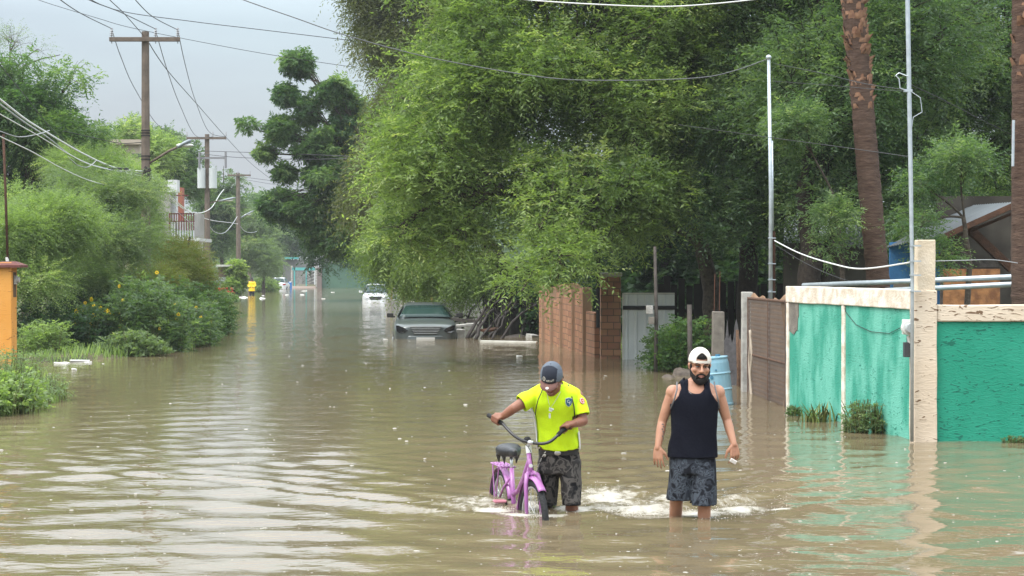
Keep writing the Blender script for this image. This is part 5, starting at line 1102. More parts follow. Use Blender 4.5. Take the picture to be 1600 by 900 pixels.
bm = bmesh.new(); pbox(bm, 455, 493, 447.2, 450.5, D_-.3, .6); obj('threshold', bm, mat('pinkish_curb', (.45, .36, .32), .9), rt)
rt = thing('grey_house', (P(480, 0, 200).x, 200, 0), 'plain grey house behind the turquoise gate', 'house')
bm = bmesh.new(); pbox(bm, 442, 500, 406, 452, 200, 8); obj('wall', bm, mat('dark_grey_wall', (.16, .16, .155), .9, noise=(.5, .2, 5), col2=(.11, .11, .105)), rt)  # dark grey wall colour, mottled at random
bm = bmesh.new(); pbox(bm, 444, 464, 402, 404.6, 199.5, 2); obj('turquoise_lintel', bm, TUR, rt); bm = bmesh.new(); pbox(bm, 472, 480, 432, 449, 199.9, .1); obj('window', bm, GLASS, rt)
bm = bmesh.new(); pbox(bm, 503, 620, 412, 452, 187, .4); o = tag(obj('green_wall', bm, mat('dull_green_wall', (.075, .15, .10), .85, .2, noise=(.5, .2, 6), col2=(.05, .10, .075)), origin=(P(540, 0, 187).x, 187, 0)), 'long dull dark green wall at the far right end of the street', 'wall')
bm = bmesh.new(); pbox(bm, 495.5, 502.5, 418, 451.5, 186.6, .4); tag(obj('brown_pillar', bm, mat('brown_grey_plaster', (.15, .12, .11), .9), origin=(P(499, 0, 187).x, 187, 0)), 'dark brownish pillar between the turquoise gate and the dull green wall', 'pillar')
rt = thing('white_house', (P(497, 0, 196).x, 196, 0), 'bit of a whitish house wall and roof above the dull green wall', 'house'); bm = bmesh.new(); pbox(bm, 491, 512, 406, 450, 196, 5); obj('wall', bm, WHITEW, rt); bm = bmesh.new(); beam(bm, P(489, 407, 195.5), P(505, 398, 195.5), .3, .3); beam(bm, P(505, 398, 195.5), P(514, 407, 195.5), .3, .3); obj('roof', bm, WHITEW, rt)
c = P(450.5, 449.5, 183); bm = bmesh.new(); prof = [(-.5, .36), (.1, .38), (.12, .4), (.14, .38), (.6, .38), (.62, .4), (.64, .38), (.95, .37), (.97, .39), (1.0, .39), (1.01, .33)]; loft(bm, [ell(c.x, c.y, z-.3, r_, r_, 20) for z, r_ in prof]); tag(obj('blue_drum', bm, mat('bright_blue_plastic', (.02, .16, .45), .45, .4), origin=(c.x, c.y, -.3)), 'bright blue plastic drum in front of the far turquoise gate', 'drum')
# debris floating on the water
def floater(name, label, px, py, w, h, dep, m, rot=0, cat='debris', group='bits of rubbish floating on the flood'):
    c = W(px, py); w *= .75; h *= .6; bm = bmesh.new(); box(bm, (0, 0, h*.3), (w, dep, h)); bmesh.ops.subdivide_edges(bm, edges=bm.edges, cuts=2, use_grid_fill=True)
    for v in bm.verts: v.co += mnoise.noise_vector(v.co*6+Vector((px, py, 0)))*min(w, dep)*.18*Vector((1, 1, .2)).length/1.4 if name != 'white_plank' else Vector((0, 0, 0))
    move(bm, Matrix.Translation(c) @ Matrix.Rotation(rot, 4, 'Z')); tag(obj(name, bm, m, origin=c, bevel=.006), label, cat, group)
FOAMB = mat('white_styrofoam', (.72, .72, .69), .7, .3)
bm = bmesh.new(); a_, b_ = W(751, 534.5), W(839, 535.5); beam(bm, a_+Vector((0, 0, .0)), b_+Vector((0, 0, -.01)), .14, .09); tag(obj('white_plank', bm, WHITE_P, origin=a_, bevel=.008), 'long white plank floating in front of the branch heap', 'plank')
for i, (px, py, w, h, dep, r_, lab) in enumerate([
    (124,565,.55,.05,.16,.1,'longest white foam slab at the left shore'),(97,568,.4,.05,.14,-.2,'second white foam slab at the left shore, left of the longest'),(137,567,.18,.04,.1,.5,'small white foam scrap right of the long slab at the left shore'),
    (812,558,.16,.05,.1,.2,'small white foam block floating beyond the cyclist in the open brown water'),(115,578,.11,.05,.08,.6,'little white scrap off the left shore, nearest of the shore scraps'),
    (322,514,.42,.06,.3,.1,'white scrap at the bend of the left shore'),(345,494,.8,.06,.4,.2,'white scrap below the second utility pole'),(352,487,.5,.05,.3,.2,'pale scrap at the third pole shore, upper'),
    (410,466.5,.5,.08,.5,0,'white foam piece just below the person in yellow'),(411,462,.2,.06,.3,0,'tiny white scrap right of the feet of the person in yellow'),(476,455,.6,.08,.5,0,'white floating piece in the middle of the far street'),(472,461,.35,.07,.4,.4,'small floating piece under the turquoise gate reflection'),
    (520,457,.3,.07,.4,.4,'small floating piece under the dull green wall'),(380,465,.6,.08,.6,.4,'white scrap left of the person in yellow'),(448,461,.3,.05,.3,.3,'tiny scrap below the white hatchback'),(505,467,.3,.06,.3,.1,'tiny scrap left of the farther white car'),(602,531,.16,.04,.1,.1,'tiny scrap left of the silver car bumper')]):
    floater('foam_scrap', lab, px, py, w, h, dep, FOAMB, r_)
# rain rings and drops standing on the water
rng = np.random.RandomState(21); n_ = 1100; V, Fc = [], []
py_ = 455+445*rng.uniform(0, 1, n_)**.75; px_ = rng.uniform(-20, 1620, n_)
for i in range(n_):
    c = W(px_[i], py_[i]); s = (.0007+.00012*c.y)*rng.lognormal(0, .5)
    if c.x < np.interp(c.y, SL[:, 0], SL[:, 1])+.5 or c.x > np.interp(c.y, SR[:, 0], SR[:, 1])-.4: continue
    if ((c.y > 60) and rng.uniform() < .7): continue
    z0 = float(water_h(np.array([c.x]), np.array([c.y]))[0]) if c.y < 60 else 0; o = len(V)
    ax_ = s*rng.uniform(1.6, 3.6); k = 8
    for j in range(k): a = 2*PI*j/k; V.append((c.x+math.cos(a)*ax_, c.y+math.sin(a)*s*1.4, z0-.001))
    for j in range(k): a = 2*PI*j/k; V.append((c.x+math.cos(a)*ax_*.55, c.y+math.sin(a)*s*.8, z0+s*.55))
    for j in range(k): Fc.append((o+j, o+(j+1) % k, o+k+(j+1) % k, o+k+j))
    for j in (0, 2, 4): Fc.append((o+k, o+k+j+1, o+k+j+2, o+k+(j+3) % k))
tag(npmesh('rain_splashes', V, Fc, mat('splash_white', (.30, .285, .25), .25, .5), smooth=True), 'small white raindrop splashes and bubbles dotting the brown water', 'splashes', kind='stuff')
# ---------------------------------------------------------------- cars
def car_glass(): return mat('car_glass', (.018, .04, .037), .08, .3)
def build_car(name, label, loc, rz, L, Wd, paint, hood=.98, hoodf=.80, roof=1.43, cab=(-.95, -.15, 1.05, 1.9), dark_lights=False, bars=4, mirror=True, kind='front'):
    """cab = (windscreen foot, roof front, roof rear, rear screen foot) along the length; the front is at -L/2"""
    rt = thing(name, loc, label, 'car'); w = Wd/2
    M = Matrix.Translation(loc) @ Matrix.Rotation(rz, 4, 'Z')
    T = lambda *p: M @ Vector(p)
    f, r = -L/2, L/2
    def hz(y):
        t = (y-f)/(cab[0]-f) if y < cab[0] else 1
        if y < cab[0]: return hoodf+(hood-hoodf)*(1-(1-max(t, 0))**2.0)
        if y > cab[3]: return hood+.06-.12*((y-cab[3])/(r-cab[3]+1e-6))**2
        return hood+.05*(y-cab[0])/(cab[3]-cab[0])
    ys_ = [f, f+.04, f+.14, f+.32, f+.6, f+.95, cab[0], (cab[0]+cab[3])/2, cab[3], r-.35, r-.12, r-.02]
    rings = []
    for y in ys_:
        e_ = min(y-f, r-y); k = 1-.30*math.exp(-max(e_, 0)/.16)*(1.0); ww = w*min(1, k+.0); h = hz(y); end = math.exp(-max(e_, 0)/.06)
        lo = .22+.12*end; hh = h-.06*end
        half = [(0, lo), (ww*.80, lo), (ww*.97, lo+.10), (ww, .55), (ww*.995, hh-.22), (ww*.95, hh-.08), (ww*.82, hh-.015), (ww*.45, hh+.015), (0, hh+.02)]
        pts_ = [(x, z) for x, z in half]+[(-x, z) for x, z in half[-2:0:-1]]
        rings.append([T(x, y, z) for x, z in pts_])
    bm = bmesh.new(); loft(bm, rings); o = obj('body', bm, paint, rt, smooth=True); s = o.modifiers.new('s', 'SUBSURF'); s.levels = 2; s.render_levels = 2
    # cabin with roof
    b0, b1 = hood-.04, roof; wr = w*.66; wb = w*.93
    def cq(t, y_lo, y_hi, wl, wh): return (wl+(wh-wl)*t, y_lo+(y_hi-y_lo)*t, b0+(b1-b0)*t)
    secs = []
    for t in (0, .35, .7, .93, 1.0):
        ww = wb+(wr-wb)*t; yf = cab[0]+(cab[1]-cab[0])*t; yr = cab[3]+(cab[2]-cab[3])*t; z = b0+(b1-b0)*(t if t < 1 else .995); ins = 0 if t < .95 else .09
        ring = []
        for k in range(28):
            a = 2*PI*k/28; c_, s_ = math.cos(a), math.sin(a); q = 3.6
            x = (ww-ins)*math.copysign(abs(c_)**(2/q), c_); y = (yf+yr)/2+((yr-yf)/2-ins)*math.copysign(abs(s_)**(2/q), s_)
            ring.append(T(x, y, z+(.035 if t == 1 else 0)))
        secs.append(ring)
    bm = bmesh.new(); loft(bm, secs); obj('roof', bm, paint, rt, smooth=False, bevel=.01)
    G_ = car_glass()
    def pane(nm, q, off):
        bm = bmesh.new(); N = 8; vs = []
        for i in range(N+1):
            for j in range(5):
                s_, t_ = i/N, j/4; a_ = Vector(q[0]).lerp(Vector(q[1]), s_); b_ = Vector(q[3]).lerp(Vector(q[2]), s_); p_ = a_.lerp(b_, t_)+Vector(off)*(1+.9*math.sin(s_*PI)); vs.append(bm.verts.new(T(*p_)))
        for i in range(N):
            for j in range(4): bm.faces.new((vs[i*5+j], vs[(i+1)*5+j], vs[(i+1)*5+j+1], vs[i*5+j+1]))
        o = obj(nm, bm, G_, rt, smooth=True); s = o.modifiers.new('s', 'SOLIDIFY'); s.thickness = .008; s.offset = 1
    z0, z1 = hood+.03, roof-.055
    def wy_(z, lo, hi): t = (z-b0)/(b1-b0); return lo+(hi-lo)*t
    def ww_(z): t = (z-b0)/(b1-b0); return wb+(wr-wb)*t
    pane('windscreen', [(-ww_(z0)*.93, wy_(z0, cab[0], cab[1]), z0), (ww_(z0)*.93, wy_(z0, cab[0], cab[1]), z0), (ww_(z1)*.88, wy_(z1, cab[0], cab[1]), z1), (-ww_(z1)*.88, wy_(z1, cab[0], cab[1]), z1)], (0, -.022, .012))
    pane('rear_window', [(-ww_(z0)*.9, wy_(z0, cab[3], cab[2]), z0), (ww_(z0)*.9, wy_(z0, cab[3], cab[2]), z0), (ww_(z1)*.86, wy_(z1, cab[3], cab[2]), z1), (-ww_(z1)*.86, wy_(z1, cab[3], cab[2]), z1)], (0, .022, .012))
    ym = (cab[1]+cab[2])/2
    for sx in (-1, 1):
        for ya0, ya1, yb0, yb1 in ((cab[0]+.28, cab[1]+.16, ym-.03, ym-.03), (ym+.05, ym+.05, cab[3]-.30, cab[2]-.16)):
            pane('side_window', [(sx*(ww_(z0)+.004), ya0, z0), (sx*(ww_(z0)+.004), yb0, z0), (sx*(ww_(z1)+.004), yb1, z1), (sx*(ww_(z1)+.004), ya1, z1)], (sx*.004, 0, 0))
        if mirror:
            bm = bmesh.new(); c_ = T(sx*(w+.10), cab[0]+.30, hood+.09); box(bm, c_, (.19, .10, .125)); box(bm, T(sx*(w+.0), cab[0]+.32, hood+.05), (.10, .04, .04)); obj('mirror', bm, BLACK_IRON if dark_lights else paint, rt, smooth=False, bevel=.03)
        # headlights: swept shape on the nose
        bm = bmesh.new(); zc = hoodf-.10; zb_ = .66 if dark_lights else .63
        q = [(sx*w*.55, f, zb_+.05), (sx*w*.64, f, zb_-.01), (sx*w*.80, f, zb_-.03), (sx*w*.90, f, zb_+.02), (sx*w*.925, f, zc+.085), (sx*w*.86, f, zc+.085), (sx*w*.66, f, zc+.02)]
        oy_ = lambda x: f+(.16*math.log(.30/(1-abs(x)/w)) if abs(x)/w > .72 else .012)
        A = [bm.verts.new(T(x, oy_(x)-.035, z)) for x, y, z in q]; Bv = [bm.verts.new(T(x*.96, oy_(x)+.14, z)) for x, y, z in q]
        bm.faces.new(A); bm.faces.new(Bv[::-1])
        for k in range(7): bm.faces.new((A[k], A[(k+1) % 7], Bv[(k+1) % 7], Bv[k]))
        obj('headlight', bm, mat('dark_lamp', (.012, .012, .014), .12, .6) if dark_lights else mat('lamp_clear', (.45, .47, .48), .12, .6), rt, bevel=.01)
        bm = bmesh.new(); box(bm, T(sx*w*.78, r-.02, hood-.13), (.30, .10, .14), rot=(0, 0, rz)); obj('tail_light', bm, mat('tail_red', (.3, .02, .015), .2, .5), rt, bevel=.02)
    # grille
    gz1, gz0 = hoodf-.05, hoodf-.235; gw = w*.50
    bm = bmesh.new(); q = [(-gw, gz1), (gw, gz1), (gw*.72, gz0), (-gw*.72, gz0)]
    A = [bm.verts.new(T(x, f-.03, z)) for x, z in q]; Bv = [bm.verts.new(T(x, f+.12, z)) for x, z in q]; bm.faces.new(A); bm.faces.new(Bv[::-1])
    for k in range(4): bm.faces.new((A[k], A[(k+1) % 4], Bv[(k+1) % 4], Bv[k]))
    gr = obj('grille', bm, mat('grille_black', (.015, .015, .017), .4, .4), rt)
    bm = bmesh.new()
    for k in range(bars+1):
        t = k/bars; z = gz1+(gz0-gz1)*t; hw = gw*(1-.28*t); beam(bm, T(-hw, f-.036, z), T(hw, f-.036, z), .014, .013 if k else .022)
    obj('grille_bars', bm, mat('chrome', (.62, .63, .65), .18, .5, .8), gr)
    bm = bmesh.new(); rr_ = []
    for sx_ in range(-8, 9):
        x = sx_/8*w*.93; y = f-.045+.30*(abs(sx_)/8)**3.2; rr_.append([T(x, y, .24), T(x, y-.02, .40), T(x, y, .555), T(x, y+.12, .57), T(x, y+.14, .24)])
    loft(bm, rr_); bo = obj('bumper', bm, paint, rt, smooth=False, bevel=.02)
    bm = bmesh.new(); beam(bm, T(-.26, f-.068, .46), T(.26, f-.068, .46), .012, .11); obj('number_plate', bm, mat('plate', (.5, .5, .48), .5), bo)
    for sx in (-1, 1):
        for y in (f+.92, r-1.0):
            bm = bmesh.new(); c_ = T(sx*(w-.1), y, .31); ax = (M.to_3x3() @ Vector((1, 0, 0))); cyl(bm, c_-ax*.1, c_+ax*.11, .31, n=24); wh = obj('wheel', bm, mat('tyre', (.015, .015, .015), .8), rt)
            bm = bmesh.new(); cyl(bm, c_+ax*sx*.105, c_+ax*sx*.122, .19, n=10); obj('rim', bm, GALV, wh)
    return rt
SILV = mat('silver_car_paint', (.08, .094, .093), .3, .5, .3, coat=.35)
WHT = mat('white_car_paint', (.62, .64, .65), .3, .5, 0, coat=.5)
c = P(660, 0, 48.75)
sc_ = build_car('silver_sedan', 'silver sedan facing the camera, flooded up to its grille beside the branch heap', Vector((c.x-.06, 48.75+2.42, -.46)), R(3.5), 4.84, 1.82, SILV, dark_lights=True, hood=1.0, hoodf=.86, roof=1.41, cab=(-1.0, -.1, 1.1, 1.95))
bm = bmesh.new(); q = P(661, 514, 48.6); box(bm, (c.x, 48.90, -.46+.855), (.16, .015, .02)); blob(bm, (c.x, 48.89, -.46+.857), (.035, .012, .02)); obj('badge', bm, MATS['chrome'], sc_)
c = P(583, 0, 103)
build_car('white_compact_car', 'small white car facing the camera farther up the street, half hidden by hanging willow leaves', Vector((c.x, 105, -.42)), R(4), 3.8, 1.62, WHT, hood=.98, hoodf=.84, roof=1.5, cab=(-1.05, -.25, 1.25, 1.75), bars=2)
c = P(434, 0, 175)
build_car('white_hatchback', 'white hatchback at the far end of the street, its rear to the camera', Vector((c.x, 177, -.34)), R(180), 3.7, 1.65, WHT, hood=.98, hoodf=.82, roof=1.5, cab=(-1.0, -.25, 1.3, 1.7), bars=2)
# ---------------------------------------------------------------- people
def merge(dst, src, M=None):
    if M is not None: move(src, M)
    me = bpy.data.meshes.new('m'); src.to_mesh(me); src.free(); dst.from_mesh(me); bpy.data.meshes.remove(me)
def skin_mat(name, col, col2):
    m = mat(name, col, .48, .35, noise=(11, .2, 5), col2=col2, bump=(60, .12)); b = m.node_tree.nodes['Principled BSDF']
    b.inputs['Subsurface Weight'].default_value = .12; b.inputs['Subsurface Radius'].default_value = (.02, .008, .004); b.inputs['Subsurface Scale'].default_value = .5
    return m
def head_bm(ears=True):
    b = bmesh.new()
    blob(b, (0, .012, .036), (.076, .094, .088), u=24, v=16)
    blob(b, (0, -.024, -.040), (.061, .066, .074), u=24, v=16)
    blob(b, (0, -.062, -.098), (.028, .024, .022))
    chain(b, [(0, -.088, .012), (0, -.104, -.012), (0, -.113, -.030)], [.008, .010, .0135]); 
    for s in (-1, 1):
        blob(b, (s*.013, -.101, -.034), (.009, .010, .008)); blob(b, (s*.043, -.060, -.024), (.024, .022, .022))
        chain(b, [(s*.010, -.090, .023), (s*.032, -.086, .027), (s*.055, -.064, .020)], [.009, .010, .008])
        chain(b, [(s*.058, -.02, -.03), (s*.05, -.035, -.075), (s*.02, -.06, -.10)], [.022, .022, .018])
        if ears: blob(b, (s*.079, .008, -.004), (.009, .020, .031), rot=(0, s*.15, s*-.3)); blob(b, (s*.083, .002, .008), (.009, .016, .018), rot=(0, 0, s*-.4))
    chain(b, [(-.024, -.084, -.070), (0, -.094, -.068), (.024, -.084, -.070)], [.006, .010, .006])
    return b
def face_parts(MH, parent, lipcol, eyes_open=True):
    DK = mat('dark_hair', (.012, .010, .009), .7, .3)
    for s in (-1, 1):
        bm = bmesh.new(); blob(bm, (s*.030, -.0775, .003), (.0135, .0125, .0062 if eyes_open else .003), u=12, v=8); move(bm, MH); ey = obj('eye', bm, mat('eye_white', (.36, .33, .31), .25, .5), parent, smooth=True)
        bm = bmesh.new(); blob(bm, (s*.030+.001, -.0868, .003), (.0058, .004, .0054), u=10, v=8); move(bm, MH); obj('iris', bm, mat('iris_dark', (.02, .012, .008), .15, .6), ey, smooth=True)
        bm = bmesh.new(); tube(bm, [(s*.012, -.099, .021), (s*.024, -.0985, .027), (s*.040, -.092, .029), (s*.056, -.075, .022)], [.003, .0048, .0046, .002], 6); move(bm, MH); obj('eyebrow', bm, DK, parent, smooth=True)
        bm = bmesh.new(); tube(bm, [(s*.016, -.0865, .006), (s*.030, -.0905, .0105), (s*.045, -.083, .006)], [.002, .0026, .002], 6); move(bm, MH); obj('eyelid', bm, DK, parent, smooth=True)
    bm = bmesh.new(); tube(bm, [(-.026, -.089, -.069), (-.012, -.0995, -.0655), (0, -.1015, -.067), (.012, -.0995, -.0655), (.026, -.089, -.069)], [.002, .0045, .0042, .0045, .002], 8)
    tube(bm, [(-.024, -.089, -.0715), (0, -.101, -.077), (.024, -.089, -.0715)], [.002, .0058, .002], 8); move(bm, MH); obj('lips', bm, mat('lips_'+('a' if lipcol else 'b'), (.30, .13, .10), .45, .4), parent, smooth=True)
def hand_relaxed(bm, wrist, f, n, t, curl=.5, s=1.0):
    "f finger direction, n palm side (fingers curl to it), t thumb side"
    wrist, f, n, t = Vector(wrist), Vector(f).normalized(), Vector(n).normalized(), Vector(t).normalized()
    t = (t-f*t.dot(f)).normalized(); n = (n-f*n.dot(f)); n = (n-t*n.dot(t)).normalized()
    for i, (off, L) in enumerate(((.033, .070), (.011, .078), (-.011, .072), (-.032, .056))):
        k = wrist+f*(.088-.004*abs(i-1))*s+t*off*s
        chain(bm, [wrist+t*off*.55*s+f*.005, wrist+(f*.05+t*off*.85)*s, k], [.0150*s, .0125*s, .0095*s], 10)
        d = (f+t*off*4.0).normalized(); p = k; pts = [k]; a = curl*(.55+.16*i)
        for sg in (.45, .31, .24):
            d = (d*math.cos(a)+n*math.sin(a)).normalized(); p = p+d*L*sg*s*1.05; pts.append(p); a = curl*.75
        chain(bm, pts, [.0085*s, .0078*s, .007*s, .006*s], 10)
    b0 = wrist+(f*.018+t*.024)*s; d1 = (f*.62+t*.70+n*.25).normalized(); d2 = (f*.85+t*.25+n*.4).normalized()
    chain(bm, [b0, b0+d1*.042*s, b0+d1*.042*s+d2*.030*s, b0+d1*.042*s+d2*.055*s], [.0165*s, .0125*s, .0105*s, .0085*s], 10)
def hand_grip(bm, g, a, e1, e2, wrist, s=1.0):
    "closed round a bar through g along a; e1 from the bar to the palm, e2 towards the knuckles' top"
    g, a, e1, e2 = Vector(g), Vector(a).normalized(), Vector(e1), Vector(e2)
    e1 = (e1-a*e1.dot(a)).normalized(); e2 = (e2-a*e2.dot(a)); e2 = (e2-e1*e2.dot(e1)).normalized()
    pt = lambda th, off, R_: g+a*off+(e1*math.cos(R(th))+e2*math.sin(R(th)))*R_
    for i in range(4):
        off = (i-1.5)*.0205*s; k = pt(62, off, .040*s)
        chain(bm, [Vector(wrist)+a*off*.5, (Vector(wrist)+k)*.5+a*off*.2+e1*.006, k], [.018*s, .0155*s, .0115*s], 10)
        chain(bm, [k, pt(112, off, .033*s), pt(165, off, .029*s), pt(222, off, .027*s), pt(265, off, .026*s)], [.0100*s, .0088*s, .0082*s, .0078*s, .0066*s], 10)
    blob(bm, pt(25, 0, .036*s), .022*s)
    chain(bm, [(Vector(wrist)+pt(10, -.035*s, .035))*.5, pt(-15, -.045*s, .036*s), pt(-75, -.046*s, .030*s), pt(-125, -.040*s, .028*s)], [.0175*s, .014*s, .0115*s, .0095*s], 10)
def torso_rings(spec, n=40, p=2.4, grow=0.0, sub=5):
    "spec: (z, cx, cy, rx, ry) bottom to top, smoothly interpolated"
    S = np.array(spec, float); t = np.linspace(0, len(S)-1, (len(S)-1)*sub+1); i = np.arange(len(S)); out = []
    def cr(col):
        y = S[:, col]; m_ = np.gradient(y); k = np.clip(np.floor(t).astype(int), 0, len(S)-2); u = t-k
        return (2*u**3-3*u**2+1)*y[k]+(u**3-2*u**2+u)*m_[k]+(-2*u**3+3*u**2)*y[k+1]+(u**3-u**2)*m_[k+1]
    z, cx, cy, rx, ry = [cr(c) for c in range(5)]
    return [ell(cx[j], cy[j], z[j], rx[j]+grow, ry[j]+grow, n, p) for j in range(len(t))]
def cloth(name, me, m, parent, thick=.004, folds=.004, fs=(9, 9, 5), seed=0, sharp=True):
    "smooth clothing surface with fold noise, given thickness"
    for v in me.vertices:
        q = Vector((v.co.x*fs[0], v.co.y*fs[1], v.co.z*fs[2]))+Vector((seed, 0, 0)); a = mnoise.noise(q)+.5*mnoise.noise(q*2.3)
        v.co += v.normal*(a*folds)
    me.polygons.foreach_set('use_smooth', [True]*len(me.polygons))
    o = link(name, me, m, parent); s = o.modifiers.new('s', 'SOLIDIFY'); s.thickness = thick; s.offset = 1
    return o
def cut_mesh(me, kill):
    bm = bmesh.new(); bm.from_mesh(me); dead = [f for f in bm.faces if kill(f.calc_center_median())]; bmesh.ops.delete(bm, geom=dead, context='FACES')
    bmesh.ops.delete(bm, geom=[v for v in bm.verts if not v.link_faces], context='VERTS')
    for _ in range(3):
        be = [v for v in bm.verts if v.is_boundary]; co = {v: sum((e.other_vert(v).co for e in v.link_edges if e.is_boundary), Vector())/max(1, sum(e.is_boundary for e in v.link_edges)) for v in be}
        for v in be: v.co = v.co.lerp(co[v], .6)
    bm.to_mesh(me); bm.free(); return me

# ===== the man in the black tank top
D2 = 13.55
def Q(px, py, dd=0.0): return P(px, py, D2+dd)
O2 = Vector((P(1084, 0, D2).x, D2, 0))
man2 = thing('person', O2+Vector((0, 0, -.38)), 'bearded man in black tank top, patterned dark shorts and white backwards cap, wading', 'person')
SK2 = skin_mat('skin_tan', (.40, .21, .135), (.33, .16, .10))
ox, oy = O2.x, O2.y
spec2 = [(.44, ox-.005, oy+.01, .155, .115), (.52, ox-.005, oy+.01, .16, .115), (.64, ox, oy, .150, .105), (.78, ox+.003, oy, .162, .112), (.90, ox+.004, oy, .172, .118), (.985, ox+.005, oy, .168, .108), (1.04, ox+.008, oy+.01, .128, .086), (1.085, ox+.018, oy+.012, .072, .066)]
body = bmesh.new()
loft(body, torso_rings(spec2))
MH2 = Matrix.Translation(Q(1093.5, 572, -.02)) @ Euler((R(4), R(3), R(4))).to_matrix().to_4x4()
chain(body, [Q(1089, 602, .02), MH2 @ Vector((0, .02, -.06))], [.062, .054], 16)
merge(body, head_bm(), MH2)
# trapezius and shoulders
SL_, SR_ = Q(1052, 614, .015), Q(1121.5, 614, .01)
for S_, sg in ((SL_, -1), (SR_, 1)):
    chain(body, [Q(1089+sg*6, 598, .03), S_+Vector((-sg*.035, .005, .005))], [.045, .05], 12)
    blob(body, S_, (.060, .060, .064)); chain(body, [Vector((ox+sg*.10, oy-.055, .94)), S_+Vector((-sg*.02, -.02, -.03))], [.06, .045], 12)
eL, wL_ = Q(1035, 659, .03), Q(1028, 700, -.05); eR, wR_ = Q(1136, 656, .03), Q(1147, 695, -.06)
chain(body, [SL_, SL_.lerp(eL, .45)+Vector((-.004, 0, 0)), eL, eL.lerp(wL_, .3), wL_], [.053, .045, .036, .037, .025], 14)
chain(body, [SR_, SR_.lerp(eR, .45)+Vector((.004, 0, 0)), eR, eR.lerp(wR_, .3), wR_], [.053, .045, .036, .037, .025], 14)
hand_relaxed(body, wL_, Vector((.02, -.12, -1)), Vector((.35, .9, 0)), Vector((.9, -.35, 0)), curl=.38)
hand_relaxed(body, wR_, Vector((.10, -.15, -1)), Vector((-.2, 1, 0)), Vector((-.95, -.3, 0)), curl=.75)
# legs
for hp, kn, an in ((Q(1064, 722, .02), Q(1057, 784, .10), Q(1055, 868, .32)), (Q(1101, 722, .0), Q(1101, 782, -.04), Q(1101, 880, .02))):
    chain(body, [hp+Vector((0, 0, .02)), hp.lerp(kn, .5), kn, kn.lerp(an, .3)+Vector((0, .02, 0)), kn.lerp(an, .7), an], [.078, .07, .052, .051, .038, .033], 16)
    ft = Vector((an.x, an.y-.02, -.345)); chain(body, [an, ft+Vector((0, .03, 0)), ft+Vector((0, -.10, -.01)), ft+Vector((0, -.17, -.015))], [.035, .035, .03, .02], 12)
bod2 = link('body', fuse(body, .0046, 3), SK2, man2)
face_parts(MH2, man2, True)
# beard
bm = bmesh.new(); HAIR = mat('black_hair', (.011, .009, .008), .75, .25, bump=(160, .9))
for s in (-1, 1):
    chain(bm, [(s*.072, -.012, .012), (s*.069, -.022, -.03), (s*.060, -.038, -.068), (s*.036, -.064, -.098), (0, -.076, -.112)], [.009, .013, .019, .024, .026], 10)
    chain(bm, [(0, -.102, -.0535), (s*.016, -.1, -.055), (s*.030, -.087, -.063), (s*.036, -.080, -.085)], [.0055, .0065, .008, .012], 10)
blob(bm, (0, -.060, -.108), (.046, .044, .036)); blob(bm, (0, -.085, -.098), (.022, .014, .014)); move(bm, MH2)
link('beard', fuse(bm, .0035, 2), HAIR, man2)
# cap worn backwards
CAPW = mat('cream_cap', (.62, .58, .52), .85, .2, bump=(90, .2))
bm = bmesh.new(); bmesh.ops.create_uvsphere(bm, u_segments=48, v_segments=30, radius=1, matrix=Matrix.Translation((0, .012, .040)) @ Euler((R(-6), 0, 0)).to_matrix().to_4x4() @ Matrix.Diagonal((.086, .104, .104, 1)))
me = bpy.data.meshes.new('cap'); bm.to_mesh(me); bm.free()
me = cut_mesh(me, lambda c: c.z < .030 or (c.y < -.02 and (c.x/.043)**2+((c.z-.048)/.058)**2 < 1))
me.transform(MH2); capo = cloth('cap', me, CAPW, man2, thick=.004, folds=.0015)
bm = bmesh.new(); pts_ = [Vector((.0885*math.sin(a), .012-.107*math.cos(a), .042)) for a in np.linspace(-.85, .85, 15)]
for a_, b_ in zip(pts_, pts_[1:]): beam(bm, a_, b_+(b_-a_)*.05, .005, .019)
move(bm, MH2); obj('cap_strap', bm, CAPW, capo)
bm = bmesh.new(); prev = None
for i in range(13):
    a = -.9+1.8*i/12; r0, r1 = (.087*math.sin(a), .014+.103*math.cos(a)), (.078*math.sin(a), .025+.168*math.cos(a*.8)); cur = [bm.verts.new((r0[0], r0[1], .042)), bm.verts.new((r1[0], r1[1], .026)), bm.verts.new((r1[0], r1[1], .022)), bm.verts.new((r0[0], r0[1], .036))]
    if prev:
        for k in range(4): bm.faces.new((prev[k], cur[k], cur[(k+1) % 4], prev[(k+1) % 4]))
    prev = cur
move(bm, MH2); obj('cap_brim', bm, CAPW, capo)
bm = bmesh.new(); blob(bm, (0, -.052, .078), (.045, .035, .030)); move(bm, MH2); obj('hair', bm, HAIR, man2, smooth=True)
# tank top: loose, straight
spect = [(.485, ox-.008, oy+.01, .190, .135), (.56, ox-.008, oy+.01, .186, .130), (.66, ox-.002, oy, .176, .124), (.78, ox+.003, oy, .178, .126), (.90, ox+.004, oy, .186, .132), (.985, ox+.005, oy, .178, .120), (1.045, ox+.010, oy+.01, .140, .098), (1.10, ox+.016, oy+.014, .092, .080)]
bm = bmesh.new(); loft(bm, torso_rings(spect, n=72, sub=9), caps=False); me = bpy.data.meshes.new('t'); bm.to_mesh(me); bm.free()
def kill2(c):
    x, y, z = c.x-ox-.008, c.y-oy, c.z
    if y < .0 and z > .985+.10*(abs(x)/.088)**3.2: return True
    if y >= .0 and z > 1.055 and abs(x) < .07: return True
    if z > .90 and abs(x) > .112+.075*max(0, (1.02-z)/.12)**1.6: return True
    return z > 1.098
me = cut_mesh(me, kill2)
TANK = mat('black_jersey', (.0045, .005, .010), .9, .08, bump=(40, .3), noise=(7, .2, 4), col2=(.008, .009, .015))
cloth('tank_top', me, TANK, man2, .005, .009, (9, 9, 3.6), 3)
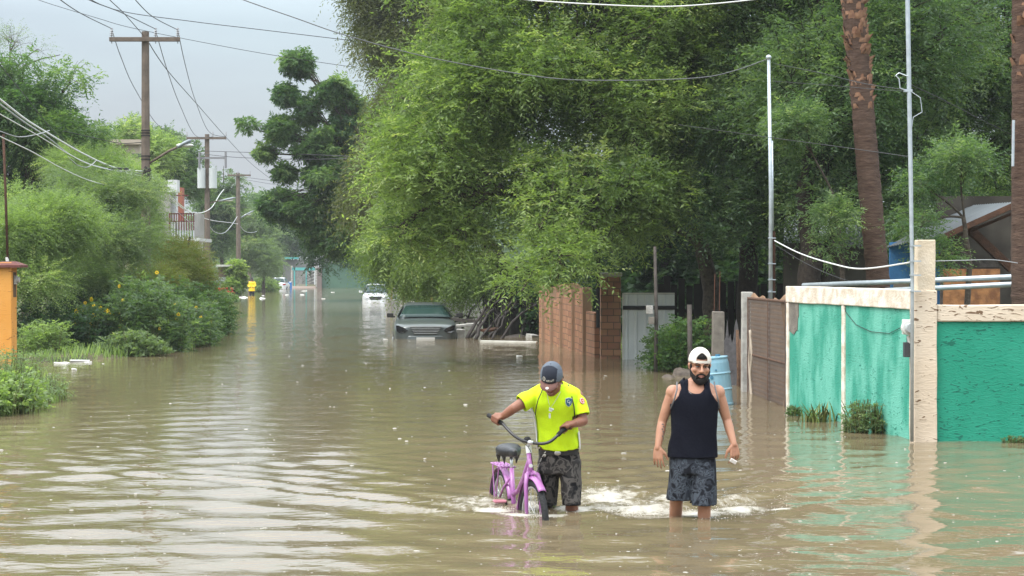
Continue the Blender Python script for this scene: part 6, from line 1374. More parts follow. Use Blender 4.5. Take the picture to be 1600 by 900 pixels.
from mathutils.bvhtree import BVHTree
def bvh_of(o):
    off = wloc(o); return BVHTree.FromPolygons([v.co+off for v in o.data.vertices], [p.vertices[:] for p in o.data.polygons])
BT2 = bvh_of(bod2)
def outer(bt, o_, d_, lift):
    "outermost hit on a closed surface from the inside point o_ along d_"
    o_, d_ = Vector(o_), Vector(d_).normalized(); r = bt.ray_cast(o_+d_*.6, -d_); return r[0]+d_*lift if r[0] else None
def drape(name, xs, lo, hi, w, lift, m, parent, z0=.93, thick=.004, xw=None):
    "a strip lying on the body, in the plane x = const, angle lo..hi from straight up (negative = front)"
    bm = bmesh.new(); prev = None
    for i in range(25):
        t = i/24; th = R(lo+(hi-lo)*t); x = xs[0]+(xs[1]-xs[0])*abs(2*t-1)**1.5
        cur = []
        for dx in (-w, -w*.33, w*.33, w):
            q = outer(BT2, (x+dx, oy+.005, z0), (0, math.sin(th), math.cos(th)), lift*(1-abs(2*t-1)**6*.9))
            if q is None or q.z > 1.13: q = Vector((x+dx, oy+math.sin(th)*.1, 1.07))
            cur.append(bm.verts.new(q))
        if prev:
            for k in range(3): bm.faces.new((prev[k], cur[k], cur[k+1], prev[k+1]))
        prev = cur
    bmesh.ops.smooth_vert(bm, verts=bm.verts, factor=.4, use_axis_x=False, use_axis_y=True, use_axis_z=True)
    o = obj(name, bm, m, parent, smooth=True); s_ = o.modifiers.new('s', 'SOLIDIFY'); s_.thickness = thick; s_.offset = 1
    return o
for sg in (-1, 1): drape('shoulder_strap', (ox+.012+sg*.082, ox+.008+sg*.098), -82, 80, .024, .0085, TANK, man2)
bm = bmesh.new(); pts_ = []
for x in np.linspace(-.084, .084, 25):
    q = outer(BT2, (ox+.008+x, oy+.03, .982+.085*(abs(x)/.088)**3.2), (0, -1, 0), .012)
    if q is not None: pts_.append(q)
tube(bm, pts_, .0022, 6); obj('pale_neckline', bm, mat('white_trim', (.38, .34, .31), .8), man2, smooth=True)
# thin bag straps at the armpits
for sg in (-1, 1):
    bm = bmesh.new(); tube(bm, [Vector((ox+.01+sg*.145, oy-.045, 1.075)), Vector((ox+.01+sg*.150, oy-.10, 1.02)), Vector((ox+.008+sg*.168, oy-.112, .95)), Vector((ox+.005+sg*.19, oy-.07, .875)), Vector((ox+sg*.17, oy+.05, .84))], .006, 6); obj('shoulder_cord', bm, mat('grey_cord', (.13, .13, .135), .8), man2, smooth=True)
# shorts: printed leaves
def print_mat(name, base, leaf, line, sc, camo=False):
    m = mat(name, base, .85, .15); n = m.node_tree.nodes; l = m.node_tree.links; b = n['Principled BSDF']; t = n['Texture Coordinate']
    z = n.new('ShaderNodeTexNoise'); z.inputs['Scale'].default_value = sc; z.inputs['Detail'].default_value = 2.5 if camo else 1.5; z.inputs['Distortion'].default_value = .8 if camo else 1.3; l.new(t.outputs['Object'], z.inputs['Vector'])
    r = n.new('ShaderNodeValToRGB'); r.color_ramp.interpolation = 'CONSTANT'; l.new(z.outputs[0], r.inputs[0])
    el = r.color_ramp.elements; el[0].position = 0; el[0].color = (*base, 1); el[1].position = .50; el[1].color = (*leaf, 1)
    q = el.new(.60); q.color = (*line, 1); q = el.new(.44); q.color = (*line, 1); 
    if not camo:
        q = el.new(.54); q.color = (*base, 1); q = el.new(.56); q.color = (*leaf, 1)
    l.new(r.outputs[0], b.inputs['Base Color'])
    return m
SH2 = print_mat('leaf_print_cloth', (.008, .009, .013), (.055, .066, .082), (.024, .028, .037), 11)
bm = bmesh.new()
hipc = Vector((ox-.008, oy+.01, 0))
loft(bm, [ell(ox-.008, oy+.01, z, rx, ry, 28, 2.4) for z, rx, ry in ((.36, .180, .128), (.46, .178, .124), (.53, .168, .118))])
for (tx, ty), (bx2, by2), zb_ in (((ox-.085, oy+.01), (ox-.108, oy+.03), .135), ((ox+.075, oy), (ox+.070, oy-.035), .108)):
    loft(bm, [ell(tx+(bx2-tx)*t, ty+(by2-ty)*t, .44+(zb_-.44)*t, .094+.008*t, .108+.008*t, 24, 2.3) for t in np.linspace(0, 1, 8)])
me = fuse(bm, .0085, 4)
me = cut_mesh(me, lambda c: c.z > .522 or c.z < (.146 if c.x < ox-.02 else .119))
cloth('shorts', me, SH2, man2, .005, .011, (10, 10, 3.2), 7)
# white slip of paper in the hand, tattoo marks on the forearm
bm = bmesh.new(); c = wR_+Vector((-.010, -.045, -.125)); box(bm, c, (.055, .012, .030), rot=(.3, .5, .2)); pk = obj('paper_packet', bm, mat('white_packet', (.66, .63, .6), .6), None, bevel=.003, origin=c); tag(pk, 'small crumpled white packet held in the hand of the man in the tank top', 'packet')
INK = mat('tattoo_ink', (.10, .085, .08), .6)
bm = bmesh.new(); mid = eL.lerp(wL_, .35)
for k in range(7):
    q = BT2.ray_cast(mid+Vector((.014+.006*math.sin(k*2.1), -.3, .05-.018*k)), Vector((0, 1, 0)))[0]
    if q: blob(bm, q, (.008+.003*math.sin(k*3), .0012, .009), u=8, v=6)
obj('forearm_tattoo', bm, INK, man2, smooth=True)['kind'] = 'stuff'

# ===== the man in the lime shirt
D1 = 14.05
def Q1(px, py, dd=0.0): return P(px, py, D1+dd)
o1 = Vector((P(873, 0, D1).x, D1, 0)); hx, hy = o1.x, o1.y
man1 = thing('person', o1+Vector((0, 0, -.38)), 'man in lime yellow T-shirt and dark cap looking down, pushing the purple bicycle', 'person')
SK1 = skin_mat('skin_brown', (.26, .12, .075), (.20, .085, .055))
cx1, cy1 = Q1(866, 0, -.10).x, D1-.10
spec1 = [(.42, hx, hy+.02, .150, .12), (.52, hx-.002, hy, .150, .115), (.64, hx-.012, hy-.035, .146, .112), (.78, hx-.022, hy-.075, .160, .118), (.88, cx1+.0, cy1-.02, .168, .118), (.955, cx1, cy1-.04, .160, .105), (1.005, cx1-.0, cy1-.055, .105, .08), (1.04, cx1-.002, cy1-.065, .062, .06)]
body = bmesh.new(); loft(body, torso_rings(spec1))
MH1 = Matrix.Translation(Q1(862, 593, -.26)) @ Euler((R(36), R(5), R(-14))).to_matrix().to_4x4()
chain(body, [Vector((cx1, cy1-.04, 1.0)), MH1 @ Vector((0, .03, -.055))], [.062, .055], 16)
merge(body, head_bm(), MH1)
s1L, s1R = Q1(832, 620, -.16), Q1(901, 620, -.10)
for S_, sg in ((s1L, -1), (s1R, 1)):
    chain(body, [Vector((cx1+sg*.04, cy1-.03, 1.0)), S_+Vector((-sg*.03, 0, .01))], [.045, .052], 12); blob(body, S_, .058)
e1L, w1L = Q1(803, 638, -.22), Q1(785, 651, -.16); gL = Q1(779, 657.5, -.13)
e1R, w1R = Q1(911, 658, -.16), Q1(895, 663, -.26); gR = Q1(882, 670.5, -.27)
chain(body, [s1L, s1L.lerp(e1L, .5), e1L, e1L.lerp(w1L, .4), w1L], [.054, .047, .040, .039, .029], 14)
chain(body, [s1R, s1R.lerp(e1R, .5), e1R, e1R.lerp(w1R, .4), w1R], [.054, .047, .042, .040, .029], 14)
# handlebar line, shared with the bicycle
BAR = [Q1(764, 649.5, -.07), Q1(774, 655, -.12), Q1(785, 662, -.17), Q1(800, 678, -.25), Q1(814, 687.5, -.29), Q1(829, 691.5, -.31), Q1(846, 693.5, -.33), Q1(860, 690, -.34), Q1(872, 680, -.33), Q1(878, 673.5, -.30), Q1(887, 667, -.24)]
aL = (BAR[0]-BAR[2]).normalized(); aR = (BAR[-1]-BAR[-3]).normalized(); gL = BAR[1].lerp(BAR[2], .25); gR = BAR[-2].lerp(BAR[-1], .6)
hand_grip(body, gL, -aL, (w1L-gL), Vector((-.2, -.5, 1)), gL+(w1L-gL).normalized()*.085)
chain(body, [w1L, gL+(w1L-gL).normalized()*.085], [.029, .026])
hand_grip(body, gR, -aR, (w1R-gR), Vector((.1, -.6, .9)), gR+(w1R-gR).normalized()*.085)
chain(body, [w1R, gR+(w1R-gR).normalized()*.085], [.029, .026])
for hp, kn, an in ((Q1(858, 712, .03), Q1(854, 776, .10), Q1(852, 852, .36)), (Q1(888, 712, .0), Q1(894, 772, -.10), Q1(893, 868, .0))):
    chain(body, [hp+Vector((0, 0, .02)), hp.lerp(kn, .5), kn, kn.lerp(an, .3)+Vector((0, .02, 0)), kn.lerp(an, .7), an], [.085, .068, .054, .053, .040, .034], 16)
    ft = Vector((an.x, an.y-.02, -.345)); chain(body, [an, ft+Vector((0, .03, 0)), ft+Vector((0, -.10, -.01)), ft+Vector((0, -.17, -.015))], [.035, .035, .03, .02], 12)
link('body', fuse(body, .0048, 3), SK1, man1)
face_parts(MH1, man1, False, eyes_open=False)
bm = bmesh.new(); 
for s in (-1, 1): chain(bm, [(s*.072, .02, .02), (s*.070, .05, -.01), (s*.05, .075, -.035), (0, .088, -.04)], [.014, .018, .02, .02], 10)
move(bm, MH1); link('hair', fuse(bm, .005, 2), HAIR, man1)
# cap
NAVY = mat('navy_cap_front', (.022, .026, .038), .8, .2, bump=(90, .2)); MESHC = mat('blue_grey_cap_mesh', (.115, .135, .165), .85, .2, bump=(120, .6)); BRIM = mat('brown_cap_brim', (.16, .085, .07), .8, .2, noise=(20, .2, 4), col2=(.12, .06, .05))
bm = bmesh.new(); bmesh.ops.create_uvsphere(bm, u_segments=72, v_segments=44, radius=1, matrix=Matrix.Translation((0, .006, .040)) @ Matrix.Diagonal((.086, .104, .112, 1)))
me = bpy.data.meshes.new('cap'); bm.to_mesh(me); bm.free(); me = cut_mesh(me, lambda c: c.z < .028)
me.materials.append(NAVY); me.materials.append(MESHC)
for f_ in me.polygons:
    c = f_.center; f_.material_index = 0 if (c.y < -.012 and abs(c.x) < .057) else 1
me.transform(MH1)
o = cloth('cap', me, None, man1, thick=.004, folds=.0015); cap1 = o
bm = bmesh.new(); prev = None
for i in range(15):
    a = -1.0+2.0*i/14; r0 = (.086*math.sin(a), .006-.103*math.cos(a)); r1 = (.080*math.sin(a)*1.0, -.010-.165*math.cos(a*.85)); dz = -.010*(math.sin(a)**2)
    cur = [bm.verts.new((r0[0], r0[1], .040)), bm.verts.new(((r0[0]+r1[0])/2, (r0[1]+r1[1])/2, .038+dz*.6)), bm.verts.new((r1[0], r1[1], .026+dz)), bm.verts.new((r1[0], r1[1], .022+dz)), bm.verts.new((r0[0], r0[1], .034))]
    if prev:
        for k in range(5): bm.faces.new((prev[k], cur[k], cur[(k+1) % 5], prev[(k+1) % 5]))
    prev = cur
move(bm, MH1); obj('cap_brim', bm, BRIM, cap1, smooth=True)
bm = bmesh.new(); cyl(bm, (.0, -.150, .0295), (.0, -.151, .036), .0115, n=14); move(bm, MH1); obj('brim_sticker', bm, mat('white_sticker', (.75, .74, .70), .5), cap1)
bm = bmesh.new(); blob(bm, (0, .006, .153), (.008, .008, .004)); move(bm, MH1); obj('cap_button', bm, NAVY, cap1)
def on_cap(x, z, lift=.0025):
    q = 1-(x/.086)**2-((z-.040)/.112)**2; return Vector((x, .006-.104*math.sqrt(max(q, .01))-lift, z))
LOGO = mat('cream_thread', (.50, .47, .40), .7)
tb = text_bm('ARIAT', .0225, .0015)
for v in tb.verts: p_ = v.co.copy(); v.co = on_cap(p_.x*1.0+.012, .066+p_.y, .0085+p_.z)
move(tb, MH1); obj('cap_lettering', tb, LOGO, cap1)
bm = bmesh.new()
for j in range(20):
    a = 2*PI*j/20; b_ = 2*PI*(j+1)/20; tube(bm, [on_cap(-.037+.011*math.cos(a), .074+.015*math.sin(a), .007), on_cap(-.037+.011*math.cos(b_), .074+.015*math.sin(b_), .007)], .0022, 5)
tube(bm, [on_cap(-.043, .070, .008), on_cap(-.036, .079, .008), on_cap(-.030, .070, .008)], .0018, 5); move(bm, MH1); obj('cap_emblem', bm, LOGO, cap1)
# T-shirt: loose, with sleeves
LIME = mat('lime_shirt', (.56, .80, .012), .75, .25, bump=(70, .15)); 
specs = [(.475, hx-.0, hy+.01, .162, .135), (.54, hx-.002, hy-.005, .164, .134), (.64, hx-.010, hy-.04, .160, .132), (.76, hx-.020, hy-.075, .170, .136), (.87, cx1+.0, cy1-.02, .184, .134), (.955, cx1, cy1-.04, .178, .120), (1.0, cx1, cy1-.055, .128, .100), (1.03, cx1, cy1-.06, .085, .082)]
bm = bmesh.new(); loft(bm, torso_rings(specs))
tL, tR = s1L.lerp(e1L, .62), s1R.lerp(e1R, .78)
chain(bm, [s1L+Vector((.03, 0, .004)), s1L.lerp(e1L, .3), tL], [.066, .066, .064], 18); chain(bm, [s1R+Vector((-.03, 0, .004)), s1R.lerp(e1R, .3), tR], [.066, .068, .066], 18)
chain(bm, [Vector((cx1-.05, cy1-.035, 1.0)), s1L+Vector((.02, 0, .012))], [.055, .064], 14); chain(bm, [Vector((cx1+.05, cy1-.035, 1.0)), s1R+Vector((-.02, 0, .012))], [.055, .064], 14)
me = fuse(bm, .0075, 5)
dL, dR = (e1L-s1L).normalized(), (e1R-s1R).normalized(); nb = Vector((cx1-.004, cy1-.075, 1.055))
me = cut_mesh(me, lambda c: c.z < .488+.02*abs(c.x-hx)/.16 or (c-tL).dot(dL) > -.004 or ((c-tR).dot(dR) > -.004 and (c-s1R-dR*(c-s1R).dot(dR)).length < .085 and c.x > cx1+.11) or (c-nb).length < .078)
cloth('t_shirt', me, LIME, man1, .005, .0115, (9, 9, 6), 4)
WTR = mat('white_side_panel', (.62, .63, .60), .8)
# white vent panels down the sides
for sg, zz in ((-1, (.50, .55, .62, .70, .78, .85)), (1, (.49, .52, .56, .60, .64))):
    bm = bmesh.new(); prev = None
    for z in zz:
        r_ = np.array([np.interp(z, [s[0] for s in specs], [s[i] for s in specs]) for i in range(5)]); cur = []
        for a in ((-.42, -.2, 0, .25) if sg > 0 else (-.30, -.15, 0, .25)):
            aa = a if sg > 0 else PI-a; c_, s_ = math.cos(aa), math.sin(aa); cur.append(bm.verts.new((r_[1]+(r_[3]+.017)*math.copysign(abs(c_)**.833, c_), r_[2]+(r_[4]+.017)*math.copysign(abs(s_)**.833, s_), z)))
        if prev:
            for k in range(3): bm.faces.new((prev[k], cur[k], cur[k+1], prev[k+1]))
        prev = cur
    o = obj('side_panel', bm, WTR, man1, smooth=True); s = o.modifiers.new('s', 'SOLIDIFY'); s.thickness = .003
# cords of a small bag, whistle on a lanyard
fr = lambda px, py, dd: Q1(px, py, dd)
bm = bmesh.new(); tube(bm, [fr(848, 605, -.23), fr(846, 613, -.268), fr(841, 624, -.275), fr(838, 636, -.25), fr(836.5, 648, -.20)], .0042, 6); obj('bag_cord', bm, CABLE_B, man1, smooth=True)
bm = bmesh.new(); tube(bm, [fr(888, 601, -.16), fr(890, 610, -.205), fr(894, 622, -.235), fr(897, 636, -.23), fr(898, 652, -.20)], .0050, 6); obj('bag_cord', bm, CABLE_B, man1, smooth=True)
bm = bmesh.new(); tube(bm, [fr(855, 616, -.30), fr(857, 628, -.315), fr(860, 638, -.305), fr(867, 628, -.315), fr(876, 612, -.28)], .0022, 5); obj('lanyard', bm, CABLE_G, man1, smooth=True)
bm = bmesh.new(); box(bm, fr(860.5, 641, -.30), (.026, .012, .022), rot=(0, .4, 0)); cyl(bm, fr(858, 638, -.30), fr(865, 640.5, -.30), .009, n=12); box(bm, fr(859, 650, -.275), (.016, .008, .04)); obj('whistle', bm, mat('pale_grey_plastic', (.42, .45, .38), .5), man1, bevel=.002)
# chest badge (shield with letters) and sleeve badge
def badge(nm, c, nrm, pts, m, th=.004):
    z = Vector(nrm).normalized(); x = Vector((0, 0, 1)).cross(z).normalized(); y = z.cross(x)
    Mb = Matrix(((x.x, y.x, z.x, c.x), (x.y, y.y, z.y, c.y), (x.z, y.z, z.z, c.z), (0, 0, 0, 1))); bm = bmesh.new()
    A = [bm.verts.new(Mb @ Vector((px, py, 0))) for px, py in pts]; Bv = [bm.verts.new(Mb @ Vector((px, py, -th))) for px, py in pts]
    bm.faces.new(A); bm.faces.new(Bv[::-1])
    for k in range(len(A)): bm.faces.new((A[k], A[(k+1) % len(A)], Bv[(k+1) % len(A)], Bv[k]))
    return obj(nm, bm, m, man1), Mb
shield = [(-.026, .028), (0, .034), (.026, .028), (.027, 0), (.018, -.022), (0, -.034), (-.018, -.022), (-.027, 0)]
SURF1 = None
bvh = None
def surf_point(o, px, py):
    "nearest surface of object o along the view ray through a photo pixel"
    me_ = o.data; off = wloc(o); bt = BVHTree.FromPolygons([v.co+off for v in me_.vertices], [p.vertices[:] for p in me_.polygons])
    d_ = (P(px, py, 10)-Vector((0, 0, CH))).normalized(); r = bt.ray_cast(Vector((0, 0, CH)), d_); return (r[0], r[1]) if r[0] else (P(px, py, 13.8), Vector((0, -1, 0)))
shirt = [o for o in man1.children if o.name.startswith('t_shirt')] if False else [o for o in C.objects if o.parent == man1 and o.name.startswith('t_shirt')]
p_, n_ = surf_point(shirt[0], 888, 628.5); n_ = -n_ if n_.y > 0 else n_
bd, Mb = badge('chest_badge_rim', p_+n_*.010, n_, [(x*1.12, y*1.12) for x, y in shield], WTR)
bd2, _ = badge('chest_badge', p_+n_*.013, n_, shield, mat('badge_navy', (.015, .09, .16), .6)); bd2.parent = bd; bd2.location = (0, 0, 0)
for s_, ox_, oy_ in (('C', -.008, .007), ('F', .008, -.007)):
    tb = text_bm(s_, .034, .001); move(tb, Mb @ Matrix.Translation((ox_, oy_, .0055))); o = obj('badge_letter', tb, WTR, man1); o.parent = bd; o.location = (0, 0, 0)
p_, n_ = surf_point(shirt[0], 909, 627); n_ = -n_ if n_.y > 0 else n_
bd, Mb = badge('sleeve_badge', p_+n_*.009, n_, [(.024*math.cos(a), .03*math.sin(a)) for a in np.linspace(0, 2*PI, 17)[:-1]], mat('badge_red', (.45, .07, .05), .6))
bm = bmesh.new(); tube(bm, [Mb @ Vector((.017*math.cos(a), .022*math.sin(a), .001)) for a in np.linspace(.5, 5.6, 12)], .003, 5); tube(bm, [Mb @ Vector((-.006, .0, .002)), Mb @ Vector((.010, .0, .002)), Mb @ Vector((.010, -.012, .002))], .003, 5); obj('badge_mark', bm, WTR, bd)
# belt, shorts
bm = bmesh.new(); rg_ = [ell(hx-.001, hy+.005, z, .158+g, .128+g, 36, 2.4) for z, g in ((.455, 0), (.455, .006), (.492, .006), (.492, 0))]; loft(bm, rg_, caps=False); blt = obj('belt', bm, mat('black_belt', (.015, .013, .012), .5, .4), man1)
bm = bmesh.new(); q = Vector((hx-.012, hy-.135, .474)); blob(bm, q, (.028, .006, .019)); obj('belt_buckle', bm, mat('pewter', (.35, .33, .30), .35, .5, .7), blt, smooth=True)
CAMO = print_mat('dark_camo_cloth', (.007, .007, .008), (.075, .068, .063), (.026, .024, .023), 13, camo=True)
bm = bmesh.new()
loft(bm, [ell(hx+.001, hy+.012, z, rx, ry, 28, 2.4) for z, rx, ry in ((.30, .175, .13), (.40, .166, .13), (.475, .154, .122))])
for (tx, ty), (bx2, by2), zb_ in (((hx-.078, hy+.02), (P(855, 0, 14.1).x, hy+.09), .02), ((hx+.085, hy+.01), (P(894, 0, 13.95).x, hy-.10), .045)):
    loft(bm, [ell(tx+(bx2-tx)*t, ty+(by2-ty)*t, .40+(zb_-.40)*t, .095-.026*t, .110-.022*t, 24, 2.2) for t in np.linspace(0, 1, 9)])
me = fuse(bm, .0085, 4); me = cut_mesh(me, lambda c: c.z > .47 or c.z < (.03 if c.x < hx else .055))
cloth('shorts', me, CAMO, man1, .005, .010, (10, 10, 7), 2)
bm = bmesh.new()
for k in range(6): t = k/5; tube(bm, [Q1(853+ (836-853)*t, 706+(742-706)*t**1.4, -.17-.08*t), Q1(853+(836-853)*(t+.15), 706+(742-706)*(t+.15)**1.4, -.17-.08*t)], .0035, 5)
blob(bm, Q1(851, 712, -.17), (.012, .006, .012)); obj('key_chain', bm, MATS['pewter'], man1)

# ===== far person in a yellow raincoat
DY = 135.0; c = W(393, 461); c = Vector((P(393.5, 0, DY).x, DY, 0))
m3 = thing('person', c+Vector((0, 0, -.35)), 'tiny far person in a yellow raincoat standing at the left shore', 'person')
bm = bmesh.new(); x, y = c.x, c.y
for s in (-1, 1): chain(bm, [(x+s*.10, y, .42), (x+s*.11, y, .05), (x+s*.11, y, -.30)], [.10, .07, .05])
blob(bm, (x, y-.02, 1.20), (.085, .095, .12)); chain(bm, [(x, y, 1.0), (x, y, 1.15)], [.06, .055]); blob(bm, (x, y-.11, 1.18), (.016, .02, .022))
for s in (-1, 1): chain(bm, [(x+s*.2, y, .98), (x+s*.25, y-.03, .74), (x+s*.14, y-.17, .64)], [.05, .045, .035]); blob(bm, (x+s*.08, y-.19, .63), (.05, .03, .035))
loft(bm, [ell(x, y, z, rx, ry, 20) for z, rx, ry in ((.4, .18, .13), (.75, .17, .12), (.95, .2, .12), (1.04, .12, .09))])
link('body', fuse(bm, .012, 2), skin_mat('skin_far', (.22, .11, .07), (.18, .09, .06)), m3)
bm = bmesh.new(); loft(bm, [ell(x, y, z, rx, ry, 22) for z, rx, ry in ((.30, .25, .19), (.55, .235, .175), (.8, .225, .155), (.97, .24, .15), (1.05, .14, .11))])
for s in (-1, 1): chain(bm, [(x+s*.2, y, .98), (x+s*.28, y-.03, .74), (x+s*.17, y-.16, .64)], [.085, .08, .065])
YEL = mat('yellow_raincoat', (.85, .55, .01), .4, .4); link('raincoat', fuse(bm, .014, 3), YEL, m3)
bm = bmesh.new(); loft(bm, [ell(x, y, z, r_, r_, 18) for z, r_ in ((1.22, .17), (1.25, .115), (1.34, .10), (1.37, .05))]); obj('hat', bm, mat('dark_hat', (.03, .028, .03), .8), m3, smooth=True)
bm = bmesh.new()
for s in (-1, 1): chain(bm, [(x+s*.10, y, .42), (x+s*.11, y, .0)], [.115, .09])
link('trousers', fuse(bm, .014, 2), mat('dark_trousers', (.015, .016, .022), .8), m3)

# ===== bicycle
PUR = mat('purple_frame', (.34, .12, .33), .35, .5, coat=.4, noise=(9, .2, 4), col2=(.28, .09, .28)); PURD = mat('deep_purple_fender', (.24, .05, .20), .4, .5); BLKR = mat('black_rubber', (.014, .014, .015), .7, .3, bump=(60, .6)); CHR = mat('worn_chrome', (.55, .56, .57), .3, .5, .8)
fA = Vector((P(834, 0, 13.78).x, 13.78, -.055)); hd_ = Vector((.25, -.968, 0)).normalized(); lat = Vector((-hd_.y, hd_.x, 0))
bk = thing('bicycle', fA+hd_*(-.5)+Vector((0, 0, -.33)), 'purple step-through bicycle with black cruiser handlebar, pushed through the water', 'bicycle')
def Bk(u, v, z): return fA+hd_*u+lat*v+Vector((0, 0, z+.055))
st = R(0)
def wheel_(ctr, heading, name='wheel', r=.325):
    l_ = Vector((-heading.y, heading.x, 0)); bm = bmesh.new(); n1, n2 = 48, 10; vs = []
    for i in range(n1):
        a = 2*PI*i/n1; rd = heading*math.cos(a)+Vector((0, 0, 1))*math.sin(a); kn = .0022 if i % 2 else 0
        for j in range(n2):
            b_ = 2*PI*j/n2; rr_ = .026+(kn if math.cos(b_) > .2 else 0); vs.append(bm.verts.new(ctr+rd*(r-.026+rr_*math.cos(b_))+l_*rr_*math.sin(b_)))
    for i in range(n1):
        for j in range(n2): bm.faces.new((vs[i*n2+j], vs[((i+1) % n1)*n2+j], vs[((i+1) % n1)*n2+(j+1) % n2], vs[i*n2+(j+1) % n2]))
    t_ = obj('tyre', bm, BLKR, bk, smooth=True); wh = t_
    bm = bmesh.new(); vs = []; pr = [(r-.048, -.013), (r-.062, -.011), (r-.062, .011), (r-.048, .013)]
    for i in range(n1):
        a = 2*PI*i/n1; rd = heading*math.cos(a)+Vector((0, 0, 1))*math.sin(a); vs.append([bm.verts.new(ctr+rd*q+l_*w_) for q, w_ in pr])
    for i in range(n1):
        for j in range(4): bm.faces.new((vs[i][j], vs[(i+1) % n1][j], vs[(i+1) % n1][(j+1) % 4], vs[i][(j+1) % 4]))
    obj('rim', bm, CHR, wh)
    bm = bmesh.new()
    for i in range(28):
        a = 2*PI*i/28; a2 = a+.5*(1 if i % 4 < 2 else -1); s_ = 1 if i % 2 else -1
        cyl(bm, ctr+l_*s_*.03+(heading*math.cos(a2)+Vector((0, 0, 1))*math.sin(a2))*.022, ctr+(heading*math.cos(a)+Vector((0, 0, 1))*math.sin(a))*(r-.058), .0017, n=4)
    cyl(bm, ctr-l_*.045, ctr+l_*.045, .02, n=12); obj('spokes', bm, CHR, wh)['kind'] = 'stuff'
    return wh
def fender(ctr, heading, a0, a1, r=.345, w=.034):
    l_ = Vector((-heading.y, heading.x, 0)); bm = bmesh.new(); prev = None
    for a in np.linspace(a0, a1, 28):
        rd = heading*math.cos(a)+Vector((0, 0, 1))*math.sin(a); cur = [bm.verts.new(ctr+rd*(r+.014*math.cos(b_*1.5))+l_*w*math.sin(b_)) for b_ in np.linspace(-1.35, 1.35, 8)]
        if prev:
            for k in range(7): bm.faces.new((prev[k], cur[k], cur[k+1], prev[k+1]))
        prev = cur
    o = obj('fender', bm, PUR, bk, smooth=True); s = o.modifiers.new('s', 'SOLIDIFY'); s.thickness = .003
hf = Vector((.30, -.95, 0)).normalized(); lf = Vector((-hf.y, hf.x, 0)); rA = Bk(-1.03, 0, -.085)
wheel_(fA, hf); wheel_(rA, hd_)
fender(fA, hf, R(50), R(190)); fender(rA, hd_, R(20), R(215))
crown = Bk(-.085, 0, .315)
for s in (-1, 1):
    bm = bmesh.new(); tube(bm, [crown+lf*s*.01+Vector((0, 0, .01)), crown+lf*s*.045+hf*.03+Vector((0, 0, -.005)), crown+lf*s*.062+hf*.06+Vector((0, 0, -.08)), crown+lf*s*.062+hf*.07+Vector((0, 0, -.20)), fA+lf*s*.058+Vector((0, 0, .0))], [.020, .019, .018, .016, .013], 12); obj('fork_blade', bm, PUR, bk, smooth=True)
bm = bmesh.new(); hb, ht = Bk(-.085, 0, .31), Bk(-.145, 0, .47); cyl(bm, hb, ht, .021, n=16); blob(bm, hb, (.03, .03, .022)); hd_t = obj('head_tube', bm, PUR, bk, smooth=True)
bm = bmesh.new(); cyl(bm, hb+(ht-hb)*.42+hd_*.018, hb+(ht-hb)*.42+hd_*.026, .016, n=12); obj('head_badge', bm, WTR, hd_t)
bm = bmesh.new(); stt = Bk(-.165, 0, .535); cyl(bm, ht, stt, .024, n=14); sw = obj('head_clamp', bm, mat('white_plastic_cap', (.66, .68, .68), .45), bk, bevel=.004)
barc = BAR[5]; bm = bmesh.new(); tube(bm, [stt, stt.lerp(barc, .6)+Vector((0, 0, .01)), barc], [.013, .014, .017], 10); blob(bm, barc, (.028, .022, .020)); obj('stem', bm, CHR, bk, smooth=True)
bm = bmesh.new(); fine = []
for i in range(len(BAR)-1):
    a0, b0, c0, d0 = BAR[max(i-1, 0)], BAR[i], BAR[i+1], BAR[min(i+2, len(BAR)-1)]
    for k in range(6): t = k/6; fine.append(.5*((2*b0)+(c0-a0)*t+(2*a0-5*b0+4*c0-d0)*t*t+(3*b0-a0-3*c0+d0)*t**3))
fine.append(BAR[-1]); tube(bm, fine, .0125, 10); hb_o = obj('handlebar', bm, mat('black_bar', (.02, .02, .022), .35, .5), bk, smooth=True)
for q in ([BAR[0]+aL*.01, BAR[1], BAR[2]], [BAR[-3], BAR[-2], BAR[-1]+aR*.01]):
    bm = bmesh.new(); tube(bm, q, .0175, 12); obj('grip', bm, BLKR, hb_o, smooth=True)
bm = bmesh.new(); tube(bm, [Bk(-.10, 0, .36), Bk(-.25, 0, .20), Bk(-.42, 0, .03), Bk(-.58, 0, -.10)], .024, 12); obj('down_tube', bm, PUR, bk, smooth=True)
bm = bmesh.new(); tube(bm, [Bk(-.13, 0, .42), Bk(-.30, 0, .26), Bk(-.48, 0, .13), Bk(-.64, 0, .08)], .021, 12); obj('top_tube', bm, PUR, bk, smooth=True)
bm = bmesh.new(); tube(bm, [Bk(-.60, 0, -.16), Bk(-.66, 0, .10), Bk(-.705, 0, .29)], .020, 12); obj('seat_tube', bm, PUR, bk, smooth=True)
for s in (-1, 1):
    bm = bmesh.new(); tube(bm, [Bk(-.69, s*.01, .22), Bk(-.80, s*.045, .12), rA+lat*s*.058], .010, 8); obj('seat_stay', bm, PUR, bk, smooth=True)
    bm = bmesh.new(); tube(bm, [Bk(-.60, s*.02, -.13), rA+lat*s*.058], .011, 8); obj('chain_stay', bm, PUR, bk, smooth=True)
bm = bmesh.new(); cyl(bm, Bk(-.70, 0, .27), Bk(-.725, 0, .40), .0135, n=12); obj('seat_post', bm, CHR, bk, smooth=True)
bm = bmesh.new(); S0 = Bk(-.74, 0, .43)
secs = []
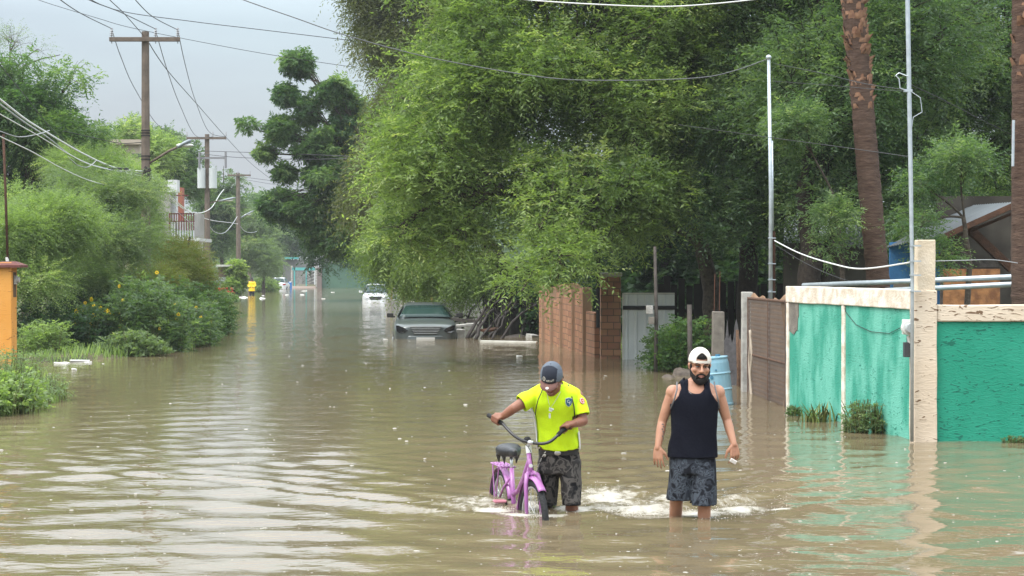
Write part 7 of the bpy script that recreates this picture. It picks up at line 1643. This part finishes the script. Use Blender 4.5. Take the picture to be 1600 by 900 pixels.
for t, w_, h_ in ((-.135, .055, .030), (-.125, .095, .042), (-.08, .112, .048), (-.02, .095, .045), (.04, .052, .038), (.10, .030, .032), (.145, .022, .028), (.155, .012, .018)):
    c_ = S0+hd_*t+Vector((0, 0, .012*(1 if t < -.05 else 0))); secs.append([c_+lat*w_*math.copysign(abs(math.cos(a))**.75, math.cos(a))+Vector((0, 0, h_*math.sin(a)-(.02 if math.sin(a) < 0 else 0)*abs(math.cos(a)))) for a in np.linspace(0, 2*PI, 17)[:-1]])
loft(bm, secs); sdl = obj('saddle', bm, mat('black_vinyl', (.014, .014, .016), .35, .5, bump=(30, .3)), bk, smooth=True)
bm = bmesh.new()
for s in (-1, 1):
    for t in (-.09, .0):
        bm = bmesh.new(); cyl(bm, S0+hd_*t+lat*s*(.085 if t < -.05 else .06)+Vector((0, 0, -.03)), S0+hd_*(t-.01)+lat*s*(.075 if t < -.05 else .05)+Vector((0, 0, -.105)), .022, .004, n=8); obj('torn_cover', bm, MATS['black_vinyl'], sdl)
bm = bmesh.new()
for s in (-1, 1): cyl(bm, S0+hd_*(-.07)+lat*s*.05+Vector((0, 0, -.07)), S0+hd_*(-.07)+lat*s*.05+Vector((0, 0, -.02)), .018, n=10)
obj('saddle_springs', bm, CHR, sdl)['kind'] = 'stuff'
bm = bmesh.new(); z = .285
for v in (-.06, -.03, 0, .03, .06): cyl(bm, Bk(-.82, v, z), Bk(-1.18, v, z), .006, n=6)
for u_ in (-.82, -.94, -1.06, -1.18): cyl(bm, Bk(u_, -.065, z), Bk(u_, .065, z), .007, n=6)
for s in (-1, 1):
    cyl(bm, Bk(-1.12, s*.062, z), rA+lat*s*.062, .006, n=6); cyl(bm, Bk(-.90, s*.062, z), rA+lat*s*.062, .006, n=6)
obj('rear_rack', bm, PUR, bk)
bb = Bk(-.59, 0, -.13)
for s in (-1, 1):
    e_ = bb+lat*s*.065+(hd_*-.05+Vector((0, 0, 1))*.155)*( 1 if s < 0 else -1); bm = bmesh.new(); beam(bm, bb+lat*s*.06, e_, .014, .024); cr_ = obj('crank', bm, BLACK_IRON, bk, bevel=.003)
    bm = bmesh.new(); pc = e_+lat*s*.055; 
    for du in (-.034, .034): cyl(bm, pc+hd_*du-lat*.045, pc+hd_*du+lat*.045, .011, n=8)
    for dv in (-.045, .045): cyl(bm, pc+hd_*-.034+lat*dv, pc+hd_*.034+lat*dv, .008, n=8)
    cyl(bm, e_, pc, .009, n=8); obj('pedal', bm, mat('pink_pedal', (.40, .16, .20), .5), cr_)
bm = bmesh.new(); tube(bm, [BAR[3]+Vector((0, -.01, -.005)), barc+Vector((-.02, -.03, -.03)), stt+Vector((.02, -.03, -.05)), crown+Vector((0.02, 0, .03))], .003, 5); obj('brake_cable', bm, CABLE_B, bk, smooth=True)
bm = bmesh.new(); c = BAR[5]+Vector((-.025, .03, .015)); blob(bm, c, (.030, .03, .030)); obj('bell', bm, BLKR, bk, smooth=True)
# submerged foam line collars are part of the water; small splash beads round the legs
rng = np.random.RandomState(4); V, Fc = [], []
for (px, py, sx, sy, k) in ((1100, 810, 26, 5, 90), (1056, 802, 24, 5, 70), (1140, 800, 45, 8, 160), (1222, 799, 16, 2.5, 90), (970, 795, 60, 12, 260), (893, 797, 26, 5, 70), (834, 808, 26, 4, 80), (785, 797, 26, 5, 90), (1010, 803, 60, 7, 200), (935, 770, 40, 12, 120), (1190, 775, 60, 15, 60)):
    for _ in range(k):
        c = W(px+rng.normal(0, sx*.6), py+rng.normal(0, sy*.6)); s = rng.uniform(.0015, .0048); zz_ = abs(rng.normal(0, .012)); o_ = len(V)
        for d_ in ((1, 0, 0), (0, 1, 0), (-1, 0, 0), (0, -1, 0), (0, 0, .8), (0, 0, -.8)): V.append((c.x+d_[0]*s, c.y+d_[1]*s, zz_+d_[2]*s))
        for f_ in ((0, 1, 4), (1, 2, 4), (2, 3, 4), (3, 0, 4), (1, 0, 5), (2, 1, 5), (3, 2, 5), (0, 3, 5)): Fc.append(tuple(o_+i for i in f_))
tag(npmesh('foam_beads', V, Fc, mat('foam_white', (.62, .60, .55), .4, .4), smooth=True), 'white splash beads churned up around the waders and the bicycle wheels', 'splashes', kind='stuff')
# ---------------------------------------------------------------- rain haze filling the air
bm = bmesh.new(); box(bm, (0, 905, 12.0), (1840, 1880, 27.0)); 
hm = bpy.data.materials.new('rain_haze'); hm.use_nodes = True; hn = hm.node_tree.nodes; hn.clear()
ho_ = hn.new('ShaderNodeOutputMaterial'); hv = hn.new('ShaderNodeVolumePrincipled'); hm.node_tree.links.new(hv.outputs[0], ho_.inputs['Volume'])
hv.inputs['Color'].default_value = (.86, .90, .92, 1); hv.inputs['Density'].default_value = .0004; hv.inputs['Anisotropy'].default_value = .1
tag(obj('haze', bm, hm), 'thin pale rain haze in the air over the whole street', 'haze', kind='stuff')
